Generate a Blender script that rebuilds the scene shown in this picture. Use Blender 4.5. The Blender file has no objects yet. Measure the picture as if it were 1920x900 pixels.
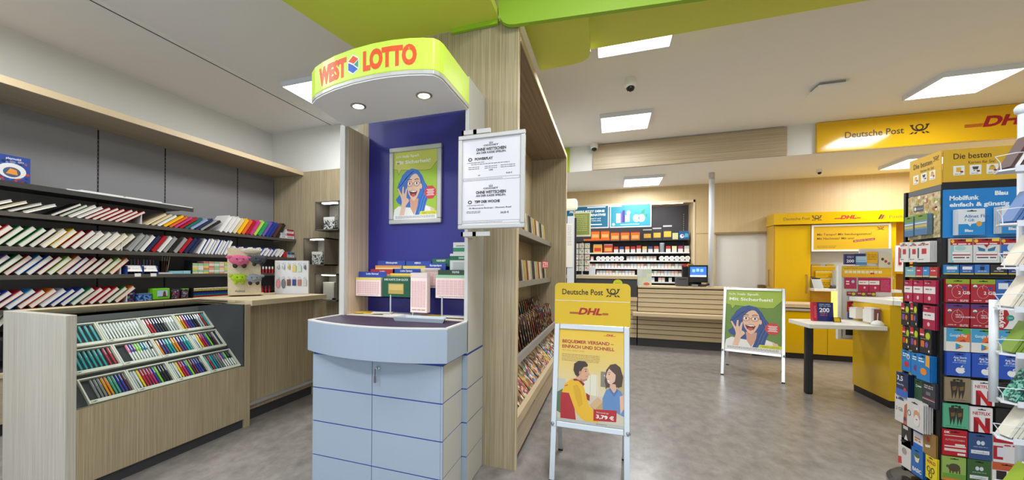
import bpy, math, random
from mathutils import Matrix, Vector
random.seed(7)
R_ = math.radians
SC = bpy.context.scene
COL = SC.collection

# ------------------------------------------------------------ camera
cam_d = bpy.data.cameras.new('camera')
cam = bpy.data.objects.new('camera', cam_d)
COL.objects.link(cam)
SC.camera = cam
cam_d.sensor_fit = 'HORIZONTAL'
cam_d.sensor_width = 36.0
cam_d.lens = 752.12 / 1920 * 36
cam_d.shift_x = (960 - 861.5) / 1920
cam_d.shift_y = (504.7 - 450) / 1920
cam_d.clip_start = 0.02
HC = 1.30
_y, _r = 0.360254, 0.007559
cam.matrix_world = (Matrix.Translation((0, 0, HC)) @ Matrix.Rotation(_y, 4, 'Z')
                    @ Matrix.Rotation(math.pi / 2 + 0.0, 4, 'X') @ Matrix.Rotation(_r, 4, 'Z'))

# ------------------------------------------------------------ world, exposure
W = bpy.data.worlds.new('world')
SC.world = W
W.use_nodes = True
_bg = W.node_tree.nodes['Background']
_bg.inputs['Color'].default_value = (0.80, 0.90, 1.0, 1)
_bg.inputs['Strength'].default_value = 1.7
SC.view_settings.view_transform = 'Standard'
SC.view_settings.look = 'None'
SC.view_settings.gamma = 1.0
SC.view_settings.exposure = 0.0
LED_POWER = 34.0      # watts per ceiling panel
LED_GLOW = 4.0
FILL_PANELS = [(-3.0, -0.6), (-1.2, -0.9), (0.8, -0.9), (-3.4, 1.0), (0.3, 1.2)]


def lamp(name, loc, size, power, col=(0.97, 0.985, 1.0)):
    d = bpy.data.lights.new(name, 'AREA')
    d.shape = 'SQUARE'
    d.size = size
    d.energy = power
    d.color = col
    o = bpy.data.objects.new(name, d)
    o.location = loc
    COL.objects.link(o)
    return o


# ------------------------------------------------------------ materials
_mats = {}


def lin(c):
    return tuple(((v / 255.0) / 12.92 if v / 255.0 <= 0.04045 else ((v / 255.0 + 0.055) / 1.055) ** 2.4) for v in c)


def mat(name, rgb, rough=0.5, metal=0.0, emit=0.0, alpha=1.0, coat=0.0):
    key = (name, rgb, rough, metal, emit, alpha)
    if key in _mats:
        return _mats[key]
    m = bpy.data.materials.new(name)
    m.use_nodes = True
    b = m.node_tree.nodes['Principled BSDF']
    c = lin(rgb) + (1,)
    b.inputs['Base Color'].default_value = c
    b.inputs['Roughness'].default_value = rough
    b.inputs['Metallic'].default_value = metal
    b.inputs['Coat Weight'].default_value = coat
    if emit:
        b.inputs['Emission Color'].default_value = c
        b.inputs['Emission Strength'].default_value = emit
    m.diffuse_color = c
    _mats[key] = m
    return m


def ink(rgb):
    return mat('print_ink', tuple(rgb), 0.45)


def nodes(m):
    return m.node_tree.nodes, m.node_tree.links, m.node_tree.nodes['Principled BSDF']


def wood(name, dark, light, axis='Z', rough=0.45, fine=260.0):
    """striped laminate: thin streaks running along one axis"""
    m = bpy.data.materials.new(name)
    m.use_nodes = True
    n, l, b = nodes(m)
    tc = n.new('ShaderNodeTexCoord')
    mp = n.new('ShaderNodeMapping')
    s = [1.0, 1.0, 1.0]
    s['XYZ'.index(axis)] = 0.005
    mp.inputs['Scale'].default_value = s
    l.new(tc.outputs['Object'], mp.inputs['Vector'])
    n1 = n.new('ShaderNodeTexNoise')
    n1.inputs['Scale'].default_value = fine
    n1.inputs['Detail'].default_value = 3
    n2 = n.new('ShaderNodeTexNoise')
    n2.inputs['Scale'].default_value = fine / 4
    n2.inputs['Detail'].default_value = 2
    l.new(mp.outputs[0], n1.inputs['Vector'])
    l.new(mp.outputs[0], n2.inputs['Vector'])
    ad = n.new('ShaderNodeMath')
    ad.operation = 'MULTIPLY_ADD'
    ad.inputs[1].default_value = 0.38
    l.new(n2.outputs['Fac'], ad.inputs[0])
    ml = n.new('ShaderNodeMath')
    ml.operation = 'MULTIPLY'
    ml.inputs[1].default_value = 0.62
    l.new(n1.outputs['Fac'], ml.inputs[0])
    l.new(ml.outputs[0], ad.inputs[2])
    cr = n.new('ShaderNodeValToRGB')
    cr.color_ramp.elements[0].position = 0.36
    cr.color_ramp.elements[0].color = lin(dark) + (1,)
    cr.color_ramp.elements[1].position = 0.64
    cr.color_ramp.elements[1].color = lin(light) + (1,)
    l.new(ad.outputs[0], cr.inputs['Fac'])
    l.new(cr.outputs['Color'], b.inputs['Base Color'])
    b.inputs['Roughness'].default_value = rough
    return m


def mottled(name, c1, c2, scale, rough=0.4, detail=8, bump=0.0, stretch=(1, 1, 1)):
    m = bpy.data.materials.new(name)
    m.use_nodes = True
    n, l, b = nodes(m)
    tc = n.new('ShaderNodeTexCoord')
    mp = n.new('ShaderNodeMapping')
    mp.inputs['Scale'].default_value = stretch
    l.new(tc.outputs['Object'], mp.inputs['Vector'])
    n1 = n.new('ShaderNodeTexNoise')
    n1.inputs['Scale'].default_value = scale
    n1.inputs['Detail'].default_value = detail
    n1.inputs['Roughness'].default_value = 0.65
    l.new(mp.outputs[0], n1.inputs['Vector'])
    cr = n.new('ShaderNodeValToRGB')
    cr.color_ramp.elements[0].position = 0.32
    cr.color_ramp.elements[0].color = lin(c1) + (1,)
    cr.color_ramp.elements[1].position = 0.68
    cr.color_ramp.elements[1].color = lin(c2) + (1,)
    l.new(n1.outputs['Fac'], cr.inputs['Fac'])
    l.new(cr.outputs['Color'], b.inputs['Base Color'])
    b.inputs['Roughness'].default_value = rough
    if bump:
        bp = n.new('ShaderNodeBump')
        bp.inputs['Strength'].default_value = bump
        bp.inputs['Distance'].default_value = 0.002
        l.new(n1.outputs['Fac'], bp.inputs['Height'])
        l.new(bp.outputs[0], b.inputs['Normal'])
    return m


def busy(name, cols, scale, rough=0.3):
    """printed cover: small patches of several colours"""
    m = bpy.data.materials.new(name)
    m.use_nodes = True
    n, l, b = nodes(m)
    tc = n.new('ShaderNodeTexCoord')
    v = n.new('ShaderNodeTexVoronoi')
    v.inputs['Scale'].default_value = scale
    oi = n.new('ShaderNodeObjectInfo')
    ad = n.new('ShaderNodeVectorMath')
    ad.operation = 'MULTIPLY_ADD'
    ad.inputs[1].default_value = (1, 1, 1)
    l.new(tc.outputs['Object'], ad.inputs[0])
    cx = n.new('ShaderNodeCombineXYZ')
    mm = n.new('ShaderNodeMath')
    mm.operation = 'MULTIPLY'
    mm.inputs[1].default_value = 37.0
    l.new(oi.outputs['Random'], mm.inputs[0])
    for k in range(3):
        l.new(mm.outputs[0], cx.inputs[k])
    l.new(cx.outputs[0], ad.inputs[2])
    l.new(ad.outputs[0], v.inputs['Vector'])
    cr = n.new('ShaderNodeValToRGB')
    cr.color_ramp.interpolation = 'CONSTANT'
    els = cr.color_ramp.elements
    els[0].color = lin(cols[0]) + (1,)
    els[1].position = 1.0 / len(cols)
    els[1].color = lin(cols[1]) + (1,)
    for i in range(2, len(cols)):
        e = els.new(i / len(cols))
        e.color = lin(cols[i]) + (1,)
    sp = n.new('ShaderNodeSeparateColor')
    l.new(v.outputs['Color'], sp.inputs[0])
    l.new(sp.outputs[0], cr.inputs['Fac'])
    l.new(cr.outputs['Color'], b.inputs['Base Color'])
    b.inputs['Roughness'].default_value = rough
    return m


def glass(name, tint=(0.96, 0.975, 0.97), rough=0.0, mix=0.10):
    """thin pane: mostly clear, with a sheen"""
    m = bpy.data.materials.new(name)
    m.use_nodes = True
    n, l = m.node_tree.nodes, m.node_tree.links
    n.remove(n['Principled BSDF'])
    out = n['Material Output']
    tr = n.new('ShaderNodeBsdfTransparent')
    tr.inputs[0].default_value = tint + (1,)
    gl = n.new('ShaderNodeBsdfGlossy')
    gl.inputs['Roughness'].default_value = rough
    fr = n.new('ShaderNodeLayerWeight')
    fr.inputs['Blend'].default_value = mix
    mx = n.new('ShaderNodeMixShader')
    l.new(fr.outputs['Fresnel'], mx.inputs[0])
    l.new(tr.outputs[0], mx.inputs[1])
    l.new(gl.outputs[0], mx.inputs[2])
    l.new(mx.outputs[0], out.inputs['Surface'])
    return m


WOOD = wood('striped_laminate', (142, 127, 98), (190, 175, 144), 'Z', fine=620)
WOODP = wood('pale_striped_laminate', (172, 166, 152), (208, 203, 192), 'Z', fine=620)
WOODH = wood('horizontal_striped_laminate', (160, 143, 116), (196, 180, 152), 'X', fine=300)
WOODY = wood('depth_striped_laminate', (160, 143, 116), (196, 180, 152), 'Y', fine=300)
BEIGE = mat('beige_laminate', (206, 186, 150), 0.5)
WHITEW = mat('white_wall_paint', (226, 226, 222), 0.85)
CEIL = mat('ceiling_paint', (240, 239, 238), 0.9)
FLOORM = mottled('grey_stone_vinyl', (120, 115, 112), (154, 149, 145), 7.0, 0.28, 10, 0.12, (1.6, 1.0, 1.0))
GREYP = mat('grey_shelf_panel', (140, 139, 142), 0.5)
BLACKM = mat('black_metal', (26, 26, 28), 0.45)
SHELFM = mat('dark_shelf_metal', (58, 56, 54), 0.45)
CHAR = mat('charcoal_plinth', (58, 58, 62), 0.5)
SILV = mat('silver_aluminium', (205, 208, 212), 0.28, 0.75)
SILVM = mat('matt_silver', (188, 188, 186), 0.45, 0.35)
KIOSK = mat('pale_blue_grey_lacquer', (162, 177, 196), 0.42)
KIOSKW = mat('warm_grey_lacquer', (200, 200, 196), 0.42)
NAVY = mat('navy_blue_panel', (38, 36, 132), 0.4)
NAVYL = mat('navy_line', (34, 70, 170), 0.5)
GREEN = mat('lime_green_board', (218, 226, 86), 0.5)
GREENB = mat('fresh_green_board', (150, 190, 40), 0.5)
YEL = mat('post_yellow', (222, 178, 0), 0.22, coat=0.3)
YELS = mat('post_yellow_sign', (230, 182, 24), 0.12)
WHITE = mat('white_plastic', (232, 232, 230), 0.4)
WHITEM = mat('white_metal', (222, 226, 234), 0.35)
PAPER = mat('white_paper', (240, 238, 232), 0.7)
PAGES = mat('paper_edges', (226, 221, 208), 0.8)
GLASS = glass('clear_glass')
GLASSG = glass('greenish_glass', (0.93, 0.96, 0.95), 0.0, 0.10)
ACRYL = glass('clear_acrylic', (0.95, 0.97, 0.97), 0.05, 0.06)
GLOW = mat('led_diffuser', (255, 255, 255), 0.5, 0, LED_GLOW)
RUBBER = mat('black_rubber', (20, 20, 20), 0.7)

# ------------------------------------------------------------ mesh builder
WM = {}


def wm(o):
    return WM.get(o.name, Matrix.Identity(4)) if o else Matrix.Identity(4)


class B:
    def __init__(s):
        s.v, s.f, s.mi, s.k = [], [], [], 0

    def add(s, vs, fs):
        n = len(s.v)
        s.v += [tuple(p) for p in vs]
        s.f += [tuple(i + n for i in f) for f in fs]
        s.mi += [s.k] * len(fs)
        return s

    def slot(s, k):
        s.k = k
        return s

    def box(s, x0, x1, y0, y1, z0, z1):
        x0, x1 = min(x0, x1), max(x0, x1)
        y0, y1 = min(y0, y1), max(y0, y1)
        z0, z1 = min(z0, z1), max(z0, z1)
        return s.add([(x0, y0, z0), (x1, y0, z0), (x1, y1, z0), (x0, y1, z0), (x0, y0, z1), (x1, y0, z1), (x1, y1, z1), (x0, y1, z1)],
                     [(0, 3, 2, 1), (4, 5, 6, 7), (0, 1, 5, 4), (1, 2, 6, 5), (2, 3, 7, 6), (3, 0, 4, 7)])

    def prism(s, poly, lo, hi, axis='Z'):
        """extrude a 2D polygon (in the two other axes, in cyclic order) along axis"""
        n = len(poly)
        i = 'XYZ'.index(axis)

        def p3(a, b, c):
            q = [0, 0, 0]
            q[i] = c
            q[(i + 1) % 3] = a
            q[(i + 2) % 3] = b
            return q
        vs = [p3(a, b, lo) for a, b in poly] + [p3(a, b, hi) for a, b in poly]
        fs = [tuple(reversed(range(n))), tuple(range(n, 2 * n))] + [(j, (j + 1) % n, n + (j + 1) % n, n + j) for j in range(n)]
        return s.add(vs, fs)

    def tube(s, pts, r, n=8):
        pts = [Vector(p) for p in pts]
        vs, fs = [], []
        for i, p in enumerate(pts):
            d = (pts[min(i + 1, len(pts) - 1)] - pts[max(i - 1, 0)]).normalized()
            a = d.orthogonal().normalized() if i == 0 else (a - d * a.dot(d)).normalized()
            b = d.cross(a)
            rr = r[i] if isinstance(r, (list, tuple)) else r
            for k in range(n):
                t = 2 * math.pi * k / n
                vs.append(p + a * (rr * math.cos(t)) + b * (rr * math.sin(t)))
        for i in range(len(pts) - 1):
            for k in range(n):
                fs.append((i * n + k, i * n + (k + 1) % n, (i + 1) * n + (k + 1) % n, (i + 1) * n + k))
        fs.append(tuple(reversed(range(n))))
        fs.append(tuple(range((len(pts) - 1) * n, len(pts) * n)))
        return s.add(vs, fs)

    def lathe(s, c, prof, n=20):
        vs, fs = [], []
        for r, z in prof:
            for k in range(n):
                t = 2 * math.pi * k / n
                vs.append((c[0] + r * math.cos(t), c[1] + r * math.sin(t), c[2] + z))
        m = len(prof)
        for i in range(m - 1):
            for k in range(n):
                fs.append((i * n + k, i * n + (k + 1) % n, (i + 1) * n + (k + 1) % n, (i + 1) * n + k))
        fs.append(tuple(reversed(range(n))))
        fs.append(tuple(range((m - 1) * n, m * n)))
        return s.add(vs, fs)

    def mesh(s, name, mats=None):
        me = bpy.data.meshes.new(name)
        me.from_pydata(s.v, [], s.f)
        if any(s.mi):
            me.polygons.foreach_set('material_index', s.mi)
        for m in (mats or []):
            me.materials.append(m)
        return me

    def xf(s, M):
        s.v = [tuple(M @ Vector(p)) for p in s.v]
        return s

    def obj(s, name, m, parent=None, smooth=False, bevel=0.0, local=False):
        if parent and not local:
            s.xf(wm(parent).inverted())
        me = s.mesh(name, m if isinstance(m, (list, tuple)) else [m])
        if smooth:
            me.polygons.foreach_set('use_smooth', [True] * len(me.polygons))
        o = bpy.data.objects.new(name, me)
        COL.objects.link(o)
        if parent:
            o.parent = parent
            WM[o.name] = wm(parent)
        if bevel:
            md = o.modifiers.new('edge', 'BEVEL')
            md.width = bevel
            md.segments = 2
            md.limit_method = 'ANGLE'
            md.angle_limit = 0.6
        return o


def box(name, m, x0, x1, y0, y1, z0, z1, parent=None, bevel=0.0):
    return B().box(x0, x1, y0, y1, z0, z1).obj(name, m, parent, bevel=bevel)


def tag(o, label=None, cat=None, group=None, kind=None):
    if label:
        o['label'] = label
    if cat:
        o['category'] = cat
    if group:
        o['group'] = group
    if kind:
        o['kind'] = kind
    return o


def thing(name, label, cat, loc=(0, 0, 0), rz=0.0, group=None, M=None):
    o = bpy.data.objects.new(name, None)
    o.empty_display_size = 0.05
    COL.objects.link(o)
    m = M if M is not None else Matrix.Translation(loc) @ Matrix.Rotation(rz, 4, 'Z')
    o.matrix_world = m
    WM[o.name] = m
    return tag(o, label, cat, group)


def struct(name, b, m):
    o = b.obj(name, m)
    o['kind'] = 'structure'
    return o


def inst(name, me, mats, M, parent=None, label=None, cat=None, group=None):
    """a new object on a shared mesh, its materials set on the object"""
    o = bpy.data.objects.new(name, me)
    COL.objects.link(o)
    for i, m in enumerate(mats):
        o.material_slots[i].link = 'OBJECT'
        o.material_slots[i].material = m
    if parent:
        o.parent = parent
        o.matrix_local = M
        WM[o.name] = wm(parent) @ M
    else:
        o.matrix_world = M
        WM[o.name] = M.copy()
    return tag(o, label, cat, group)


def slots(me, n):
    for _ in range(n):
        me.materials.append(None)
    return me


_ONES = 'zeroth first second third fourth fifth sixth seventh eighth ninth tenth eleventh twelfth thirteenth fourteenth fifteenth sixteenth seventeenth eighteenth nineteenth'.split()
_TENS = {2: 'twent', 3: 'thirt', 4: 'fort', 5: 'fift', 6: 'sixt', 7: 'sevent', 8: 'eight', 9: 'ninet'}


def nth(i):
    if i < 20:
        return _ONES[i]
    if i >= 100:
        return 'one hundred and ' + nth(i - 100) if i > 100 else 'hundredth'
    t, u = divmod(i, 10)
    return _TENS[t] + ('ieth' if u == 0 else 'y-' + _ONES[u])


# ------------------------------------------------------------ flat print
_txt = {}


def text_mesh(s, bold, res):
    key = (s, bold, res)
    if key not in _txt:
        cu = bpy.data.curves.new('t', 'FONT')
        cu.body = s
        cu.resolution_u = res
        cu.offset = bold
        cu.fill_mode = 'FRONT'
        o = bpy.data.objects.new('t', cu)
        me = bpy.data.meshes.new_from_object(o)
        vs = [(v.co.x, v.co.y) for v in me.vertices]
        fs = [tuple(p.vertices) for p in me.polygons]
        bpy.data.objects.remove(o)
        bpy.data.meshes.remove(me)
        bpy.data.curves.remove(cu)
        _txt[key] = (vs, fs)
    return _txt[key]


CAP = 0.73


class Art:
    """flat print on one plane: o = lower-left corner, u = along, v = up; layers sit 0.3 mm apart"""

    def __init__(s, o, u, v, step=0.0004):
        s.o, s.u, s.vv = Vector(o), Vector(u), Vector(v)
        s.n = s.u.cross(s.vv)
        s.step = step
        s.v, s.f, s.mi, s.mats = [], [], [], []

    def _m(s, c):
        m = ink(c) if isinstance(c, tuple) else c
        if m not in s.mats:
            s.mats.append(m)
        return s.mats.index(m)

    def raw(s, vs, fs, col, lay):
        k = s._m(col)
        n = len(s.v)
        s.v += [tuple(s.o + s.u * a + s.vv * b + s.n * (s.step * lay)) for a, b in vs]
        s.f += [tuple(i + n for i in f) for f in fs]
        s.mi += [k] * len(fs)

    def poly(s, pts, col, lay=1):
        s.raw(pts, [tuple(range(len(pts)))], col, lay)

    def rect(s, x0, y0, x1, y1, col, lay=1):
        s.poly([(x0, y0), (x1, y0), (x1, y1), (x0, y1)], col, lay)

    def ell(s, cx, cy, rx, ry, col, lay=1, n=20, a0=0.0, a1=2 * math.pi):
        full = abs(a1 - a0 - 2 * math.pi) < 1e-6
        m = n if full else n + 1
        s.poly([(cx + rx * math.cos(a0 + (a1 - a0) * k / n), cy + ry * math.sin(a0 + (a1 - a0) * k / n)) for k in range(m)], col, lay)

    def ring(s, cx, cy, rx, ry, w, col, lay=1, n=22, a0=0.0, a1=2 * math.pi):
        vs, fs = [], []
        for k in range(n + 1):
            t = a0 + (a1 - a0) * k / n
            vs.append((cx + rx * math.cos(t), cy + ry * math.sin(t)))
            vs.append((cx + (rx - w) * math.cos(t), cy + (ry - w) * math.sin(t)))
        for k in range(n):
            fs.append((2 * k, 2 * k + 2, 2 * k + 3, 2 * k + 1))
        s.raw(vs, fs, col, lay)

    def line(s, pts, w, col, lay=1):
        for (x0, y0), (x1, y1) in zip(pts, pts[1:]):
            d = math.hypot(x1 - x0, y1 - y0) or 1
            a, b = -(y1 - y0) / d * w / 2, (x1 - x0) / d * w / 2
            s.poly([(x0 + a, y0 + b), (x0 - a, y0 - b), (x1 - a, y1 - b), (x1 + a, y1 + b)], col, lay)

    def text(s, t, x, y, h, col, lay=1, w=None, align='l', bold=0.0, shear=0.0, res=2, rot=0.0):
        vs, fs = text_mesh(t, bold, res)
        if not vs:
            return
        x0, x1 = min(p[0] for p in vs), max(p[0] for p in vs)
        sy = h / CAP
        sx = w / (x1 - x0) if w else sy
        ww = (x1 - x0) * sx
        off = {'l': 0, 'c': -ww / 2, 'r': -ww}[align]
        ca, sa = math.cos(rot), math.sin(rot)
        out = []
        for a, b in vs:
            px, py = (a - x0) * sx + off + shear * b * sy, b * sy
            out.append((x + px * ca - py * sa, y + px * sa + py * ca))
        s.raw(out, fs, col, lay)
        return ww

    def greek(s, x0, x1, y, h, n, gap, col, lay=1):
        """small print too fine to read: thin word-like dashes"""
        rnd = random.Random(int(x0 * 1e4) + n)
        for i in range(n):
            x = x0
            yy = y - i * gap
            while x < x1 - h:
                ww = min(rnd.uniform(2, 7) * h, x1 - x)
                s.rect(x, yy, x + ww, yy + h, col, lay)
                x += ww + h * 0.9

    def build(s, parent, name='print'):
        if parent:
            inv = wm(parent).inverted()
            s.v = [tuple(inv @ Vector(p)) for p in s.v]
        me = bpy.data.meshes.new(name)
        me.from_pydata(s.v, [], s.f)
        me.polygons.foreach_set('material_index', s.mi)
        for m in s.mats:
            me.materials.append(m)
        o = bpy.data.objects.new(name, me)
        COL.objects.link(o)
        if parent:
            o.parent = parent
            WM[o.name] = wm(parent)
        return o


def frameM(o, u, v):
    """matrix whose x = u, y = v, z = outward normal"""
    u, v = Vector(u).normalized(), Vector(v).normalized()
    n = u.cross(v)
    return Matrix(((u.x, v.x, n.x, o[0]), (u.y, v.y, n.y, o[1]), (u.z, v.z, n.z, o[2]), (0, 0, 0, 1)))


X_, Y_, Z_ = Vector((1, 0, 0)), Vector((0, 1, 0)), Vector((0, 0, 1))


def post_horn(a, cx, cy, h, col, lay=2):
    """post horn: a coil with two flared ends and feathered cords below"""
    a.ring(cx, cy + h * 0.15, h * 0.30, h * 0.30, h * 0.105, col, lay)
    a.ring(cx, cy + h * 0.26, h * 0.60, h * 0.50, h * 0.13, col, lay + 0.3, 24, math.pi * 1.0, math.pi * 2.0)
    for sx in (-1, 1):
        a.poly([(cx + sx * p * h, cy + q * h) for p, q in [(0.60, 0.24), (0.47, 0.24), (0.42, 0.42), (0.74, 0.42)]], col, lay + 0.6)
        a.poly([(cx + sx * p * h, cy + q * h) for p, q in [(0.12, -0.28), (0.28, -0.28), (0.42, -0.46), (0.24, -0.46)]], col, lay)
        a.poly([(cx + sx * p * h, cy + q * h) for p, q in [(0.38, -0.28), (0.54, -0.28), (0.74, -0.46), (0.54, -0.46)]], col, lay)


def dhl(a, x, y, h, col, lay=2, bars=True):
    """three slanted bold capitals with speed lines; h = letter height, returns width"""
    w = h * 3.4
    a.text('DHL', x + 0.55 * h, y, h, col, lay, w=w, bold=0.045, shear=0.32, res=3)
    if bars:
        for k in range(3):
            a.rect(x - 0.75 * h + 0.0 * k, y + 0.02 * h + k * 0.11 * h, x + 0.5 * h + 0.06 * h * k, y + 0.085 * h + k * 0.11 * h, col, lay)
            a.rect(x + 4.0 * h + 0.06 * h * k, y + 0.02 * h + k * 0.11 * h, x + 4.95 * h, y + 0.085 * h + k * 0.11 * h, col, lay)
    return w


RED = (190, 22, 40)
DK = (40, 34, 30)

# ============================================================ STRUCTURE
CZ, LZ = 3.35, 2.936            # main ceiling, lower ceiling at the back
XL, XR, YF, YB = -4.87, 5.3, -2.4, 8.68
struct('floor', B().box(XL, XR, YF, 9.6, -0.1, 0), FLOORM)
struct('ceiling', B().box(XL, XR, YF, 6.93, CZ, CZ + 0.1), CEIL)
struct('ceiling_lower', B().box(-1.2, XR, 6.952, 9.6, LZ, LZ + 0.1), CEIL)
struct('wall_left', B().box(XL - 0.15, XL, YF, 4.85, 0, CZ), WHITEW)
struct('wall_right', B().box(XR, XR + 0.15, YF, 9.6, 0, CZ), mat('warm_yellow_wall', (236, 206, 120), 0.7))
struct('wall_back_left', B().box(XL, -1.05, 4.734, 4.85, 0, CZ), WHITEW)
struct('wall_passage', B().box(-1.2, -1.05, 4.85, 9.6, 0, CZ), WHITEW)
# shop front behind the camera: sill, lintel and mullions with open glazing between
sf = B().box(XL, XR, YF - 0.15, YF, 0, 0.25).box(XL, XR, YF - 0.15, YF, 2.9, CZ)
for i in range(6):
    x = XL + (XR - XL) * i / 5
    sf.box(x - 0.05, x + 0.05, YF - 0.15, YF, 0.25, 2.9)
struct('wall_front', sf, mat('grey_window_frame', (120, 122, 126), 0.5))
for i in range(5):
    x0 = XL + (XR - XL) * i / 5
    struct('window_%d' % (i + 1), B().box(x0 + 0.05, x0 + (XR - XL) / 5 - 0.05, YF - 0.09, YF - 0.08, 0.25, 2.9), GLASS)
struct('wall_bulkhead', B().box(-1.05, XR, 6.93, 6.95, LZ, CZ), WHITEW)
# back wall with the recess for the tobacco shelves
BW = wood('beige_wall_laminate', (200, 177, 134), (206, 184, 142), 'Z', fine=120)
NX, NZ0, NZ1, NY = 1.49, 0.80, 2.65, 9.37
struct('wall_back', B().box(NX, 1.83, YB, 9.6, 0, LZ).box(2.62, XR, YB, 9.6, 0, LZ).box(1.83, 2.62, YB, 9.6, 2.0, LZ)
       .box(-1.05, NX, YB, 9.6, NZ1, LZ).box(-1.05, NX, YB, 9.6, 0, NZ0).box(-1.05, NX, NY + 0.03, 9.6, NZ0, NZ1), BW)
struct('door_1', B().box(1.83, 2.62, YB + 0.06, YB + 0.1, 0, 2.0), mat('white_door', (226, 226, 226), 0.5))
struct('trim_1', B().box(1.80, 2.62, YB - 0.012, YB + 0.06, 1.985, 2.02), mat('brown_door_head', (150, 126, 88), 0.5))
struct('trim_2', B().box(1.50, 2.62, YB - 0.010, YB, 2.01, 2.17), BW)
dh = struct('door_handle', B().box(2.50, 2.60, YB + 0.0, YB + 0.06, 1.0, 1.06), mat('brass_latch', (120, 100, 60), 0.4))
# recess frame strip and recess lining
struct('trim_3', B().box(-1.0, NX, YB - 0.012, YB + 0.02, NZ1 - 0.045, NZ1).box(NX - 0.03, NX, YB - 0.012, YB + 0.02, NZ0, NZ1), mat('cream_trim', (222, 204, 174), 0.5))
NICHE = mat('dark_niche_panel', (62, 62, 68), 0.5)
struct('wall_recess', B().box(-1.05, NX, NY, NY + 0.03, NZ0, NZ1), NICHE)
# expansion slots in the left ceiling
struct('trim_4', B().box(-3.765, -3.75, YF, 4.71, CZ - 0.004, CZ + 0.001), mat('dark_slot', (46, 46, 44), 0.8))
struct('trim_5', B().box(-3.735, -3.695, YF, 4.734, CZ - 0.012, CZ), CEIL)
# wood band, green strip and white strip on the bulkhead
wb = tag(box('beam_cladding', WOODH, -0.28, 2.31, 6.895, 6.93, 2.94, 3.335), 'long beige striped wood band on the bulkhead below the ceiling', 'panel')
tag(box('green_signboard', mat('lime_strip', (166, 196, 20), 0.5), -1.0, -0.655, 6.9, 6.93, 2.94, 3.33), 'narrow lime green panel on the bulkhead beside the magazine shelving', 'panel')
# wood wall with the cubbies
struct('wall_wood_panel', B().box(-4.785, -1.05, 4.70, 4.734, 0, 2.71), WOOD)

# ---------------------------------------------------------- ceiling panels


def led(x0, x1, y0, y1, z, label, power=LED_POWER):
    cx, cy = (x0 + x1) / 2, (y0 + y1) / 2
    t = thing('ceiling_light', label, 'ceiling light', (cx, cy, z), 0, 'square ceiling light panels')
    w, d = (x1 - x0) / 2, (y1 - y0) / 2
    fr = B()
    e = 0.014
    for a in ((cx - w - e, cx + w + e, cy - d - e, cy - d), (cx - w - e, cx + w + e, cy + d, cy + d + e), (cx - w - e, cx - w, cy - d, cy + d), (cx + w, cx + w + e, cy - d, cy + d)):
        fr.box(a[0], a[1], a[2], a[3], z - 0.05, z)
    fr.obj('frame', WHITEM, t)
    box('diffuser', GLOW, cx - w, cx + w, cy - d, cy + d, z - 0.046, z - 0.01, t)
    lamp('ceiling_lamp', (cx, cy, z - 0.06), min(w, d) * 1.9, power)


led(-0.132, 0.468, 5.606, 6.206, CZ, 'square ceiling light panel over the aisle just before the wood band')
led(-0.12, 0.475, 3.40, 4.00, CZ, 'square ceiling light panel partly hidden behind the lime green boards')
led(3.18, 3.775, 5.59, 6.18, CZ, 'square ceiling light panel in front of the yellow post sign')
led(-3.41, -2.81, 3.455, 4.055, CZ, 'square ceiling light panel above the stationery counter, partly behind the kiosk canopy')
led(0.224, 0.822, 7.59, 8.25, LZ, 'square ceiling light panel on the lower ceiling before the tobacco shelves')
led(3.90, 4.50, 7.48, 8.13, LZ, 'square ceiling light panel on the lower ceiling above the post counter')
for i, (x, y) in enumerate(FILL_PANELS):       # unseen panels added over the shop front as fill light
    led(x - 0.3, x + 0.3, y - 0.3, y + 0.3, CZ, 'added unseen fill light panel over the shop front, %s of that row' % nth(i + 1))

# small ceiling devices
def dome_camera(loc, label, k=1.0):
    t = thing('dome_camera', label, 'security camera', loc, 0, 'ceiling cameras')
    x, y, z = loc
    B().lathe((x, y, z), [(0.055 * k, 0), (0.055 * k, -0.03 * k), (0.062 * k, -0.035 * k), (0.062 * k, -0.08 * k), (0.05 * k, -0.1 * k)], 20).obj('housing', WHITE, t, smooth=False)
    B().lathe((x, y - 0.012, z - 0.085 * k), [(0.044 * k, 0.0), (0.043 * k, -0.02 * k), (0.032 * k, -0.045 * k), (0.012 * k, -0.055 * k)], 18).obj('lens_dome', mat('smoked_lens', (24, 26, 32), 0.12), t, smooth=True)


dome_camera((0.185, 4.66, CZ), 'white dome camera on the ceiling between the two aisle light panels')
dome_camera((-0.26, 6.82, CZ), 'white dome camera at the end of the wood band', 0.95)
dome_camera((3.10, 8.0, LZ), 'small dome camera on the lower ceiling above the post cabinet', 0.6)
t = thing('ceiling_vent', 'flat square white vent cover on the ceiling', 'vent', (2.22, 5.55, CZ))
box('backing', mat('vent_gap', (150, 146, 140), 0.7), 2.11, 2.33, 5.44, 5.66, CZ - 0.03, CZ, t)
box('cover', CEIL, 2.09, 2.35, 5.42, 5.68, CZ - 0.055, CZ - 0.03, t, bevel=0.004)

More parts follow.
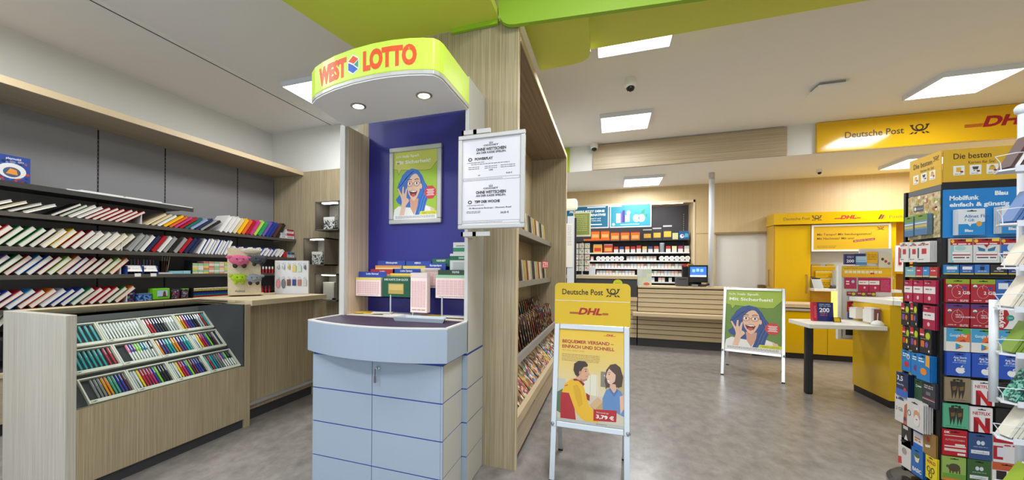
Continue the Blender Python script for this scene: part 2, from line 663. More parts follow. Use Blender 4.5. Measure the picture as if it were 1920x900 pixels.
# ---------------------------------------------------------- big lit sign on the bulkhead
t = thing('post_sign', 'long yellow post sign on the bulkhead with dark lettering and post horn', 'sign', (2.64, 6.93, 2.94))
box('sign_panel', YELS, 2.64, 5.2, 6.88, 6.93, 2.938, 3.345, t, bevel=0.003)
a = Art((2.64, 6.879, 2.938), X_, Z_)
a.text('Deutsche Post', 0.30, 0.165, 0.085, (50, 38, 14), w=0.60, bold=0.012, res=3)
a.build(t, 'lettering')
a = Art((2.64, 6.879, 2.938), X_, Z_)
post_horn(a, 1.05, 0.205, 0.135, (50, 38, 14))
a.build(t, 'horn_emblem')
a = Art((2.64, 6.879, 2.938), X_, Z_)
dhl(a, 1.56, 0.165, 0.125, (170, 26, 40))
a.build(t, 'courier_lettering')

# ---------------------------------------------------------- lime green hung boards
BZ = 2.935
poly = [(-1.78, 2.553), (-1.885, 1.95), (-1.90, 1.86), (-1.85, 1.74), (-1.70, 1.50), (-1.2, 1.0), (-0.75, 1.0), (-0.692, 2.3), (-0.692, 2.553)]
tag(B().prism(poly, BZ, BZ + 0.05).obj('hanging_board', GREEN), 'dull lime green board hung over the kiosk, its underside in view', 'ceiling board')
poly = [(-0.555, 2.68), (-0.145, 2.68), (-0.152, 3.16), (-0.17, 3.235), (-0.215, 3.28), (-0.28, 3.30), (-0.555, 3.312)]
tag(B().prism(poly, BZ, BZ + 0.05).obj('hanging_board', GREEN), 'dull lime green board with a rounded corner hung beside the top of the magazine shelving', 'ceiling board')
d = Vector((1, 0.112, 0)).normalized()
mp = []
for u, z in [(0.0, 3.3), (0.0, 2.96), (0.008, 2.92), (0.028, 2.885), (0.06, 2.865), (0.10, 2.858), (2.2, 2.858), (2.2, 3.3)]:
    mp.append((u, z))
o0 = Vector((-0.686, 2.49, 0))
nb = d.cross(Z_)
vs = [o0 + d * u + Z_ * z for u, z in mp] + [o0 + d * u + Z_ * z - nb * 0.035 for u, z in mp]
n = len(mp)
tag(B().add(vs, [tuple(range(n)), tuple(reversed(range(n, 2 * n)))] + [(j, n + j, n + (j + 1) % n, (j + 1) % n) for j in range(n)]).obj('hanging_fascia', GREENB),
    'bright green upright fascia with a rounded corner hung beside the wood end wall', 'ceiling board')
tag(box('hanging_fascia', GREENB, -1.03, -0.70, 2.53, 2.553, 2.905, 2.9345), 'thin bright green strip under the lime board along the top of the wood end wall', 'ceiling board')
poly = [(-0.17, 2.75), (1.9, 2.75), (1.9, 3.30), (-0.17, 3.30)]
tag(B().prism(poly, 3.03, 3.07).obj('hanging_board', GREEN), 'upper olive green board hung below the ceiling before the half hidden light panel', 'ceiling board')

# ---------------------------------------------------------- LEFT SHELVING
t = thing('wall_shelving', 'tall dark grey wall shelving of stationery along the side wall', 'shelving', (-4.6, 3.0, 0))
SH = t
ys = [1.30, 2.468, 3.111, 4.065, 4.70]
ys = [0.2, 0.82] + [1.47] + ys[1:]
for a0, a1 in zip(ys, ys[1:]):
    box('back_panel', GREYP, -4.84, -4.785, a0 + 0.008, a1 - 0.008, 0.1, 2.66, t)
for yy in ys[1:-1]:
    s = box('slotted_upright', mat('upright_black', (14, 14, 16), 0.6), -4.85, -4.788, yy - 0.009, yy + 0.009, 0.1, 2.66, t)
    sl = B()
    for k in range(46):
        sl.box(-4.789, -4.784, yy - 0.004, yy + 0.004, 0.75 + k * 0.04, 0.765 + k * 0.04)
    tag(sl.obj('slot', mat('slot_grey', (92, 92, 92), 0.6), s), kind='stuff')
SHZ = [1.715, 1.445, 1.222, 0.955]
for z in SHZ:
    sh = box('shelf', SHELFM, -4.785, -4.357, 0.2, 4.69, z - 0.012, z, t)
    box('shelf_edge', mat('shelf_rail', (84, 80, 74), 0.4), -4.357, -4.345, 0.2, 4.69, z - 0.03, z + 0.006, sh)
sh = box('shelf', SHELFM, -4.785, -4.357, 0.2, 3.13, 1.935, 1.95, t)
box('shelf_edge', SHELFM, -4.357, -4.345, 0.2, 3.13, 1.912, 1.955, sh)
box('price_rail', WHITE, -4.36, -4.343, 2.02, 3.12, 1.953, 1.962, sh)
for z in (0.745, 0.50):
    sh = box('shelf', SHELFM, -4.785, -4.357, 0.2, 4.69, z - 0.02, z, t)
box('base_cabinet', WOODY, -4.785, -4.30, 0.2, 4.69, 0.1, 0.45, t)
box('base_top', BEIGE, -4.785, -4.29, 0.2, 4.69, 0.45, 0.48, t)
box('plinth', CHAR, -4.785, -4.36, 0.2, 4.69, 0, 0.1, t)
SH = t
t = thing('shelf_canopy', 'wooden canopy board above the dark stationery shelving', 'canopy', (-4.55, 3.0, 2.66))
box('underside_board', WOODY, -4.865, -4.229, 0.2, 4.695, 2.66, 2.70, t)
box('front_edge', BEIGE, -4.229, -4.222, 0.2, 4.695, 2.655, 2.712, t)

# ---------------------------------------------------------- cubby showcases on the wood wall
for k, (x0, x1, z0, z1, lab) in enumerate([(-3.765, -3.37, 1.81, 2.20, 'topmost dark glass-fronted cube showcase on the wood wall'),
                                           (-3.960, -3.60, 1.337, 1.711, 'middle dark glass-fronted cube showcase on the wood wall, set off from the others'),
                                           (-3.765, -3.40, 0.86, 1.225, 'lowest dark glass-fronted cube showcase on the wood wall, just above the counter')]):
    t = thing('showcase', lab, 'showcase', ((x0 + x1) / 2, 4.55, z0), 0, 'cube showcases on the wood wall')
    y0, y1, w = 4.41, 4.70, 0.014
    cm = mat('showcase_brown_grey', (98, 92, 84), 0.45)
    B().box(x0, x0 + w, y0, y1, z0, z1).box(x1 - w, x1, y0, y1, z0, z1).box(x0, x1, y0, y1, z0, z0 + w).box(x0, x1, y0, y1, z1 - w, z1).obj('case', cm, t)
    box('back', mat('showcase_back', (150, 146, 140), 0.6), x0 + w, x1 - w, y1 - 0.01, y1, z0 + w, z1 - w, t)
    box('lamp_strip', mat('showcase_lamp', (255, 246, 230), 0.4, 0, 16.0), x0 + 0.09, x1 - 0.09, y0 + 0.03, y0 + 0.09, z1 - w - 0.012, z1 - w - 0.001, t)
    box('glass_door', GLASS, x0 + w, x1 - w, y0 + 0.002, y0 + 0.006, z0 + w, z1 - w, t)
    lk = B()
    lk.lathe((0, 0, 0), [(0.012, 0), (0.012, 0.012)], 12).xf(frameM((x1 - 0.045, y0 + 0.001, z0 + 0.19), X_, Z_)).obj('lock', SILV, t)
    # goods inside
    bx = thing('gift_box', ['white patterned gift box in the topmost showcase', 'white patterned gift box in the middle showcase', 'pale grey flat gift box in the lowest showcase'][k], 'box', (x0 + 0.15, 4.52, z0 + w))
    pm = busy('patterned_card_%d' % k, [(236, 236, 232), (60, 60, 60), (220, 220, 216), (120, 120, 118), (240, 240, 238)], 60, 0.5)
    box('carton', pm if k < 2 else mat('grey_card', (196, 192, 184), 0.6), x0 + 0.07, x0 + 0.25, 4.50, 4.56, z0 + w, z0 + (0.15 if k < 2 else 0.23), bx)
    box('lid', PAPER if k < 2 else mat('grey_card', (196, 192, 184), 0.6), x0 + 0.068, x0 + 0.252, 4.498, 4.562, z0 + (0.15 if k < 2 else 0.23), z0 + (0.19 if k < 2 else 0.25), bx)
    for q in range(3):
        tag(B().box(0, 0.07, 0, 0.03, 0, 0.025).xf(Matrix.Translation((x0 + 0.26 + 0.004 * q, 4.45 + q * 0.05, z0 + w)) @ Matrix.Rotation(0.2 * q, 4, 'Z')).obj('trinket', SILV if q % 2 else mat('black_enamel', (40, 40, 42), 0.3)),
            'small %s trinket lying in the %s showcase, %s from its glass' % ('silver' if q % 2 else 'black', ['topmost', 'middle', 'lowest'][k], nth(q + 1)), 'trinket', 'trinkets in the showcases')

# ---------------------------------------------------------- LEFT DISPLAY COUNTER
CX = -2.766
t = thing('display_counter', 'striped wood display counter with a glass front full of pens', 'counter', (-3.05, 1.88, 0))
DC = t
box('end_panel', WOODP, -3.40, CX, 1.285, 1.335, 0, 1.03, t, bevel=0.002)
box('end_panel', WOOD, -3.40, CX, 2.430, 2.482, 0, 1.0, t, bevel=0.002)
box('front_panel', WOOD, CX - 0.03, CX, 1.335, 2.43, 0.075, 0.50, t)
box('plinth', CHAR, -3.36, CX - 0.022, 1.335, 2.43, 0, 0.075, t)
box('inner_back', GREYP, -3.31, -3.29, 1.335, 2.43, 0.08, 1.0, t)
box('top_rail', BEIGE, -3.40, -3.285, 1.337, 2.428, 1.0, 1.031, t)
# sloping pen board
sb = B()
sb.add([(xx, yy, zz) for yy in (1.337, 2.428) for xx, zz in ((-2.775, 0.44), (-2.775, 0.462), (-3.255, 0.928), (-3.29, 0.928), (-3.29, 0.44))],
       [(0, 1, 2, 3, 4), (9, 8, 7, 6, 5)] + [(j, 5 + j, 5 + (j + 1) % 5, (j + 1) % 5) for j in range(5)])
sb.obj('sloping_board', mat('dark_board', (66, 66, 68), 0.6), t)
box('side_lining', mat('charcoal_lining', (74, 75, 80), 0.5), -3.285, CX - 0.01, 2.418, 2.430, 0.5, 1.0, t)
g = box('glass_front', GLASSG, CX - 0.008, CX - 0.002, 1.337, 2.428, 0.502, 1.022, t)
box('glass_top', GLASSG, -3.28, CX - 0.002, 1.337, 2.428, 1.022, 1.030, t)

# second counter with the overhanging top
t = thing('sales_counter', 'plain striped wood counter with an overhanging worktop beyond the pen display', 'counter', (-3.1, 2.95, 0))
C2 = t
box('worktop', mat('beige_worktop', (206, 190, 158), 0.42), -3.45, -2.755, 2.484, 3.41, 0.985, 1.03, t, bevel=0.002)
box('front_panel', WOOD, -2.90, -2.865, 2.49, 3.36, 0.09, 0.985, t)
box('end_panel', WOOD, -3.42, -2.79, 3.34, 3.39, 0, 0.985, t)
box('foot_rail', SILV, -2.865, -2.835, 2.49, 3.34, 0.135, 0.16, t)
box('plinth', CHAR, -3.4, -2.885, 2.49, 3.34, 0, 0.09, t)
box('body', GREYP, -3.42, -2.90, 2.49, 3.34, 0.09, 0.985, t)

# ---------------------------------------------------------- pens in trays
SLO = Vector((-2.775 + 0.0, 0, 0.462))
sl = Vector((-0.48, 0, 0.466)).normalized()          # up the slope
sn = Vector((0.466, 0, 0.48)).normalized()           # out of the slope
TM = mat('cream_tray', (226, 220, 206), 0.45)
TD = mat('tray_foam', (52, 52, 54), 0.8)


def slope_frame(y, s):
    p = Vector((-2.775, y, 0.462)) + sl * s
    return Matrix(((0, sl.x, sn.x, p.x), (1, 0, 0, p.y), (0, sl.z, sn.z, p.z), (0, 0, 0, 1)))


pen_cache = {}


def pen_mesh(kind):
    if kind not in pen_cache:
        b = B()
        ln = 0.135
        r = 0.0062
        b.slot(0).tube([(0, 0, r), (0, 0.006, r), (0, ln * 0.5, r)], [r * 0.55, r * 0.9, r], 7)
        b.slot(1).tube([(0, ln * 0.5, r), (0, ln * 0.97, r), (0, ln, r)], [r * 1.12, r * 1.12, r * 0.7], 7)
        b.slot(2).box(-0.0016, 0.0016, ln * 0.62, ln * 0.95, r * 2.05, r * 2.5).box(-0.0016, 0.0016, ln * 0.93, ln * 0.97, r * 1.4, r * 2.5)
        pen_cache[kind] = slots(b.mesh('pen'), 3)
    return pen_cache[kind]


PC = {'O': ('orange', (232, 140, 30)), 'T': ('turquoise', (30, 160, 165)), 'W': ('white', (228, 226, 220)), 'R': ('red', (190, 30, 40)), 'N': ('navy', (34, 40, 80)), 'K': ('black', (32, 32, 34)),
      'G': ('grey', (128, 128, 126)), 'S': ('silver', (196, 198, 200)), 'Y': ('yellow', (240, 200, 20)), 'M': ('magenta', (186, 44, 110)), 'B': ('blue', (48, 56, 150)), 'L': ('lime', (130, 200, 50)),
      'E': ('sea green', (70, 160, 130)), 'P': ('purple', (86, 60, 130)), 'V': ('plum', (96, 40, 60)), 'C': ('crimson', (176, 34, 70)), 'A': ('petrol', (24, 110, 140)),
      'p': ('pink capped white', (240, 120, 160)), 'l': ('lime capped white', (140, 205, 50)), 't': ('petrol capped white', (30, 120, 150)), 'k': ('black capped white', (34, 34, 36)), 'u': ('purple capped white', (96, 60, 150)), 'b': ('blue capped white', (40, 90, 190))}
ROWS = [('lowest', 0.045, ['..GGGOOEEBBV', 'SWYRCCMBLKKK', 'SWYRMBLVVBBK', 'TRTAGGpblkk'], [1.407, 1.660, 1.910, 2.163, 2.417]),
        ('middle', 0.262, ['TTTTTTTCR', '...puullttSk', 'OPPTTOOPPTT', 'SWYRMBLKVS.'], [1.407, 1.668, 1.910, 2.170, 2.417]),
        ('topmost', 0.465, ['OOTTTTT', 'WWWWWWWWWWWW', 'WRRNNKKGWWS', 'YOMBBKKSSRT'], [1.407, 1.652, 1.908, 2.155, 2.417])]
TL = 0.180
for rname, s0, trays, ds in ROWS:
    for k in range(4):
        y0, y1 = ds[k] + 0.002, ds[k + 1] - 0.002
        lab = 'cream pen tray, %s along the %s row behind the glass' % (nth(k + 1), rname)
        Mt = slope_frame(y0, s0)
        t = thing('pen_tray', lab, 'pen tray', M=Mt, group='pen trays behind glass')
        w = y1 - y0
        b = B().box(0, w, 0, TL, 0.002, 0.006)
        b.obj('tray_base', TD, t, local=True)
        B().box(0, 0.008, 0, TL, 0.001, 0.024).box(w - 0.008, w, 0, TL, 0.001, 0.024).box(0.008, w - 0.008, TL - 0.008, TL, 0.001, 0.024).box(0.008, w - 0.008, 0, 0.022, 0.001, 0.022).obj('rim', TM, t, local=True)
        a = Art(Mt @ Vector((0, 0, 0.022)), Y_, sl)
        a.text('LAMY', 0.012, 0.006, 0.009, (40, 40, 40), 1, bold=0.02)
        a.build(t, 'lettering')
        cs = trays[k]
        n = len(cs)
        for j, c in enumerate(cs):
            if c == '.':
                continue
            nm, rgb = PC[c]
            cap = mat('pen_' + nm, rgb, 0.3)
            body = mat('pen_white', (228, 226, 220), 0.35) if c.islower() else cap
            M = Mt @ Matrix.Translation((0.014 + (w - 0.028) * (j + 0.5) / n, 0.028, 0.0065))
            inst('pen', pen_mesh(0), [body, cap, SILV], M, None, '%s pen, %s along the %s tray of the %s pen row' % (nm, nth(j + 1), nth(k + 1), rname), 'pen', 'pens in the glass counter')

# ============================================================ GOODS ON THE LEFT SHELVES
_bk = {}


def book_meshes(th, dp, ht, board=0.0022, fold=False):
    k = (round(th, 3), round(dp, 3), round(ht, 3), board)
    if k not in _bk:
        c = B().box(0, dp, 0, board, 0, ht).box(0, dp, th - board, th, 0, ht).box(0, board, board, th - board, 0, ht)
        p = B().box(board, dp - 0.004, board, th - board, 0.003, ht - 0.003)
        _bk[k] = (slots(c.mesh('book_cover'), 1), slots(p.mesh('book_pages'), 1))
    return _bk[k]


BKX = -4.375      # front faces of the goods


def lean_row(name, cat, group, z, y0, pitch, ang, ht, dp, cols, where, page=PAGES, frac=0.86, noun='book', jitter=0.008, pagefn=None):
    """things leaning along the shelf, tops towards the far end"""
    count = {}
    for i, (cn, rgb) in enumerate(cols):
        a = R_(ang) + random.uniform(-jitter, jitter)
        th = max(0.006, round(pitch * math.cos(a) * frac * random.uniform(0.86, 1.0) / 0.002) * 0.002)
        h = ht * random.uniform(0.96, 1.03)
        h = round(h / 0.005) * 0.005
        cm, pm = book_meshes(th, dp, h)
        M = Matrix.Translation((BKX - dp - random.uniform(0, 0.012), y0 + i * pitch, z + th * math.sin(a) + 0.0008)) @ Matrix.Rotation(-a, 4, 'X')
        count[cn] = count.get(cn, 0) + 1
        lab = '%s %s, %s of its colour %s' % (cn, noun, nth(count[cn]), where)
        o = inst(name, cm, [mat('cover_' + cn.replace(' ', '_'), rgb, 0.42)], M, None, lab, cat, group)
        inst('pages', pm, [page if pagefn is None else pagefn(i)], Matrix.Identity(4), o)


CW = {'r': ('red', (176, 26, 40)), 'd': ('dark red', (120, 24, 36)), 'g': ('green', (28, 110, 60)), 'l': ('light green', (120, 176, 60)), 'b': ('blue', (36, 60, 150)), 's': ('sky blue', (40, 130, 196)), 'n': ('navy', (36, 44, 86)),
      'y': ('yellow', (244, 190, 20)), 'o': ('orange', (226, 110, 40)), 'k': ('black', (36, 34, 36)), 'w': ('white', (230, 228, 224)), 'c': ('cream', (222, 206, 168)), 'e': ('grey', (160, 160, 158)), 'p': ('pink', (210, 60, 130)),
      'v': ('violet', (120, 90, 170)), 'm': ('lime', (176, 216, 90)), 'h': ('brown', (90, 56, 44)), 't': ('teal', (20, 110, 100)), 'a': ('pale blue', (150, 166, 200)), 'f': ('fresh green', (50, 160, 90))}


def cs(s):
    return [CW[c] for c in s]


A_, B_, C_, D_ = [z + 0.0 for z in SHZ]
lean_row('notebook', 'notebook', 'notebooks on the top book shelf', A_, 1.42, 0.085, 66, 0.22, 0.16, cs('cwcew'), 'lying on the top book shelf', frac=0.62, noun='notebook')
lean_row('notebook', 'notebook', 'notebooks on the top book shelf', A_, 1.93, 0.058, 58, 0.23, 0.17, cs('kgwwrrrrrr'), 'along the top book shelf', frac=0.84, noun='exercise book')
PLF = 0.5
lean_row('document_folder', 'folder', 'plastic folders on the top book shelf', A_, 2.66, 0.058, 56, 0.24, 0.2, cs('ccwyoprtanek'), 'along the top book shelf', frac=0.8, noun='plastic folder', pagefn=lambda i: mat('cover_' + cs('ccwyoprtanek')[i][0].replace(' ', '_'), cs('ccwyoprtanek')[i][1], 0.42))
lean_row('card_folder', 'folder', 'card folders on the top book shelf', A_, 3.47, 0.063, 36, 0.245, 0.22, cs('wwwcyorpmfvbbhk'), 'along the rainbow row', frac=0.84, noun='card folder', pagefn=lambda i: mat('cover_' + cs('wwwcyorpmfvbbhk')[i][0].replace(' ', '_'), cs('wwwcyorpmfvbbhk')[i][1], 0.42))
lean_row('school_book', 'book', 'school books on the second shelf', B_, 1.40, 0.0665, 45, 0.215, 0.16, cs('brrgggkcyrdwewcc'), 'along the second book shelf', noun='school book')
lean_row('clip_folder', 'folder', 'clip folders on the second shelf', B_, 2.50, 0.055, 38, 0.21, 0.18, cs('eewnrwekernn'), 'along the second book shelf', noun='clip folder', pagefn=lambda i: mat('cover_' + cs('eewnrwekernn')[i][0].replace(' ', '_'), cs('eewnrwekernn')[i][1], 0.42))
lean_row('exercise_pad', 'notebook', 'white pads on the second shelf', B_, 3.20, 0.042, 30, 0.2, 0.15, cs('wbwbwbwbw'), 'along the second book shelf', noun='writing pad', page=PAPER)
lean_row('index_card_pack', 'card pack', 'index cards on the second shelf', B_, 3.60, 0.066, 42, 0.13, 0.15, cs('wbwbwbwbwvbww'), 'along the second book shelf', noun='index card pack', page=PAPER)
lean_row('school_book', 'book', 'school books on the third shelf', C_, 1.40, 0.0635, 46, 0.205, 0.16, cs('ynvgrsbdlobrkdlo'), 'along the third book shelf', noun='school book')
lean_row('school_book', 'book', 'school books on the fourth shelf', D_, 1.40, 0.0665, 50, 0.2, 0.16, cs('ynbrsroabbgrrrgo'), 'along the fourth book shelf', noun='school book')
lean_row('workbook', 'book', 'workbooks on the low shelf', 0.745, 1.30, 0.06, 40, 0.24, 0.16, cs('ewewe'), 'along the low shelf', noun='workbook')

# book ends
for z, y, lab in [(A_, 2.625, 'top'), (B_, 2.455, 'second'), (C_, 2.445, 'third'), (D_, 2.50, 'fourth')]:
    t = thing('book_end', 'thin white book end on the %s book shelf' % lab, 'book end', (-4.45, y, z))
    box('upright', WHITE, -4.52, -4.38, y, y + 0.003, z + 0.001, z + 0.11, t)
    box('foot', WHITE, -4.52, -4.38, y + 0.003, y + 0.05, z + 0.001, z + 0.003, t)


def carton(name, label, cat, x0, x1, y0, y1, z0, z1, col, band=None, group=None, top=None):
    t = thing(name, label, cat, ((x0 + x1) / 2, (y0 + y1) / 2, z0), 0, group)
    box('carton', mat(name + '_card', col, 0.5), x0, x1, y0, y1, z0 + 0.0005, z1, t)
    if band:
        a = Art((x1 + 0.0004, y0, z0), Y_, Z_)
        h, w = z1 - z0, y1 - y0
        a.rect(0, h * 0.55, w, h * 0.98, band, 1)
        a.greek(w * 0.12, w * 0.85, h * 0.36, h * 0.07, 2, h * 0.14, (90, 90, 100), 1)
        a.build(t, 'print')
    return t


carton('ink_box', 'small white ink cartridge box beside the black card folder', 'box', -4.5, -4.375, 4.43, 4.53, A_, A_ + 0.085, (232, 230, 226), (170, 180, 190))
carton('ink_box', 'white ink box under the dark red one at the far end of the top shelf', 'box', -4.5, -4.375, 4.535, 4.68, A_, A_ + 0.09, (232, 230, 226), (190, 60, 80))
carton('ink_box', 'dark red and white ink box, upper one of the stack at the far end', 'box', -4.5, -4.38, 4.54, 4.675, A_ + 0.09, A_ + 0.145, (226, 224, 220), (150, 24, 60))
for k, (c, bnd) in enumerate([((196, 40, 46), None), ((214, 216, 220), (50, 80, 130)), ((220, 220, 222), (50, 80, 130))]):
    carton('refill_box', ['red refill box at the far end of the second book shelf', 'white and blue refill box next to the red one', 'white and blue refill box at the very end of the second shelf'][k], 'box', -4.48, -4.375, 4.48 + k * 0.07, 4.545 + k * 0.07, B_, B_ + 0.085, c, bnd)

# toy box on the top board (flat printed box)
t = thing('toy_box', 'blue toy set carton with a round window print on the topmost shelf', 'box', (-4.6, 1.75, 1.95))
box('carton', mat('toy_box_blue', (38, 70, 150), 0.4), -4.60, -4.53, 1.52, 1.865, 1.951, 2.19, t)
a = Art((-4.5295, 1.52, 1.951), Y_, Z_)
rb = random.Random(3)
for i in range(70):
    x, y = rb.uniform(0.01, 0.33), rb.uniform(0.01, 0.2)
    c = rb.choice([(150, 30, 40), (60, 110, 170), (30, 40, 90), (120, 130, 160), (190, 60, 40), (90, 160, 210)])
    a.ell(x, y, rb.uniform(0.008, 0.02), rb.uniform(0.006, 0.014), c, 1 + (i % 9) * 0.12, 8)
a.ell(0.235, 0.115, 0.085, 0.062, (226, 226, 226), 3)
a.ell(0.235, 0.105, 0.052, 0.04, (70, 90, 120), 4)
a.poly([(0.20, 0.09), (0.27, 0.085), (0.262, 0.125), (0.225, 0.135)], (230, 150, 60), 5)
a.text('playmobil', 0.20, 0.207, 0.017, (240, 240, 245), 3, bold=0.02)
a.text('CITY', 0.27, 0.187, 0.012, (240, 240, 245), 3, bold=0.02)
a.build(t, 'print')
# thin white signs lying on the top board
for k, (y0, y1) in enumerate([(2.12, 2.45), (2.47, 2.80)]):
    tag(box('shelf_sign', WHITE, -4.42, -4.352, y0, y1, 1.964 + 0.0, 1.972, None), 'flat white plastic sign lying on the topmost shelf, %s of two' % ['nearer the toy box', 'further along'][k], 'sign', 'flat signs on the topmost shelf')

# pen display cartons on the third shelf
for k in range(2):
    y0 = 2.50 + k * 0.145
    t = thing('pen_display', 'blue cardboard display of pens with a white sloping front, %s' % ['beside the leaning school books', 'second one along the third shelf'][k], 'display box', (-4.45, y0, C_), 0, 'pen display cartons')
    bl = mat('display_blue', (38, 66, 140), 0.45)
    z = C_ + 0.001
    B().box(-4.52, -4.378, y0, y0 + 0.004, z, z + 0.085).box(-4.52, -4.378, y0 + 0.134, y0 + 0.138, z, z + 0.085).box(-4.52, -4.378, y0, y0 + 0.138, z, z + 0.004).box(-4.52, -4.516, y0, y0 + 0.138, z, z + 0.085).obj('carton', bl, t)
    B().add([(-4.376, y0 + 0.004, z + 0.03), (-4.376, y0 + 0.134, z + 0.03), (-4.41, y0 + 0.134, z + 0.09), (-4.41, y0 + 0.004, z + 0.09), (-4.38, y0 + 0.004, z + 0.03), (-4.38, y0 + 0.134, z + 0.03), (-4.414, y0 + 0.134, z + 0.09), (-4.414, y0 + 0.004, z + 0.09)],
            [(0, 1, 2, 3), (7, 6, 5, 4), (0, 4, 5, 1), (1, 5, 6, 2), (2, 6, 7, 3), (3, 7, 4, 0)]).obj('sloping_front', PAPER, t)
    a = Art((-4.3755, y0 + 0.004, z + 0.03), Y_, Vector((-0.034, 0, 0.06)).normalized())
    a.ell(0.02, 0.035, 0.012, 0.01, (200, 110, 60), 1)
    a.text('Schneider', 0.045, 0.028, 0.011, (120, 130, 150), 1)
    a.build(t, 'print')
    box('price_card', PAPER, -4.344, -4.343, y0 + 0.045, y0 + 0.1, z - 0.02, z + 0.012, t)
    for q in range(12):
        nm, rgb = [('blue', (40, 60, 150)), ('red', (170, 30, 50)), ('dark blue', (30, 36, 80)), ('green', (20, 100, 80))][(q * 7 + k) % 4]
        yy = y0 + 0.012 + q * 0.0105
        xx = -4.49 + (q % 3) * 0.028
        tag(B().tube([(xx, yy, z + 0.006), (xx, yy + 0.002, z + 0.15)], 0.004, 6).obj('ballpoint_pen', mat('pen_' + nm.replace(' ', '_'), rgb, 0.3)),
            '%s ballpoint pen, %s of the %s blue pen display' % (nm, nth(q + 1), nth(k + 1)), 'pen', 'ballpoints in the blue displays')
# brush glass and flat boxes
t = thing('brush_glass', 'clear glass of brushes on the third shelf beside the pen displays', 'glass', (-4.45, 2.885, C_))
B().lathe((-4.45, 2.885, C_ + 0.001), [(0.035, 0), (0.037, 0.14), (0.034, 0.14), (0.032, 0.005)], 20).obj('beaker', glass('brown_glass', (0.75, 0.66, 0.62)), t, smooth=True)
for q in range(4):
    tag(B().tube([(-4.46 + 0.01 * q, 2.875 + 0.01 * q, C_ + 0.012), (-4.465 + 0.014 * q, 2.88 + 0.017 * q, C_ + 0.19)], 0.003, 6).obj('brush', mat('brush_handle', (190, 176, 150), 0.5)), 'thin pale brush standing in the clear glass, %s of four' % nth(q + 1), 'brush', 'brushes in the glass')
carton('pastel_box', 'flat white box lying in front of the brush glass', 'box', -4.45, -4.37, 2.79, 2.925, C_, C_ + 0.02, (214, 210, 218))
carton('pastel_box', 'pale blue flat box lying beside the brush glass', 'box', -4.46, -4.37, 2.93, 3.035, C_, C_ + 0.036, (140, 200, 214))
carton('pastel_box', 'pale blue flat box next to the stacks of memo pads', 'box', -4.46, -4.37, 3.04, 3.12, C_, C_ + 0.038, (146, 206, 216))
# memo pads
pad = slots(B().slot(0).box(0, 0.11, 0, 0.062, 0, 0.02).slot(1).box(0.002, 0.108, 0.0015, 0.0605, 0.02, 0.0235).mesh('memo_pad'), 2)
pc = [('cream', (230, 214, 170)), ('peach', (226, 160, 120)), ('mint', (150, 200, 150)), ('rose', (216, 120, 110)), ('yellow', (236, 206, 70)), ('white', (232, 228, 220))]
cnt = {}
for c in range(8):
    for r in range(6 if c > 1 else 5):
        nm, rgb = pc[(c * 5 + r * 2 + (c * r) % 3) % 6]
        cnt[nm] = cnt.get(nm, 0) + 1
        inst('memo_pad', pad, [mat('pad_' + nm, rgb, 0.6), PAPER], Matrix.Translation((-4.49, 3.15 + c * 0.066, C_ + 0.001 + r * 0.0242)), None,
             '%s memo pad, %s from the bottom of the %s pad stack' % (nm, nth(r + 1), nth(c + 1)), 'memo pad', 'memo pads on the third shelf')
t = thing('memo_rack', 'dark open rack around the stacks of memo pads on the third shelf', 'rack', (-4.43, 3.4, C_))
box('side', BLACKM, -4.50, -4.376, 3.139, 3.145, C_ + 0.001, C_ + 0.15, t)
box('side', BLACKM, -4.50, -4.376, 3.682, 3.688, C_ + 0.001, C_ + 0.15, t)
box('rack_back', BLACKM, -4.505, -4.495, 3.145, 3.682, C_ + 0.001, C_ + 0.15, t)
# glue sticks behind the tag display
gs = slots(B().slot(0).lathe((0, 0, 0), [(0.011, 0), (0.011, 0.06)], 10).slot(1).lathe((0, 0, 0.06), [(0.0115, 0), (0.0115, 0.03), (0.009, 0.033)], 10).mesh('glue_stick'), 2)
for q in range(14):
    inst('glue_stick', gs, [mat('glue_red', (200, 30, 40), 0.35), WHITE], Matrix.Translation((-4.40 - 0.03 * (q % 2), 3.98 + q * 0.027, C_ + 0.001)), None, 'red glue stick, %s along the row on the third shelf' % nth(q + 1), 'glue stick', 'red glue sticks')
for q in range(12):
    inst('glue_stick', gs, [mat('glue_red', (200, 30, 40), 0.35), mat('glue_dark', (120, 24, 30), 0.4)], Matrix.Translation((-4.40 - 0.03 * (q % 2), 3.95 + q * 0.03, D_ + 0.001)), None, 'dark capped red glue stick, %s along the row on the fourth shelf' % nth(q + 1), 'glue stick', 'red glue sticks')
# fourth shelf, far part: tins, lunch box, cups, markers
tinm = busy('tin_print', [(46, 60, 120), (150, 40, 60), (190, 190, 200), (60, 110, 170), (30, 34, 60)], 70, 0.3)
t = thing('pencil_tin', 'small patterned tin with a blue round top beside the last school book', 'tin', (-4.44, 2.57, D_))
B().lathe((-4.44, 2.565, D_ + 0.001), [(0.032, 0), (0.033, 0.09), (0.030, 0.092)], 20).obj('tin', tinm, t)
B().lathe((-4.44, 2.565, D_ + 0.093), [(0.022, 0), (0.034, 0.02), (0.034, 0.045), (0.018, 0.062)], 18).obj('lid', mat('tin_blue', (24, 74, 150), 0.3), t, smooth=True)
t = thing('pencil_box', 'low blue patterned tin box between the round tin and the green lunch box', 'tin', (-4.43, 2.66, D_))
box('tin', busy('box_print', [(40, 70, 150), (90, 150, 200), (30, 50, 110), (130, 160, 190)], 80, 0.3), -4.48, -4.378, 2.605, 2.725, D_ + 0.001, D_ + 0.062, t, bevel=0.004)
box('lid', mat('tin_lid', (80, 110, 150), 0.3), -4.482, -4.376, 2.603, 2.727, D_ + 0.062, D_ + 0.078, t, bevel=0.004)
t = thing('lunch_box', 'bright green lunch box standing on edge with a picture on its lid', 'lunch box', (-4.43, 2.83, D_))
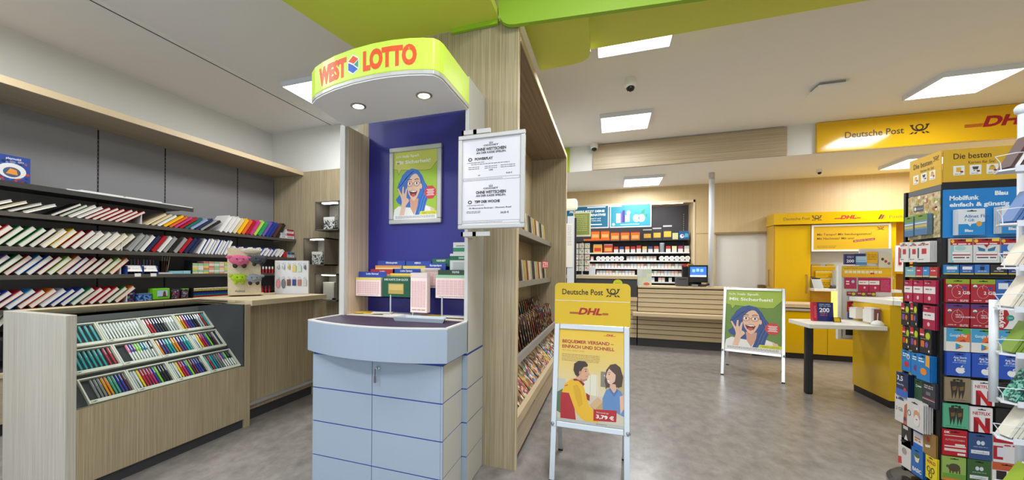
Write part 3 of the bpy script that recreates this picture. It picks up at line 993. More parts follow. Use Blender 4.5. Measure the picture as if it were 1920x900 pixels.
lg = mat('lunch_green', (110, 190, 30), 0.35)
box('box', lg, -4.47, -4.41, 2.735, 2.915, D_ + 0.001, D_ + 0.125, t, bevel=0.018)
box('lid', lg, -4.408, -4.385, 2.738, 2.912, D_ + 0.004, D_ + 0.122, t, bevel=0.01)
a = Art((-4.3845, 2.735, D_), Y_, Z_)
a.rect(0.045, 0.03, 0.15, 0.1, (170, 200, 220), 1)
a.poly([(0.10, 0.035), (0.135, 0.035), (0.13, 0.085), (0.115, 0.095), (0.104, 0.08)], (130, 60, 50), 2)
a.rect(0.05, 0.03, 0.15, 0.04, (90, 130, 80), 2)
a.build(t, 'lid_print')
for k, yy in enumerate((2.985, 3.085)):
    t = thing('toy_cup', 'small %s cup, %s' % (['dark printed', 'green rimmed printed'][k], ['next to the green lunch box', 'between the dark cup and the markers']
                                           [k]), 'cup', (-4.42, yy, D_))
    B().lathe((-4.42, yy, D_ + 0.001), [(0.036, 0), (0.043, 0.1)], 22).obj('cup', busy('cup_print_%d' % k, [(60, 50, 60), (130, 40, 60), (150, 150, 140), (90, 80, 130), (40, 36, 40)], 90, 0.35), t)
    B().lathe((-4.42, yy, D_ + 0.101), [(0.046, 0), (0.046, 0.008)], 22).obj('rim', [CHAR, lg][k], t)
mk = slots(B().slot(0).box(-0.05, -0.02, -0.0085, 0.0085, 0, 0.017).slot(1).lathe((0, 0, 0), [(0.0085, 0), (0.0085, 0.02), (0.006, 0.024)], 8).xf(Matrix.Identity(4)).mesh('marker'), 2)
mkb = B().slot(0).tube([(-0.05, 0, 0.0085), (-0.02, 0, 0.0085)], 0.0085, 8).slot(1).tube([(-0.02, 0, 0.0085), (0, 0, 0.0085)], [0.0088, 0.0078], 8)
mk = slots(mkb.mesh('marker'), 2)
for r, (nm, rgb) in enumerate([('red', (196, 30, 36)), ('green', (10, 130, 110)), ('blue', (30, 60, 170)), ('black', (36, 36, 60)), ('yellow', (220, 190, 60)), ('white', (216, 210, 196))]):
    for c in range(26):
        inst('marker_pen', mk, [BLACKM, mat('marker_' + nm, rgb, 0.35)], Matrix.Translation((-4.376, 3.17 + c * 0.0182, D_ + 0.001 + r * 0.0178 + 0.001)), None,
             '%s marker, %s along the %s layer of the marker stack' % (nm, nth(c + 1), nth(r + 1)), 'marker', '%s markers in the stack' % nm)
t = thing('marker_rack', 'black rack holding the layered marker pens on the fourth shelf', 'rack', (-4.42, 3.4, D_))
box('side', BLACKM, -4.52, -4.372, 3.152, 3.158, D_ + 0.001, D_ + 0.112, t)
box('side', BLACKM, -4.52, -4.372, 3.636, 3.642, D_ + 0.001, D_ + 0.112, t)
box('rack_back', BLACKM, -4.445, -4.43, 3.158, 3.636, D_ + 0.001, D_ + 0.112, t)
# pink school case low down
t = thing('school_case', 'bright pink school case on the lowest shelf behind the counter', 'bag', (-4.45, 1.55, 0.5))
box('case', mat('case_pink', (220, 40, 120), 0.4), -4.52, -4.37, 1.38, 1.64, 0.502, 0.64, t, bevel=0.03)
B().tube([(-4.45, 1.45, 0.63), (-4.45, 1.47, 0.68), (-4.45, 1.55, 0.69), (-4.45, 1.57, 0.63)], 0.008, 8).obj('handle', mat('case_blue', (40, 140, 200), 0.4), t)

# ---------------------------------------------------------- plush pouch display on the counter
p0, p1 = Vector((-3.352, 2.755, 1.031)), Vector((-3.208, 3.002, 1.031))
u = (p1 - p0).normalized()
n_ = u.cross(Z_)
v = (Z_ - n_ * 0.12).normalized()
w_ = (p1 - p0).length
t = thing('plush_display', 'tall natural card display board of plush pouches standing on the counter', 'display', p0, 0)
Mf = frameM(p0, u, v)
B().box(0, w_, 0, 0.46, -0.02, 0).xf(Mf).obj('board', mottled('natural_card', (206, 190, 158), (226, 212, 184), 60, 0.8), t)
B().box(0.0, w_, 0.0, 0.02, -0.02, 0.10).xf(Mf).obj('foot', mat('card_foot', (210, 194, 160), 0.8), t)
a = Art(Mf @ Vector((0, 0, 0.0)), u, Mf.to_3x3() @ Vector((0, 1, 0)))
a.text('FRIENDS', 0.06, 0.035, 0.016, (60, 50, 40), 1, bold=0.02)
a.build(t, 'lettering')
hk = B()
for hx, hy in ((0.10, 0.36), (0.22, 0.36), (0.09, 0.2), (0.2, 0.19)):
    tag(B().tube([Mf @ Vector((hx, hy, 0)), Mf @ Vector((hx, hy + 0.004, 0.06)), Mf @ Vector((hx, hy + 0.02, 0.075))], 0.002, 6).obj('hook', SILV, t), None)


def ellipsoid(b, c, r, nu=14, nv=9, bump=0.0):
    vs, fs = [], []
    for i in range(nv + 1):
        ph = math.pi * i / nv
        for j in range(nu):
            th = 2 * math.pi * j / nu
            k = 1 + bump * math.sin(5 * th + 3 * ph)
            vs.append((c[0] + r[0] * k * math.sin(ph) * math.cos(th), c[1] + r[1] * k * math.sin(ph) * math.sin(th), c[2] + r[2] * math.cos(ph)))
    for i in range(nv):
        for j in range(nu):
            fs.append((i * nu + j, (i + 1) * nu + j, (i + 1) * nu + (j + 1) % nu, i * nu + (j + 1) % nu))
    return b.add(vs, fs)


def fuzzy(nm, rgb):
    d = tuple(max(0, int(c * 0.72)) for c in rgb)
    return mottled(nm, d, rgb, 240, 0.9, 2, 0.6)


for (cx, cy, k, nm, rgb) in [(0.09, 0.335, 1.25, 'pink', (226, 110, 150)), (0.25, 0.345, 1.1, 'dark grey', (74, 80, 90)), (0.085, 0.165, 1.0, 'lime green', (176, 214, 30)), (0.21, 0.16, 1.05, 'light grey', (150, 156, 166))]:
    M = Mf @ Matrix.Translation((cx, cy, 0.052)) @ Matrix.Scale(k, 4)
    t = thing('plush_pouch', '%s plush animal pouch hanging on the display board' % nm, 'plush', M=M, group='plush pouches')
    fm = fuzzy('plush_' + nm.replace(' ', '_'), rgb)
    b = ellipsoid(B(), (0, 0, 0), (0.07, 0.042, 0.024), 18, 10, 0.03)
    b.obj('head', fm, t, smooth=True, local=True)
    for sx in (-1, 1):
        ellipsoid(B(), (sx * 0.066, 0.022, 0), (0.028, 0.014, 0.01)).xf(Matrix.Translation((0, 0, 0))).obj('ear', fm, t, smooth=True, local=True)
        ellipsoid(B(), (sx * 0.022, 0.006, 0.023), (0.005, 0.005, 0.004), 8, 6).obj('eye', mat('bead_black', (12, 12, 14), 0.15), t, smooth=True, local=True)
        ellipsoid(B(), (sx * 0.03, -0.04, 0.0), (0.018, 0.022, 0.012), 10, 6).obj('paw', mat('plush_dark', (44, 44, 48), 0.9) if nm != 'lime green' else fm, t, smooth=True, local=True)
    ellipsoid(B(), (0, -0.012, 0.024), (0.016, 0.011, 0.006), 10, 6).obj('snout', fm, t, smooth=True, local=True)
ellp = ellipsoid(B(), (0.2, 0.43, 0.03), (0.09, 0.03, 0.016), 14, 8, 0.06).xf(Mf).obj('plush_pouch', fuzzy('plush_cream', (230, 220, 200)), None, smooth=True)
tag(ellp, 'cream fluffy pouch along the top of the display board', 'plush', 'plush pouches')

# ---------------------------------------------------------- key tag display
p0, p1 = Vector((-3.245, 3.205, 1.031)), Vector((-2.95, 3.361, 1.031))
u = (p1 - p0).normalized()
n_ = u.cross(Z_)
Mf = frameM(p0, u, Z_)
w_, h_ = (p1 - p0).length, 0.345
t = thing('tag_display', 'square white display board of key tags at the end of the counter', 'display', p0)
B().box(0, w_, 0, h_, -0.05, -0.0).xf(Mf).obj('board', mat('display_white', (226, 226, 230), 0.5), t)
for r in range(2):
    for c in range(6):
        cx, cy = 0.035 + c * (w_ - 0.07) / 5, (0.31, 0.165)[r]
        nm, rgb, sh = [[('silver swirl', (190, 192, 196), 0), ('silver wing', (196, 198, 200), 0), ('gold bead', (206, 180, 100), 0), ('gold drop', (210, 186, 110), 1), ('pale green', (186, 200, 170), 1), ('dark silver', (120, 124, 130), 0)],
                       [('pink oval', (226, 150, 160), 2), ('grey oval', (120, 124, 134), 2), ('brown leather', (120, 70, 46), 1), ('blue leather', (36, 56, 130), 1), ('tan leather', (180, 120, 96), 1), ('pale grey leather', (196, 204, 200), 1)]][r][c]
        t = thing('key_tag', '%s key tag, %s in the %s row of the white display board' % (nm, nth(c + 1), ['upper', 'lower'][r]), 'key tag', M=Mf @ Matrix.Translation((cx, cy, 0.004)), group='key tags')
        b = B()
        pts = [(0.012 * math.cos(q / 10 * 2 * math.pi), 0.012 * math.sin(q / 10 * 2 * math.pi), 0) for q in range(11)]
        b.tube(pts, 0.0016, 5).obj('ring', SILV, t, local=True)
        km = mat('tag_' + nm.replace(' ', '_'), rgb, 0.35, 0.6 if r == 0 else 0.0)
        b = B()
        if sh == 0:
            ellipsoid(b, (0, -0.032, 0.002), (0.014, 0.022, 0.005), 10, 6)
            ellipsoid(b, (0.006, -0.05, 0.002), (0.008, 0.012, 0.004), 8, 5)
        elif sh == 1:
            b.box(-0.018, 0.018, -0.08, -0.016, 0, 0.006)
        else:
            ellipsoid(b, (0, -0.06, 0.002), (0.022, 0.05, 0.005), 16, 8)
        b.obj('fob', km, t, smooth=sh != 1, local=True)

# ============================================================ LOTTERY KIOSK
KX0, KX1 = -1.70, -0.79
t = thing('lottery_kiosk', 'tall pale blue-grey lottery kiosk with a lit lime canopy and drawers', 'kiosk', (-1.245, 2.25, 0))
K = t
# lower carcass with drawer fronts and navy joints
box('carcass', NAVYL, -1.664, -0.8255, 1.950, 2.24, 0.02, 0.80, t)
box('base', NAVYL, KX0 + 0.004, KX1 - 0.0035, 2.2455, 2.55, 0.02, 0.80, t)
zs = [0.0, 0.186, 0.388, 0.588, 0.79]
for za, zb in zip(zs, zs[1:]):
    for xa, xb in ((-1.667, -1.2555), (-1.2515, -0.835)):
        p = box('drawer_front', KIOSK, xa, xb, 1.945, 1.9495, za + 0.003, zb - 0.004, t)
        if zb == 0.79 and xa > -1.3:
            lkp = B().lathe((0, 0, 0), [(0.012, 0), (0.013, 0.008), (0.007, 0.012), (0.007, 0.024)], 14).xf(frameM((-1.213, 1.945, 0.742), X_, Z_)).obj('lock', SILV, p)
            B().tube([(-1.217, 1.918, 0.742), (-1.221, 1.922, 0.70)], 0.003, 6).box(-1.2275, -1.2145, 1.919, 1.923, 0.665, 0.70).obj('key', mat('dark_key', (120, 122, 126), 0.35, 0.7), p)
    box('side_panel', KIOSKW, -0.825, -0.822, 1.962, 2.239, za + 0.004, zb - 0.003, t)
    box('side_panel', KIOSKW, -1.668, -1.66, 1.962, 2.236, za + 0.004, zb - 0.003, t)
    box('rear_side_panel', KIOSKW, -0.793, -0.79, 2.246, 2.55, za + 0.004, zb - 0.003, t)
    box('rear_edge', KIOSK, -0.8215, -0.79, 2.2405, 2.2452, za + 0.004, zb - 0.003, t)
    box('rear_side_panel', KIOSKW, -1.70, -1.694, 2.248, 2.55, za + 0.004, zb - 0.003, t)
for za, zb in zip(zs, zs[1:]):
    box('corner_strip', KIOSK, -0.834, -0.822, 1.9465, 1.9615, za + 0.003, zb - 0.004, t)
# writing shelf with a bowed front
arc = [(-0.79, 1.925)] + [(-0.79 - 0.91 * q / 16, 1.925 + 0.01 * q / 16 - 0.105 * (1 - ((q - 8) / 8.0) ** 2)) for q in range(1, 16)] + [(-1.70, 1.935)]
apron = [(x, y) for x, y in arc]
poly = [(-0.79, 2.25)] + [(-1.70, 2.25)][:0] + []
outline = [(-1.70, 2.25)] + list(reversed(arc)) + [(-0.79, 2.25)]
B().prism(outline, 0.808, 0.985, 'Z').obj('shelf_apron', [KIOSK], t, bevel=0.002)
inner = [(-1.675, 2.45)] + [(x * 0.965 - 0.0435 if False else -1.245 + (x + 1.245) * 0.955, y + 0.022) for x, y in reversed(arc)] + [(-0.815, 2.45)]
box('shelf_bed', KIOSKW, -1.664, -0.813, 2.252, 2.50, 0.80, 0.985, t)
rimo = [(x, y) for x, y in outline]
rb = B()
no = len(arc)
ra = list(reversed(arc))
ri = [(-1.245 + (x + 1.245) * 0.955, y + 0.020) for x, y in ra]
vs = [(x, y, z) for z in (0.985, 0.992) for x, y in ra + ri]
m = len(ra)
fs = []
for j in range(m - 1):
    fs += [(2 * m + j, 2 * m + j + 1, 3 * m + j + 1, 3 * m + j), (j, j + 1, 2 * m + j + 1, 2 * m + j), (m + j + 1, m + j, 3 * m + j, 3 * m + j + 1)]
rb.add(vs, fs)
rb.box(-1.70, -1.679, 1.94, 2.25, 0.985, 0.992).box(-0.811, -0.79, 1.93, 2.25, 0.985, 0.992)
rb.obj('shelf_rim', mat('pale_rim', (222, 222, 222), 0.4), t)
B().prism([(x, y) for x, y in [(-1.679, 2.26)] + ri + [(-0.811, 2.26)]], 0.9845, 0.988, 'Z').obj('writing_mat', mat('plum_mat', (62, 50, 76), 0.55), t)
# side walls, back panel, light wood lining
LIN = wood('pale_lining', (190, 168, 142), (214, 196, 172), 'Z', fine=60)
for x0, x1 in ((-1.705, -1.665), (-0.812, -0.79)):
    box('side_wall', KIOSKW, x0, x1, 2.235, 2.55, 0.80, 2.44 if x0 > -1 else 2.26, t, bevel=0.002)
box('lining', LIN, -1.665, -1.655, 2.26, 2.505, 0.985, 2.25, t)
box('lining', LIN, -0.818, -0.812, 2.26, 2.505, 0.985, 2.25, t)
box('back_panel', NAVY, -1.66, -0.812, 2.505, 2.53, 0.80, 2.40, t)
box('inner_ledge', mat('pale_ledge', (226, 220, 206), 0.4), -1.655, -0.818, 2.25, 2.505, 0.985, 0.991, t)
# canopy
cf = [(-0.79, 2.24), (-0.79, 1.85), (-0.797, 1.815), (-0.815, 1.785), (-0.86, 1.765), (-0.93, 1.744), (-1.02, 1.729), (-1.12, 1.724), (-1.25, 1.732), (-1.38, 1.755), (-1.48, 1.785), (-1.56, 1.818), (-1.62, 1.86), (-1.67, 2.24)]
cin = [(-1.2 + (x + 1.2) * 0.985, 2.0 + (y - 2.0) * 0.985) for x, y in cf]
B().prism(list(reversed(cin)), 2.246, 2.252, 'Z').obj('canopy_soffit', mat('soffit_grey', (246, 246, 244), 0.5), t)
B().prism(list(reversed(cf)), 2.252, 2.272, 'Z').obj('canopy_rim', SILVM, t, bevel=0.002)
LG = mat('lit_lime_acrylic', (186, 214, 72), 0.35, 0, 0.34)
B().prism(list(reversed(cf)), 2.272, 2.43, 'Z').obj('lit_fascia', LG, t, bevel=0.006)
# lettering wrapped round the bowed fascia
front = cf[4:12]
acc = [0.0]
for p, q in zip(front, front[1:]):
    acc.append(acc[-1] + math.dist(p, q))
LEN = acc[-1]


def wrap(sv):
    """distance from the far-side end of the arc (x = -1.56) -> point and normal"""
    d = max(0.0, min(LEN, LEN - sv))
    for k in range(len(front) - 1):
        if d <= acc[k + 1] or k == len(front) - 2:
            f = (d - acc[k]) / (acc[k + 1] - acc[k])
            p, q = Vector(front[k] + (0,)), Vector(front[k + 1] + (0,))
            tg = (p - q).normalized()
            return p.lerp(q, f), tg.cross(Z_)


def wrap_art(build, name):
    a = Art((0, 0, 0), X_, Y_)
    a.step = 1.0
    build(a)
    out = []
    inv = wm(K).inverted()
    for x, z, lay in a.v:
        p, nn = wrap(x)
        out.append(tuple(inv @ (p + nn * (0.0012 + 0.0005 * lay) + Z_ * z)))
    me = bpy.data.meshes.new(name)
    me.from_pydata(out, [], a.f)
    me.polygons.foreach_set('material_index', a.mi)
    for q in a.mats:
        me.materials.append(q)
    o = bpy.data.objects.new(name, me)
    COL.objects.link(o)
    o.parent = K
    return o


def west(a):
    o = (236, 84, 26)
    z0, h = 2.304, 0.092
    a.text('WEST', 0.05, z0, h, o, 1, w=0.232, bold=0.06, res=3)
    a.text('LOTTO', 0.392, z0, h, o, 1, w=0.292, bold=0.06, res=4)
    cx, cz = 0.330, z0 + h * 0.45
    hx = [(cx + 0.044 * math.sin(math.pi / 3 * k), cz + 0.052 * math.cos(math.pi / 3 * k)) for k in range(6)]
    a.poly(hx, (240, 240, 240), 1)
    s = 0.86
    ix = [(cx + (x - cx) * s, cz + (z - cz) * s) for x, z in hx]
    c = (cx, cz)
    a.poly([ix[0], ix[1], (cx + 0.002, cz + 0.004), ix[5]], o, 2)
    a.poly([(ix[1][0], ix[1][1] - 0.006), ix[2], (cx + 0.006, cz - 0.002)], (40, 160, 110), 2)
    a.poly([(ix[5][0], ix[5][1] - 0.008), (cx - 0.002, cz - 0.003), (ix[2][0] - 0.003, ix[2][1] - 0.006), ix[3], ix[4]], (28, 96, 200), 2)


wrap_art(west, 'lettering')
for k, (x, y) in enumerate(((-1.38, 1.975), (-0.957, 1.973))):
    s = B().lathe((x, y, 2.246), [(0.045, 0.002), (0.045, -0.004), (0.034, -0.006), (0.034, 0.001)], 24).obj('spotlight_ring', mat('brushed_ring', (170, 164, 156), 0.35, 0.7), t)
    B().lathe((x, y, 2.242), [(0.026, 0.0), (0.026, -0.003)], 20).obj('spotlight_lens', mat('warm_spot', (255, 240, 214), 0.4, 0, 9.0), s)
    d = bpy.data.lights.new('kiosk_spot', 'SPOT')
    d.energy = 7
    d.spot_size = R_(105)
    d.spot_blend = 0.7
    d.color = (1, 0.9, 0.76)
    d.shadow_soft_size = 0.03
    so = bpy.data.objects.new('kiosk_spot', d)
    so.location = (x, y, 2.23)
    COL.objects.link(so)


# ---------------------------------------------------------- the comic-style woman poster (used twice)
def woman(a, W, H, bg, bub, hair, fr=(240, 240, 238), lots=True):
    def P(*pts):
        return [(x * W, (1 - y) * H) for x, y in pts]

    def C(cx, cy, rx, ry, col, lay, n=20):
        a.ell(cx * W, (1 - cy) * H, rx * W, ry * H, col, lay, n)
    ln = (24, 30, 40)
    skin, skd = (232, 192, 164), (214, 160, 132)
    hd = tuple(int(c * 0.6) for c in hair)
    hl = tuple(min(255, int(c * 1.35)) for c in hair)
    a.rect(0, 0, W, H, bg, 0.5)
    a.poly(P((0, 0), (1, 0), (1, .165), (.86, .285), (.74, .295), (.17, .265), (.115, .335), (.085, .262), (0, .245)), bub, 1)
    a.line(P((1, .165), (.86, .285), (.74, .295), (.17, .265), (.115, .335), (.085, .262), (0, .245)), 0.006 * W, ln, 1.5)
    a.text('Ich hab Spaß.', .055 * W, (1 - .083) * H, .036 * H, (238, 240, 226), 2, w=.55 * W, bold=0.012, res=3)
    a.text('Mit Sicherheit!', .055 * W, (1 - .178) * H, .052 * H, (246, 246, 236), 2, w=.79 * W, bold=0.022, res=3)
    # hair behind
    a.poly(P((.42, .255), (.30, .285), (.20, .35), (.14, .44), (.085, .52), (.10, .585), (.15, .56), (.13, .64), (.05, .70), (.10, .755), (.22, .80), (.27, .94), (.68, .94), (.72, .82), (.78, .72), (.74, .62), (.80, .55), (.72, .47), (.66, .37), (.56, .28)), hair, 2)
    # shirt, neck
    a.poly(P((.0, .94), (.02, .85), (.12, .80), (.28, .82), (.42, .83), (.60, .83), (.72, .80), (.88, .84), (.97, .94)), (236, 236, 232), 3)
    a.poly(P((.38, .70), (.58, .70), (.56, .82), (.48, .94), (.40, .84)), skd, 3.4)
    a.poly(P((.84, .84), (.93, .85), (.99, .94), (.88, .94)), skin, 3.6)
    # face
    a.poly(P((.33, .44), (.36, .37), (.44, .33), (.54, .34), (.60, .40), (.63, .50), (.60, .60), (.55, .68), (.48, .735), (.41, .70), (.35, .62), (.32, .53)), skin, 4)
    C(.635, .525, .028, .04, skin, 4.2, 12)
    # fringe and side locks over the face
    a.poly(P((.48, .262), (.36, .30), (.24, .38), (.16, .50), (.15, .56), (.25, .52), (.33, .44), (.42, .36), (.50, .33), (.58, .36), (.63, .44), (.66, .52), (.70, .60), (.62, .68), (.50, .94), (.70, .94), (.74, .80), (.78, .70), (.72, .60), (.76, .52), (.68, .42), (.60, .31)), hair, 5)
    for q in range(5):
        o = q * 0.028
        a.line(P((.50 - o, .285 + o * .3), (.33 - o, .35 + o), (.21 - o * .6, .47 + o * .4), (.13 - o * .2, .55 - o)), 0.008 * W, hd if q % 2 else hl, 5.6)
        a.line(P((.56 + o * .6, .33 + o * .5), (.66 + o * .5, .47), (.70 + o, .60), (.62 + o, .74), (.55 + o, .93)), 0.008 * W, hd if q % 2 == 0 else hl, 5.6)
    # eyes, brows, glasses
    for ex in (.375, .535):
        C(ex, .475, .042, .02, (240, 240, 240), 6, 14)
        C(ex + .004, .475, .019, .018, (40, 60, 90), 6.5, 12)
        a.line(P((ex - .05, .428), (ex, .412), (ex + .05, .422)), 0.016 * W, (90, 50, 40), 6)
        a.ring(ex * W, (1 - .482) * H, .068 * W, .042 * H, .008 * W, (150, 70, 50), 7, 20)
    a.line(P((.443, .475), (.467, .475)), 0.008 * W, (150, 70, 50), 7)
    a.line(P((.603, .47), (.64, .49)), 0.008 * W, (150, 70, 50), 7)
    a.line(P((.455, .49), (.435, .55), (.47, .56)), 0.007 * W, skd, 6)
    # mouth
    a.poly(P((.36, .585), (.43, .575), (.52, .58), (.555, .595), (.52, .655), (.46, .675), (.40, .65)), (110, 24, 30), 6)
    a.poly(P((.375, .588), (.43, .582), (.52, .586), (.54, .597), (.46, .605)), (244, 244, 240), 6.5)
    C(.46, .648, .05, .02, (206, 80, 80), 6.5, 12)
    # raised hand
    a.poly(P((.14, .94), (.17, .86), (.20, .74), (.18, .68), (.13, .60), (.095, .545), (.12, .535), (.17, .60), (.20, .635), (.205, .56), (.215, .515), (.245, .515), (.24, .60), (.262, .63), (.285, .565), (.305, .54), (.325, .55), (.31, .62), (.305, .68), (.35, .70), (.37, .73), (.34, .755), (.29, .80), (.27, .87), (.25, .94)), skin, 8)
    for l in (((.205, .64), (.225, .70)), ((.26, .635), (.262, .70)), ((.30, .68), (.275, .74))):
        a.line(P(*l), 0.006 * W, skd, 8.5)
    # badge
    a.poly(P(*[(.845 + .135 * math.cos(q * math.pi / 4 + .39), .62 + .10 * math.sin(q * math.pi / 4 + .39)) for q in range(8)]), (206, 60, 66), 6)
    for q in range(5):
        a.rect((.765 + .02 * (q % 2)) * W, (1 - .585 - q * .02) * H, (.93 - .015 * (q % 2)) * W, (1 - .575 - q * .02) * H, (246, 230, 226), 7)
    # brand tag and small print strip
    a.poly(P((.62, .89), (1, .885), (1, .94), (.60, .94)), (206, 222, 60), 8.6)
    a.text('WEST LOTTO', .66 * W, (1 - .93) * H, .026 * H, (200, 90, 40), 9, w=.30 * W, bold=0.02)
    a.rect(0, 0, W, .06 * H, (238, 238, 236), 9)
    a.greek(.05 * W, .95 * W, .042 * H, .006 * H, 3, .013 * H, (110, 112, 116), 9.5)


# snap frame on the navy panel
t = thing('wall_poster', 'silver framed poster of a laughing blue-haired woman on the navy kiosk panel', 'poster', (-1.27, 2.49, 1.88))
fx0, fx1, fz0, fz1, yf = -1.472, -1.071, 1.613, 2.150, 2.478
fr = B()
for a0 in ((fx0, fx1, fz0, fz0 + 0.032), (fx0, fx1, fz1 - 0.032, fz1), (fx0, fx0 + 0.032, fz0 + 0.032, fz1 - 0.032), (fx1 - 0.032, fx1, fz0 + 0.032, fz1 - 0.032)):
    fr.box(a0[0], a0[1], yf, yf + 0.027, a0[2], a0[3])
fr.obj('frame', SILVM, t, bevel=0.006)
box('backing', PAPER, fx0 + 0.03, fx1 - 0.03, yf + 0.014, yf + 0.02, fz0 + 0.03, fz1 - 0.03, t)
a = Art((fx0 + 0.032, yf + 0.0136, fz0 + 0.032), X_, Z_, 0.0003)
woman(a, fx1 - fx0 - 0.064, fz1 - fz0 - 0.064, (160, 196, 50), (204, 206, 90), (50, 110, 196))
a.build(t, 'poster_print')

# hinged notice frame on the kiosk side
t = thing('notice_frame', 'white notice in a silver swivel frame fixed to the kiosk edge', 'notice', (-0.62, 2.12, 1.78))
nx0, nx1, nz0, nz1, yn = -0.806, -0.428, 1.524, 2.046, 2.105
fr = B()
for a0 in ((nx0, nx1, nz0, nz0 + 0.024), (nx0, nx1, nz1 - 0.024, nz1), (nx0, nx0 + 0.024, nz0 + 0.024, nz1 - 0.024), (nx1 - 0.024, nx1, nz0 + 0.024, nz1 - 0.024)):
    fr.box(a0[0], a0[1], yn, yn + 0.022, a0[2], a0[3])
fr.obj('frame', SILVM, t, bevel=0.004)
box('backing', mat('notice_paper', (214, 214, 220), 0.6), nx0 + 0.022, nx1 - 0.022, yn + 0.009, yn + 0.016, nz0 + 0.022, nz1 - 0.022, t)
for z in (nz1 + 0.006, nz0 - 0.04):
    B().box(-0.72, -0.62, yn + 0.006, yn + 0.016, z, z + 0.024).box(-0.788, -0.776, yn + 0.006, 2.30, z, z + 0.024).box(-0.788, -0.70, yn + 0.006, yn + 0.016, z, z + 0.024).obj('bracket_arm', SILVM, t)
a = Art((nx0 + 0.024, yn + 0.0086, nz0 + 0.024), X_, Z_, 0.0003)
NW, NH = nx1 - nx0 - 0.048, nz1 - nz0 - 0.048
k_ = (44, 44, 48)
for q, top in enumerate((NH, NH * 0.5)):
    cx = NW * 0.5
    for w in (-1, 0, 1):
        a.poly([(cx + w * 0.007 - 0.003, top - 0.032), (cx + w * 0.007 + 0.003, top - 0.032), (cx + w * 0.010, top - 0.018 + 0.003 * (w == 0))], k_, 1)
    a.text('ODDSET', cx, top - 0.044, 0.009, k_, 1, w=0.085, align='c', bold=0.03)
    a.text('OHNE WETTSCHEIN', cx, top - 0.068, 0.016, k_, 1, w=0.17, align='c', bold=0.045)
    a.text('AN DER KASSE SPIELEN.', cx, top - 0.084, 0.011, k_, 1, w=0.17, align='c', bold=0.035)
    a.ring(0.045, top - 0.112, 0.012, 0.010, 0.005, k_, 1)
    a.text(['POWERPLAY', 'TIPP DER WOCHE'][q], 0.072, top - 0.118, 0.014, k_, 1, w=[0.105, 0.145][q], bold=0.05)
    a.greek(0.028, 0.13, top - 0.132, 0.003, 1, 0.01, (90, 90, 94))
    if q == 0:
        a.greek(0.05, 0.27, top - 0.142, 0.003, 1, 0.01, (90, 90, 94))
        for z in (0.157, 0.167):
            a.greek(0.035, 0.10, top - z, 0.003, 1, 0.01, (90, 90, 94))
            a.greek(0.13, 0.20, top - z, 0.003, 1, 0.01, (90, 90, 94))
            a.greek(0.22, 0.30, top - z, 0.003, 1, 0.01, (90, 90, 94))
        a.text('=30%', cx, top - 0.180, 0.008, k_, 1, align='c', bold=0.02)
        a.text('5,00', 0.09, top - 0.205, 0.006, k_, 1, bold=0.02)
        a.text('30,00 €', 0.25, top - 0.203, 0.008, k_, 1, bold=0.02)
    else:
        a.text('FK Motortyres Bottrops - Ghomsen Brazil', 0.04, top - 0.150, 0.008, k_, 1, w=0.24, bold=0.02)
        a.greek(0.025, 0.11, top - 0.166, 0.003, 2, 0.007, (90, 90, 94))
        a.text('24,00 €', 0.22, top - 0.180, 0.011, k_, 1, bold=0.02)
    zz = top - NH * 0.5 + 0.006
    for r in ((0.004, zz, NW - 0.004, zz + 0.0012), (0.004, zz + 0.014, NW - 0.004, zz + 0.0152), (0.004, zz, 0.0052, zz + 0.015), (NW - 0.0052, zz, NW - 0.004, zz + 0.015)):
        a.rect(*r, k_, 1)
    a.greek(0.012, NW * 0.7, zz + 0.006, 0.002, 1, 0.01, (110, 110, 114))
a.build(t, 'notice_print')

# ---------------------------------------------------------- betting slips on the kiosk shelf
t = thing('slip_rack', 'clear acrylic slip rack on chrome rods standing on the kiosk shelf', 'rack', (-1.27, 2.38, 0.99))
box('tier', ACRYL, -1.653, -1.225, 2.34, 2.48, 1.104, 1.110, t)
box('tier', ACRYL, -1.05, -0.822, 2.34, 2.48, 1.108, 1.114, t)
box('back_tier', ACRYL, -1.60, -0.83, 2.40, 2.41, 1.11, 1.30, t)
for x in (-1.373, -1.205, -1.00):
    B().lathe((x, 2.345, 0.991), [(0.006, 0), (0.006, 0.135)], 10).obj('rod', SILV, t)
    if x < -1.1:
        B().lathe((x, 2.345, 0.991), [(0.012, 0), (0.012, 0.006)], 12).obj('foot', SILV, t)


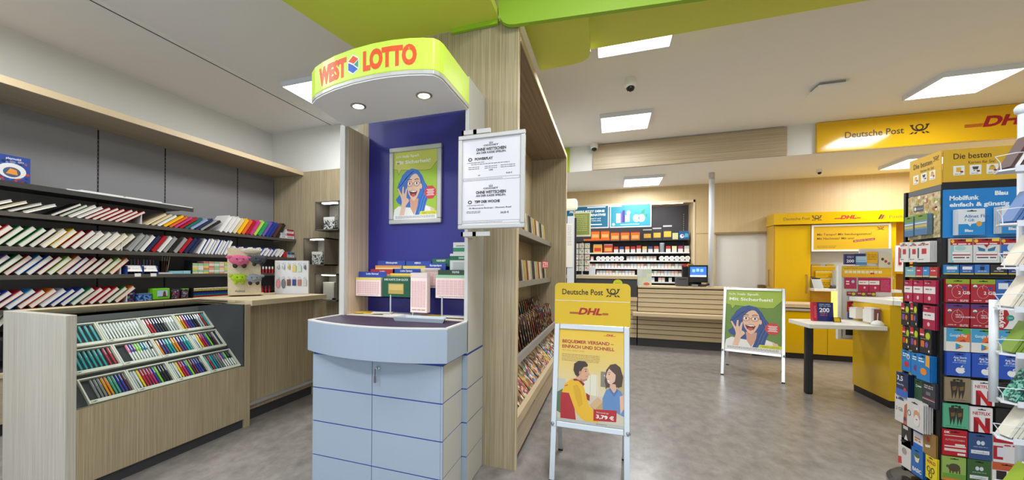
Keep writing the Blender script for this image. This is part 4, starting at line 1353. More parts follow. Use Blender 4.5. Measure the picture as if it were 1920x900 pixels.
def slip(label, x0, x1, y, z0, z1, face, grid=None, head=None, depth=0.022, headh=0.028, txt=None, htop=None, cap=None):
    t = thing('slip_stack', label, 'slips', ((x0 + x1) / 2, y, z0), 0, 'betting slips in the kiosk')
    box('slips', mat('slip_paper_%d_%d_%d' % face, face, 0.7), x0, x1, y, y + depth, z0, z1, t)
    a = Art((x0, y - 0.0004, z0), X_, Z_)
    w, h = x1 - x0, z1 - z0
    if grid:
        nx, nz = grid
        for i in range(nx):
            for j in range(nz):
                a.rect(w * (0.05 + 0.9 * i / nx), h * (0.14 + 0.66 * j / nz), w * (0.05 + 0.9 * (i + 0.82) / nx), h * (0.14 + 0.66 * (j + 0.84) / nz), (230, 190, 190), 1)
        a.greek(w * 0.1, w * 0.9, h * 0.06, h * 0.02, 1, 0.01, (150, 120, 110), 1)
    if cap:
        a.rect(0, h * 0.88, w, h, cap, 1.5)
    if grid or cap:
        a.build(t, 'slip_print')
    if head:
        hz = htop if htop is not None else z1 + 0.004
        hd = box('header', mat('header_%d_%d_%d' % head, head, 0.45), x0 + 0.005, x1 + 0.03, y + depth + 0.002, y + depth + 0.005, z1 - 0.02, hz + headh, t)
        if txt:
            a = Art((x0, y + depth + 0.0015, hz), X_, Z_)
            a.text(txt, (x1 - x0) / 2 + 0.017, headh * 0.3, headh * 0.45, (236, 238, 246), 1, align='c', bold=0.02)
            a.build(hd, 'lettering')
    return t


PK = (244, 224, 220)
BLH, GRH, DGH = (40, 66, 156), (20, 100, 70), (34, 66, 46)
slip('pink lotto slips under a blue header at the outer end of the lower tier', -1.648, -1.45, 2.345, 1.112, 1.238, PK, (9, 6), BLH, txt='Lotto Normal', cap=(230, 210, 90), htop=1.25)
slip('pink slips with a red header just behind the lotto slips', -1.587, -1.42, 2.40, 1.16, 1.262, PK, None, (190, 50, 50), txt='Lotto', cap=(234, 190, 110), htop=1.268)
slip('yellow edged slips with a blue header in the back tier at the outer end', -1.56, -1.36, 2.45, 1.2, 1.322, (240, 226, 170), None, BLH, txt='Glücksspirale', cap=(230, 150, 60), htop=1.328)
slip('yellow edged slips with a blue KENO header in the back tier', -1.34, -1.17, 2.45, 1.2, 1.32, (240, 226, 170), None, BLH, txt='KENO', cap=(226, 200, 80), htop=1.326)
slip('yellow edged system slips above the dark green card box', -1.409, -1.222, 2.40, 1.15, 1.268, (240, 224, 160), None, BLH, txt='Lotto System', cap=(230, 206, 70), htop=1.272)
t = thing('lucky_card_box', 'dark green card box with a gold card on the lower tier', 'box', (-1.33, 2.36, 1.11))
box('box', mat('box_green', (20, 84, 56), 0.35), -1.434, -1.226, 2.342, 2.37, 1.113, 1.246, t)
a = Art((-1.434, 2.3415, 1.113), X_, Z_)
a.text('IHRE KARTE ZUM GLÜCK', 0.104, 0.108, 0.014, (226, 236, 226), 1, w=0.18, align='c', bold=0.01)
a.rect(0.045, 0.02, 0.16, 0.088, (186, 160, 80), 1)
a.rect(0.052, 0.045, 0.153, 0.08, (206, 184, 110), 1.5)
a.build(t, 'print')
slip('tall pink slips hanging at the middle of the slip rack', -1.206, -1.09, 2.31, 1.02, 1.275, PK, (5, 13), None, depth=0.05, cap=(220, 206, 200))
slip('pink slips with a blue header behind the tall slips', -1.154, -1.04, 2.40, 1.176, 1.305, PK, (5, 7), BLH, txt='Eurojackpot', htop=1.31)
slip('cream slips with a green header, last of the back tier', -1.132, -1.03, 2.45, 1.2, 1.338, (236, 230, 214), None, GRH, txt='ODDSET', htop=1.342)
slip('pink pools slips with a dark green header at the inner end of the lower tier', -1.045, -0.825, 2.345, 1.116, 1.262, PK, (7, 6), DGH, txt='TOTO', cap=(150, 200, 160), htop=1.266)
t = thing('leaflet_stack', 'large silver leaflets with green bands at the inner end of the kiosk shelf', 'leaflets', (-0.9, 2.45, 1.29))
for q, (z0, z1) in enumerate(((1.29, 1.40), (1.30, 1.475))):
    box('leaflet', mat('leaflet_silver', (206, 210, 208), 0.5), -0.978 + 0.01 * q, -0.826, 2.42 + q * 0.03, 2.435 + q * 0.03, z0, z1, t)
a = Art((-0.978, 2.4196, 1.29), X_, Z_)
a.rect(0, 0.068, 0.152, 0.095, GRH, 1)
a.text('ODDSET', 0.06, 0.077, 0.012, (230, 240, 232), 2, bold=0.02)
a.rect(0.02, 0.005, 0.14, 0.055, (178, 184, 184), 1)
a.build(t, 'print')
a = Art((-0.968, 2.4496, 1.30), X_, Z_)
a.rect(0, 0.115, 0.142, 0.14, (30, 130, 90), 1)
a.rect(0.02, 0.15, 0.12, 0.154, (60, 60, 60), 1)
a.build(t, 'print')
# papers and tray on the shelf
for k, (x, y, rz, c, w, d, nm) in enumerate([(-1.55, 2.40, 0.15, (236, 190, 40), 0.15, 0.10, 'yellow folded'), (-1.62, 2.38, -0.1, (240, 200, 80), 0.08, 0.12, 'narrow yellow'), (-1.45, 2.37, 0.4, (234, 230, 220), 0.14, 0.10, 'cream'),
                                             (-1.33, 2.36, -0.2, (238, 236, 228), 0.16, 0.10, 'white'), (-1.08, 2.38, 0.1, (230, 190, 60), 0.16, 0.08, 'yellow printed'), (-0.92, 2.36, 0.0, (226, 226, 222), 0.16, 0.10, 'pale grey'), (-0.88, 2.42, 0.3, (150, 70, 60), 0.08, 0.05, 'dark red')]):
    z = 0.992 + 0.0035 * (k % 3)
    tag(B().box(-w / 2, w / 2, -d / 2, d / 2, 0, 0.003).xf(Matrix.Translation((x, y, z)) @ Matrix.Rotation(rz, 4, 'Z')).obj('loose_paper', mat('paper_%d_%d_%d' % c, c, 0.7)), '%s paper lying under the slip rack on the kiosk ledge' % nm, 'paper', 'loose papers in the kiosk')
t = thing('pen_tray_dish', 'pale grey plastic tray holding paper on the plum writing mat', 'tray', (-1.08, 2.17, 0.988))
tr = [(-1.215, 2.10), (-1.20, 2.23), (-0.92, 2.235), (-0.885, 2.11)]
trm = mat('tray_grey', (186, 196, 206), 0.4)
B().prism(list(reversed([(-1.08 + (x + 1.08) * 0.92, 2.165 + (y - 2.165) * 0.85) for x, y in tr])), 0.9885, 0.993).obj('tray_base', trm, t)
b = B()
m = 4
o1 = [(x, y, 1.012) for x, y in tr]
i1 = [(-1.08 + (x + 1.08) * 0.94, 2.165 + (y - 2.165) * 0.86, 1.012) for x, y in tr]
o0_ = [(-1.08 + (x + 1.08) * 0.93, 2.165 + (y - 2.165) * 0.86, 0.989) for x, y in tr]
i0 = [(-1.08 + (x + 1.08) * 0.89, 2.165 + (y - 2.165) * 0.78, 0.993) for x, y in tr]
b.add(o1 + i1 + o0_ + i0, sum([[(j, (j + 1) % 4, 4 + (j + 1) % 4, 4 + j), (j, 8 + j, 8 + (j + 1) % 4, (j + 1) % 4), (4 + j, 4 + (j + 1) % 4, 12 + (j + 1) % 4, 12 + j)] for j in range(4)], []))
b.obj('tray_rim', trm, t)
tag(box('slip_pad', PAPER, -1.16, -0.97, 2.14, 2.205, 0.9935, 0.998), 'white paper slips lying in the pale grey tray', 'paper')

# ============================================================ MAGAZINE SHELVING
t = thing('magazine_shelving', 'tall open wooden magazine shelving with a broad striped end wall', 'shelving', (-0.8, 4.0, 0))
MG = t
box('end_wall', WOOD, -1.79, -0.567, 2.557, 2.60, 0, 2.934, t)
box('edge_strip', BEIGE, -0.571, -0.565, 2.556, 2.60, 0, 2.934, t)
WOODT = wood('ceiling_board_laminate', (124, 106, 84), (160, 140, 114), 'Y', fine=160)
box('top_board', WOODT, -1.02, -0.567, 2.60, 5.57, 2.80, 2.85, t)
box('top_edge', BEIGE, -0.567, -0.560, 2.60, 5.575, 2.80, 2.852, t)
box('end_panel', WOOD, -1.02, -0.567, 5.53, 5.57, 0, 2.80, t)
box('end_edge', BEIGE, -0.567, -0.560, 5.53, 5.575, 0, 2.80, t)
box('back_panel', WOOD, -1.04, -1.02, 2.60, 5.57, 0, 2.85, t)
for z in (1.66, 1.185):
    s = box('shelf', mat('shelf_taupe', (120, 112, 100), 0.5), -1.02, -0.775, 2.60, 5.53, z - 0.02, z, t)
    box('shelf_lip', mat('lip_taupe', (132, 126, 116), 0.4), -0.775, -0.755, 2.60, 5.53, z - 0.045, z + 0.012, s)
s = box('ledge', mat('shelf_taupe', (120, 112, 100), 0.5), -1.02, -0.675, 2.60, 5.53, 0.575, 0.60, t)
box('ledge_lip', mat('lip_grey', (168, 166, 162), 0.35, 0.3), -0.68, -0.655, 2.60, 5.53, 0.572, 0.635, s)
box('base_front', WOODY, -0.60, -0.577, 2.60, 5.53, 0.06, 0.30, t)
box('base_lip', BEIGE, -0.60, -0.562, 2.60, 5.53, 0.265, 0.33, t)
box('plinth', CHAR, -1.0, -0.62, 2.60, 5.53, 0, 0.06, t)
b = B().lathe((0, 0, 0), [(0.012, 0), (0.012, 0.006), (0.005, 0.008), (0.005, 0.03)], 12).xf(frameM((-0.577, 3.28, 0.24), Y_, Z_)).obj('base_lock', SILV, t)
# sloping display bed
sb = B()
pf = [(-0.60, 0.28), (-0.60, 0.30), (-0.80, 0.52), (-1.02, 0.52), (-1.02, 0.28)]
sb.add([(x, y, z) for y in (2.602, 5.528) for x, z in pf], [(0, 1, 2, 3, 4), (9, 8, 7, 6, 5)] + [(j, 5 + j, 5 + (j + 1) % 5, (j + 1) % 5) for j in range(5)])
sb.obj('sloping_bed', mat('bed_wood', (176, 160, 132), 0.5), t)

MAGM = [busy('cover_a', [(170, 50, 54), (206, 190, 110), (60, 76, 120), (206, 200, 190), (180, 120, 76), (70, 66, 70)], 30),
        busy('cover_b', [(180, 84, 104), (206, 198, 188), (92, 52, 62), (206, 176, 96), (150, 60, 70)], 32),
        busy('cover_c', [(40, 90, 160), (230, 230, 226), (20, 40, 80), (180, 76, 60), (130, 160, 180), (206, 190, 110)], 31),
        busy('cover_d', [(150, 110, 80), (226, 216, 200), (90, 60, 46), (190, 150, 110), (50, 40, 40)], 28),
        busy('cover_e', [(206, 184, 90), (170, 64, 56), (206, 200, 190), (84, 120, 84), (196, 140, 76)], 32)]
MAGN = ['red and yellow', 'pink and cream', 'blue and white', 'brown and cream', 'bright yellow']
magm = slots(B().slot(0).box(0, 0.21, 0, 0.28, 0, 0.006).slot(1).box(0.0005, 0.2085, 0.0005, 0.2795, 0.0008, 0.0052).mesh('magazine'), 2)
magm = slots(B().box(0, 0.21, 0, 0.28, 0, 0.005).mesh('magazine'), 1)
# lying on the sloping bed: u along the shelf, v up the slope
v = Vector((-0.20, 0, 0.22)).normalized()
u = Vector((0, 1, 0))
k = 0
for row in (0, 1):
    for i in range(14):
        y = 2.62 + i * 0.205
        j = (i * 3 + row * 2) % 5
        o = Vector((-0.612, y, 0.318)) + v * (0.0 + row * 0.062) + u.cross(v) * (0.004 + 0.007 * row * 0 + 0.0055 * (1 - row) + 0.001 * (i % 2))
        inst('magazine', magm, [MAGM[j]], frameM(o, u, v) @ Matrix.Rotation(random.uniform(-0.03, 0.03), 4, 'Z') @ Matrix.Scale(0.85, 4), None,
             '%s magazine lying flat, %s from the end wall in the %s bed row' % (MAGN[j], nth(i + 1), ['front', 'rear'][row]), 'magazine', 'magazines on the sloping bed')
# standing on the ledge, fanned towards the front
for row in (0, 1):
    for i in range(27 - row * 2):
        y = 2.63 + i * 0.104 + row * 0.05
        j = (i * 2 + row * 3 + i // 4) % 5
        x = -0.705 - 0.115 * row
        u = Vector((-0.36, 0.93, 0)).normalized()
        v = Vector((-0.20, 0, 0.98)).normalized()
        v = (v - u * v.dot(u)).normalized()
        M = frameM((x, y, 0.604 + 0.10 * row), u, v) @ Matrix.Scale(0.92, 4)
        if y + 0.14 > 5.5:
            continue
        inst('magazine', magm, [MAGM[j]], M, None, '%s magazine, %s from the end wall in the %s ledge row' % (MAGN[j], nth(i + 1), ['front', 'rear'][row]), 'magazine', 'magazines standing on the ledge')
box('riser_step', mat('shelf_taupe', (120, 112, 100), 0.5), -0.99, -0.815, 2.605, 5.525, 0.601, 0.70, MG)
# booklets on the two upper shelves
bm = slots(B().box(0, 0.15, 0, 0.21, 0, 0.012).mesh('booklet'), 1)
BN = [('cream', (226, 214, 190)), ('red', (150, 66, 60)), ('yellow', (196, 178, 110)), ('white', (206, 200, 192)), ('dark', (80, 68, 66)), ('pale green', (160, 168, 140))]
for zi, (z, n) in enumerate(((1.661, 34), (1.186, 36))):
    c = {}
    for i in range(n):
        y = 2.66 + i * 0.078
        nm, rgb = BN[(i * 5 + zi * 2 + i // 3) % 6]
        c[nm] = c.get(nm, 0) + 1
        u = Vector((-0.93, 0.36, 0)).normalized()
        v = Vector((0.0, -0.17, 0.985))
        v = (v - u * v.dot(u)).normalized()
        inst('booklet', bm, [mat('booklet_' + nm.replace(' ', '_'), rgb, 0.45)], frameM((-0.80, y, z), u, v), None,
             '%s booklet on the %s magazine shelf, %s of its colour from the end wall' % (nm, ['top', 'second'][zi], nth(c[nm])), 'booklet', 'booklets on the magazine shelves')
for k, y in enumerate((4.95, 5.07)):
    t = thing('price_marker', 'small red framed percent sign clipped above the second magazine shelf, %s' % ['nearer one', 'farther one'][k], 'sign', (-0.79, y, 1.4))
    M = frameM((-0.785, y, 1.32), Vector((0.5, 0.86, 0)), Z_)
    B().box(0, 0.09, 0, 0.09, 0, 0.002).xf(M).obj('card', mat('marker_red_card', (190, 60, 60), 0.5), t)
    B().box(0.035, 0.055, -0.13, 0, 0, 0.002).xf(M).obj('stem', ACRYL, t)
    a = Art(M @ Vector((0, 0, 0.0025)), M.to_3x3() @ X_, Z_)
    a.rect(0.012, 0.012, 0.078, 0.078, (236, 190, 190), 1)
    a.text('%', 0.045, 0.02, 0.05, (190, 50, 60), 2, align='c', bold=0.02)
    a.build(t, 'print')

# ============================================================ PAVEMENT SIGNS (A-FRAMES)


def a_frame(label, M, W, z0, z1, lean, art, feet_back, groupname, cap=True):
    """two hinged snap frames on straight legs; local x = along the face, y = away from the viewer, z up"""
    t = thing('a_frame_sign', label, 'sign', M=M, group=groupname)
    zt = z1
    for side in (0, 1):
        s = 1 if side == 0 else -1
        y0 = 0.0 if side == 0 else feet_back
        ymid = feet_back / 2

        def at(x, z, off=0.0):
            f = z / zt
            return Vector((x, y0 + (ymid - y0) * f * lean - s * off, z))
        nm = 'panel' if side == 0 else 'rear_panel'
        e = 0.034
        fr = B()
        for xa, xb, za, zb in ((0, e, z0, z1), (W - e, W, z0, z1), (e, W - e, z0, z0 + e), (e, W - e, z1 - e, z1)):
            q = [at(xa, za, 0.012), at(xb, za, 0.012), at(xb, zb, 0.012), at(xa, zb, 0.012), at(xa, za, -0.006), at(xb, za, -0.006), at(xb, zb, -0.006), at(xa, zb, -0.006)]
            fr.add(q, [(0, 1, 2, 3), (7, 6, 5, 4), (0, 4, 5, 1), (1, 5, 6, 2), (2, 6, 7, 3), (3, 7, 4, 0)])
        fro = fr.obj('frame' if side == 0 else 'rear_frame', SILV, t, local=True, bevel=0.004)
        q = [at(e, z0 + e), at(W - e, z0 + e), at(W - e, z1 - e), at(e, z1 - e), at(e, z0 + e, -0.005), at(W - e, z0 + e, -0.005), at(W - e, z1 - e, -0.005), at(e, z1 - e, -0.005)]
        B().add(q, [(0, 1, 2, 3), (7, 6, 5, 4), (0, 4, 5, 1), (1, 5, 6, 2), (2, 6, 7, 3), (3, 7, 4, 0)]).obj(nm, mat('sign_backing', (200, 200, 198), 0.5), t, local=True)
        if side == 0 and cap:
            for x in (0.0, W):
                for z in (z0, z1):
                    p = at(x, z, 0.0)
                    ellipsoid(B(), p + Vector((0.012 if x == 0 else -0.012, 0, 0.012 if z == z0 else -0.012)), (0.016, 0.0135, 0.016), 10, 6).obj('corner_cap', mat('cap_grey', (150, 156, 166), 0.3, 0.4), fro, local=True, smooth=True)
        for x in (0.003, W - 0.033):
            q = [at(x, 0.012), at(x + 0.03, 0.012), at(x + 0.03, z0 + 0.02), at(x, z0 + 0.02), at(x, 0.012, -0.016), at(x + 0.03, 0.012, -0.016), at(x + 0.03, z0 + 0.02, -0.016), at(x, z0 + 0.02, -0.016)]
            l = B().add(q, [(0, 1, 2, 3), (7, 6, 5, 4), (0, 4, 5, 1), (1, 5, 6, 2), (2, 6, 7, 3), (3, 7, 4, 0)]).obj('leg', SILV, t, local=True)
            p = at(x, 0)
            B().box(x - 0.001, x + 0.031, p.y - 0.001 if s > 0 else p.y - 0.017, p.y + 0.017 if s > 0 else p.y + 0.001, 0, 0.014).obj('foot', RUBBER, l, local=True)
        if side == 0:
            o = at(e, z0 + e, 0.0012)
            vv = (at(e, z1, 0) - at(e, z0, 0)).normalized()
            R3 = M.to_3x3()
            a = Art(M @ o, R3 @ X_, R3 @ vv, 0.0003)
            art(a, W - 2 * e, (at(e, z1 - e) - at(e, z0 + e)).length)
            a.build(t, 'poster_print')
            pq = [at(e, z0 + e, 0.0045), at(W - e, z0 + e, 0.0045), at(W - e, z1 - e, 0.0045), at(e, z1 - e, 0.0045)]
            if art is dhl_poster:
                B().add([tuple(p) for p in pq], [(0, 1, 2, 3)]).obj('cover_sheet', ACRYL, t, local=True)
    return t


def dhl_poster(a, W, H):
    def P(*pts):
        return [(x * W, (1 - y) * H) for x, y in pts]
    for q in range(14):        # printed colour bands from yellow to a pale interior
        f = q / 13.0
        c = tuple(int((240, 196, 60)[i] * (1 - f) + (226, 206, 172)[i] * f) for i in range(3))
        a.rect(0, (1 - (q + 1) * 0.05) * H, W, (1 - q * 0.05) * H, c, 0.5)
    a.rect(0, 0, W, .30 * H, (214, 200, 178), 0.5)
    a.rect(.36 * W, .30 * H, .62 * W, .52 * H, (232, 222, 200), 1)
    for x in (.40, .50, .60):
        a.rect(x * W, .30 * H, (x + .008) * W, .52 * H, (204, 190, 160), 1.4)
    a.rect(.74 * W, .30 * H, W, .55 * H, (196, 170, 120), 1)
    for x in (.82, .88, .93):
        a.rect(x * W, .45 * H, (x + .02) * W, .62 * H, (206, 166, 80), 1.3)
    a.rect(0, .12 * H, .12 * W, .45 * H, (196, 196, 186), 1)
    a.poly(P((0, .70), (.08, .66), (.12, .82), (.06, .92), (0, .9)), (92, 118, 84), 1.6)
    dhl(a, .72 * W, (1 - .056) * H, .022 * H, (190, 40, 40), 2)
    rd = (170, 34, 46)
    a.text('BEQUEMER VERSAND –', .05 * W, (1 - .155) * H, .036 * H, rd, 2, w=.80 * W, bold=0.03, res=3)
    a.text('EINFACH UND SCHNELL', .05 * W, (1 - .212) * H, .036 * H, rd, 2, w=.81 * W, bold=0.03, res=3)
    a.text('MIT DHL GEHT DAS.', .05 * W, (1 - .248) * H, .018 * H, (206, 140, 60), 2, w=.36 * W)
    a.greek(.05 * W, .64 * W, (1 - .285) * H, .005 * H, 5, .017 * H, (140, 100, 60), 2)
    # intercom plate
    a.rect(.66 * W, .40 * H, .80 * W, .56 * H, (140, 130, 116), 1.6)
    a.ell(.72 * W, .52 * H, .012 * W, .009 * H, (220, 220, 214), 2)
    # courier: back in yellow and red, head in profile
    a.poly(P((.06, .98), (.05, .72), (.10, .66), (.18, .66), (.26, .78), (.30, .98)), (180, 36, 44), 2)
    a.poly(P((.07, .70), (.12, .60), (.22, .545), (.32, .55), (.40, .60), (.44, .70), (.50, .82), (.64, .88), (.68, .93), (.60, .99), (.42, .97), (.30, .90), (.24, .80), (.18, .70)), (236, 184, 40), 3)
    a.poly(P((.24, .545), (.34, .535), (.42, .59), (.40, .61), (.32, .56), (.25, .565)), (150, 30, 40), 3.6)
    a.poly(P((.44, .68), (.50, .70), (.50, .76), (.46, .75)), (150, 30, 40), 3.6)
    a.poly(P((.28, .54), (.29, .46), (.34, .39), (.42, .385), (.47, .43), (.475, .46), (.50, .485), (.475, .50), (.47, .525), (.43, .54), (.41, .565), (.34, .555)), (220, 168, 134), 4)
    a.poly(P((.27, .50), (.24, .45), (.25, .38), (.32, .345), (.42, .345), (.46, .375), (.46, .40), (.40, .41), (.37, .44), (.345, .49), (.31, .52)), (70, 50, 38), 5)
    a.ell(.345 * W, (1 - .475) * H, .018 * W, .022 * H, (206, 150, 120), 5.5, 10)
    a.ell(.432 * W, (1 - .452) * H, .010 * W, .007 * H, (60, 44, 36), 5.6, 8)
    a.line(P((.415, .432), (.452, .430)), .007 * W, (70, 50, 38), 5.6)
    a.line(P((.432, .508), (.468, .505)), .006 * W, (170, 90, 80), 5.6)
    a.poly(P((.345, .535), (.40, .545), (.46, .53), (.455, .545), (.40, .565), (.35, .555)), (186, 134, 104), 4.6)
    a.poly(P((.24, .62), (.30, .60), (.36, .66), (.40, .80), (.34, .84), (.28, .74)), (222, 168, 30), 3.4)
    a.line(P((.11, .63), (.16, .615)), .012 * W, (176, 40, 44), 3.5)
    # parcel and hand
    a.poly(P((.50, .80), (.62, .71), (.84, .82), (.74, .92), (.60, .88)), (196, 156, 110), 3.2)
    a.poly(P((.50, .80), (.62, .71), (.70, .75), (.58, .84)), (214, 176, 130), 3.6)
    a.poly(P((.64, .88), (.72, .86), (.78, .90), (.72, .95), (.66, .94)), (220, 168, 134), 5)
    # customer: dark wavy hair, blue top
    a.poly(P((.80, .36), (.74, .42), (.72, .54), (.74, .60), (.84, .60), (.97, .58), (.99, .48), (.95, .38), (.88, .345)), (84, 62, 52), 3)
    a.poly(P((.70, .90), (.69, .72), (.74, .63), (.84, .60), (.95, .62), (1, .68), (1, .88), (.86, .84)), (104, 140, 190), 4)
    a.poly(P((.80, .56), (.88, .56), (.90, .62), (.84, .66), (.79, .615)), (222, 176, 150), 4.5)
    a.poly(P((.755, .44), (.79, .395), (.86, .40), (.885, .46), (.87, .53), (.81, .57), (.765, .55), (.752, .51), (.735, .49)), (230, 186, 160), 5)
    a.poly(P((.78, .40), (.86, .385), (.92, .42), (.95, .52), (.93, .60), (.88, .56), (.88, .46)), (84, 62, 52), 6)
    a.poly(P((.752, .515), (.795, .525), (.785, .54), (.762, .535)), (244, 240, 236), 6)
    a.line(P((.752, .515), (.795, .525)), .006 * W, (160, 70, 70), 6.2)
    a.ell(.785 * W, (1 - .462) * H, .010 * W, .006 * H, (60, 44, 36), 6, 8)
    a.line(P((.765, .445), (.805, .442)), .006 * W, (84, 62, 52), 6)
    a.poly(P((.80, .60), (.86, .66), (.90, .60), (.92, .62), (.86, .69), (.78, .62)), (84, 116, 168), 6)
    a.poly(P((.72, .46), (.74, .56), (.73, .62), (.76, .60), (.77, .56), (.755, .50)), (96, 72, 60), 4.8)
    a.poly(P((.94, .68), (1, .66), (1, .80), (.95, .86)), (226, 182, 156), 5)
    # price flash
    a.poly(P((.56, .84), (.90, .825), (.89, .94), (.56, .955)), (186, 40, 46), 7)
    a.text('Versand ab', .60 * W, (1 - .872) * H, .014 * H, (246, 230, 220), 8, w=.18 * W)
    a.text('3,79 €', .60 * W, (1 - .925) * H, .036 * H, (250, 244, 236), 8, w=.26 * W, bold=0.03, res=3)
    a.rect(0, 0, W, .03 * H, (190, 186, 180), 6.5)
    a.text('deutschepost.de', .60 * W, .012 * H, .012 * H, (90, 90, 90), 7.5)


W1 = 0.462
M1 = Matrix.Translation((-0.347, 2.50, 0))
t = a_frame('small silver a-frame stand with a yellow courier poster and a yellow header', M1, W1, 0.318, 0.945, 1.0, dhl_poster, 0.48, 'standing poster signs')
# header board clamped between the two frames
hb = []
for x, z in [(0.0, 0.90), (W1 + 0.004, 0.90), (W1 + 0.004, 1.185)]:
    hb.append((x, z))
hb += [(W1 + 0.004 - 0.03 * (1 - math.cos(q * math.pi / 12)), 1.185 + 0.03 * math.sin(q * math.pi / 12)) for q in range(1, 7)]
hb += [(0.03 - 0.03 * math.sin(q * math.pi / 12), 1.185 + 0.03 * math.cos(q * math.pi / 12)) for q in range(0, 7)]
vs = [(x, 0.236, z) for x, z in hb] + [(x, 0.244, z) for x, z in hb]
n = len(hb)
B().add(vs, [tuple(range(n)), tuple(reversed(range(n, 2 * n)))] + [(j, n + j, n + (j + 1) % n, (j + 1) % n) for j in range(n)]).obj('header_board', mat('header_yellow', (226, 190, 40), 0.4), t, local=True)
a = Art(M1 @ Vector((0, 0.235, 0.95)), X_, Z_)
a.text('Deutsche Post', 0.048, 0.190, 0.037, (60, 44, 18), 1, w=0.255, bold=0.014, res=3)
post_horn(a, 0.362, 0.207, 0.058, (60, 48, 30), 1)
a.rect(0.004, 0.147, W1, 0.151, (240, 232, 210), 1)
dhl(a, 0.128, 0.062, 0.042, (176, 40, 40), 1)
a.build(t, 'header_lettering')

f0, f1 = Vector((1.299, 5.873, 0)), Vector((1.902, 5.679, 0))
u = (f1 - f0).normalized()
M2 = frameM((0, 0, 0), u, Z_)
M2 = Matrix(((u.x, -u.y, 0, f0.x), (u.y, u.x, 0, f0.y), (0, 0, 1, 0), (0, 0, 0, 1)))
FW = (f1 - f0).length
a_frame('white a-frame stand with the green laughing woman poster before the post counter', M2, FW, 0.29, 1.09, 1.0,
        lambda a, W, H: woman(a, W, H, (104, 140, 56), (158, 186, 62), (48, 78, 140)), 0.70, 'standing poster signs')

# ============================================================ TOBACCO COUNTER AND SHELVES
t = thing('tobacco_counter', 'pale slatted sales counter with a bag shelf and charcoal base', 'counter', (1.2, 7.9, 0))
box('worktop', BEIGE, 0.442, 2.03, 7.54, 8.2, 1.005, 1.035, t, bevel=0.003)
box('body', mat('slat_gap', (84, 72, 54), 0.7), 0.446, 2.0, 7.585, 8.15, 0.13, 1.0, t)
box('plinth', CHAR, 0.446, 2.0, 7.60, 8.1, 0, 0.135, t)
SLW = wood('slat_laminate', (186, 168, 134), (212, 194, 160), 'X', fine=90)
for z0, n in ((0.142, 5), (0.602, 5)):
    for q in range(n):
        B().box(0.444, 2.005, 7.56, 7.588, z0 + q * 0.079, z0 + q * 0.079 + 0.069).obj('slat', SLW, t, bevel=0.002)
box('bag_shelf', BEIGE, 0.35, 2.005, 7.31, 7.558, 0.54, 0.595, t, bevel=0.003)
t = thing('service_desk', 'raised charcoal fronted desk block at the end of the slatted counter', 'counter', (-0.1, 7.8, 0))
box('front_panel', CHAR, -0.95, 0.43, 7.56, 7.60, 0.84, 1.15, t)
box('body', CHAR, -0.95, 0.43, 7.601, 8.15, 0, 1.15, t)
box('worktop', BEIGE, -0.95, 0.437, 7.54, 8.2, 1.15, 1.205, t, bevel=0.003)
box('ledge', BEIGE, -0.95, 0.43, 7.5, 7.60, 0.775, 0.84, t)
for q in range(8):
    B().box(-0.95, 0.43, 7.56, 7.60, 0.142 + q * 0.079, 0.142 + q * 0.079 + 0.069).obj('slat', SLW, t, bevel=0.002)
t = thing('round_sticker', 'round yellow-green sticker on the charcoal desk front', 'sticker', (0.12, 7.555, 1.07))
a = Art((0.12, 7.5585, 1.065), X_, Z_)
a.ell(0, 0, 0.078, 0.078, (206, 216, 30), 1, 24)
a.greek(-0.04, 0.04, 0.01, 0.008, 2, 0.02, (150, 150, 40), 2)
a.build(t, 'disc')
for k, x in enumerate((-0.32, -0.10)):
    t = thing('desk_pen', 'small cream pen holder clip on the charcoal desk, %s' % ['outer one', 'inner one'][k], 'clip', (x, 7.55, 1.0), 0, 'desk clips')
    box('clip', PAPER, x - 0.012, x + 0.012, 7.545, 7.56, 0.94, 1.03, t)

t = thing('tobacco_shelving', 'dark recessed shelving of tobacco goods behind the counter', 'shelving', (0.3, 9.2, 0.8))
TBZ = [1.93, 1.67, 1.505, 1.348, 1.205, 1.070]
for i, z in enumerate(TBZ):
    s = box('shelf', mat('tobacco_shelf', (40, 42, 50), 0.45), -1.0, 1.47, 9.05, 9.365, z - 0.02, z, t)
    if i >= 1:
        box('price_rail', mat('rail_white', (226, 228, 232), 0.4), -0.45, 1.46, 9.035, 9.05, z - 0.022, z + 0.004, s)
for x in (1.40,):
    s = box('slotted_upright', BLACKM, x - 0.012, x + 0.012, 9.35, 9.369, 0.8, 2.45, t)
    sl_ = B()
    for k in range(22):
        sl_.box(x - 0.006, x + 0.006, 9.347, 9.351, 1.5 + k * 0.045, 1.525 + k * 0.045)
    tag(sl_.obj('slot', mat('slot_pale', (170, 168, 150), 0.5), s), kind='stuff')
FY = 9.052
box('added_recess_fill', mat('added_recess_fill_glow', (255, 250, 240), 0.4, 0, 6.0), -0.9, 1.3, 8.76, 8.80, 2.61, 2.62, t)  # glowing strip added to brighten the tobacco recess
_l = lamp('added_recess_fill', (0.2, 8.78, 2.6), 0.1, 10)  # added fill light aimed at the tobacco shelves
_l.data.shape = 'RECTANGLE'
_l.data.size = 2.1
_l.data.size_y = 0.06
_l.rotation_euler = (R_(35), 0, 0)
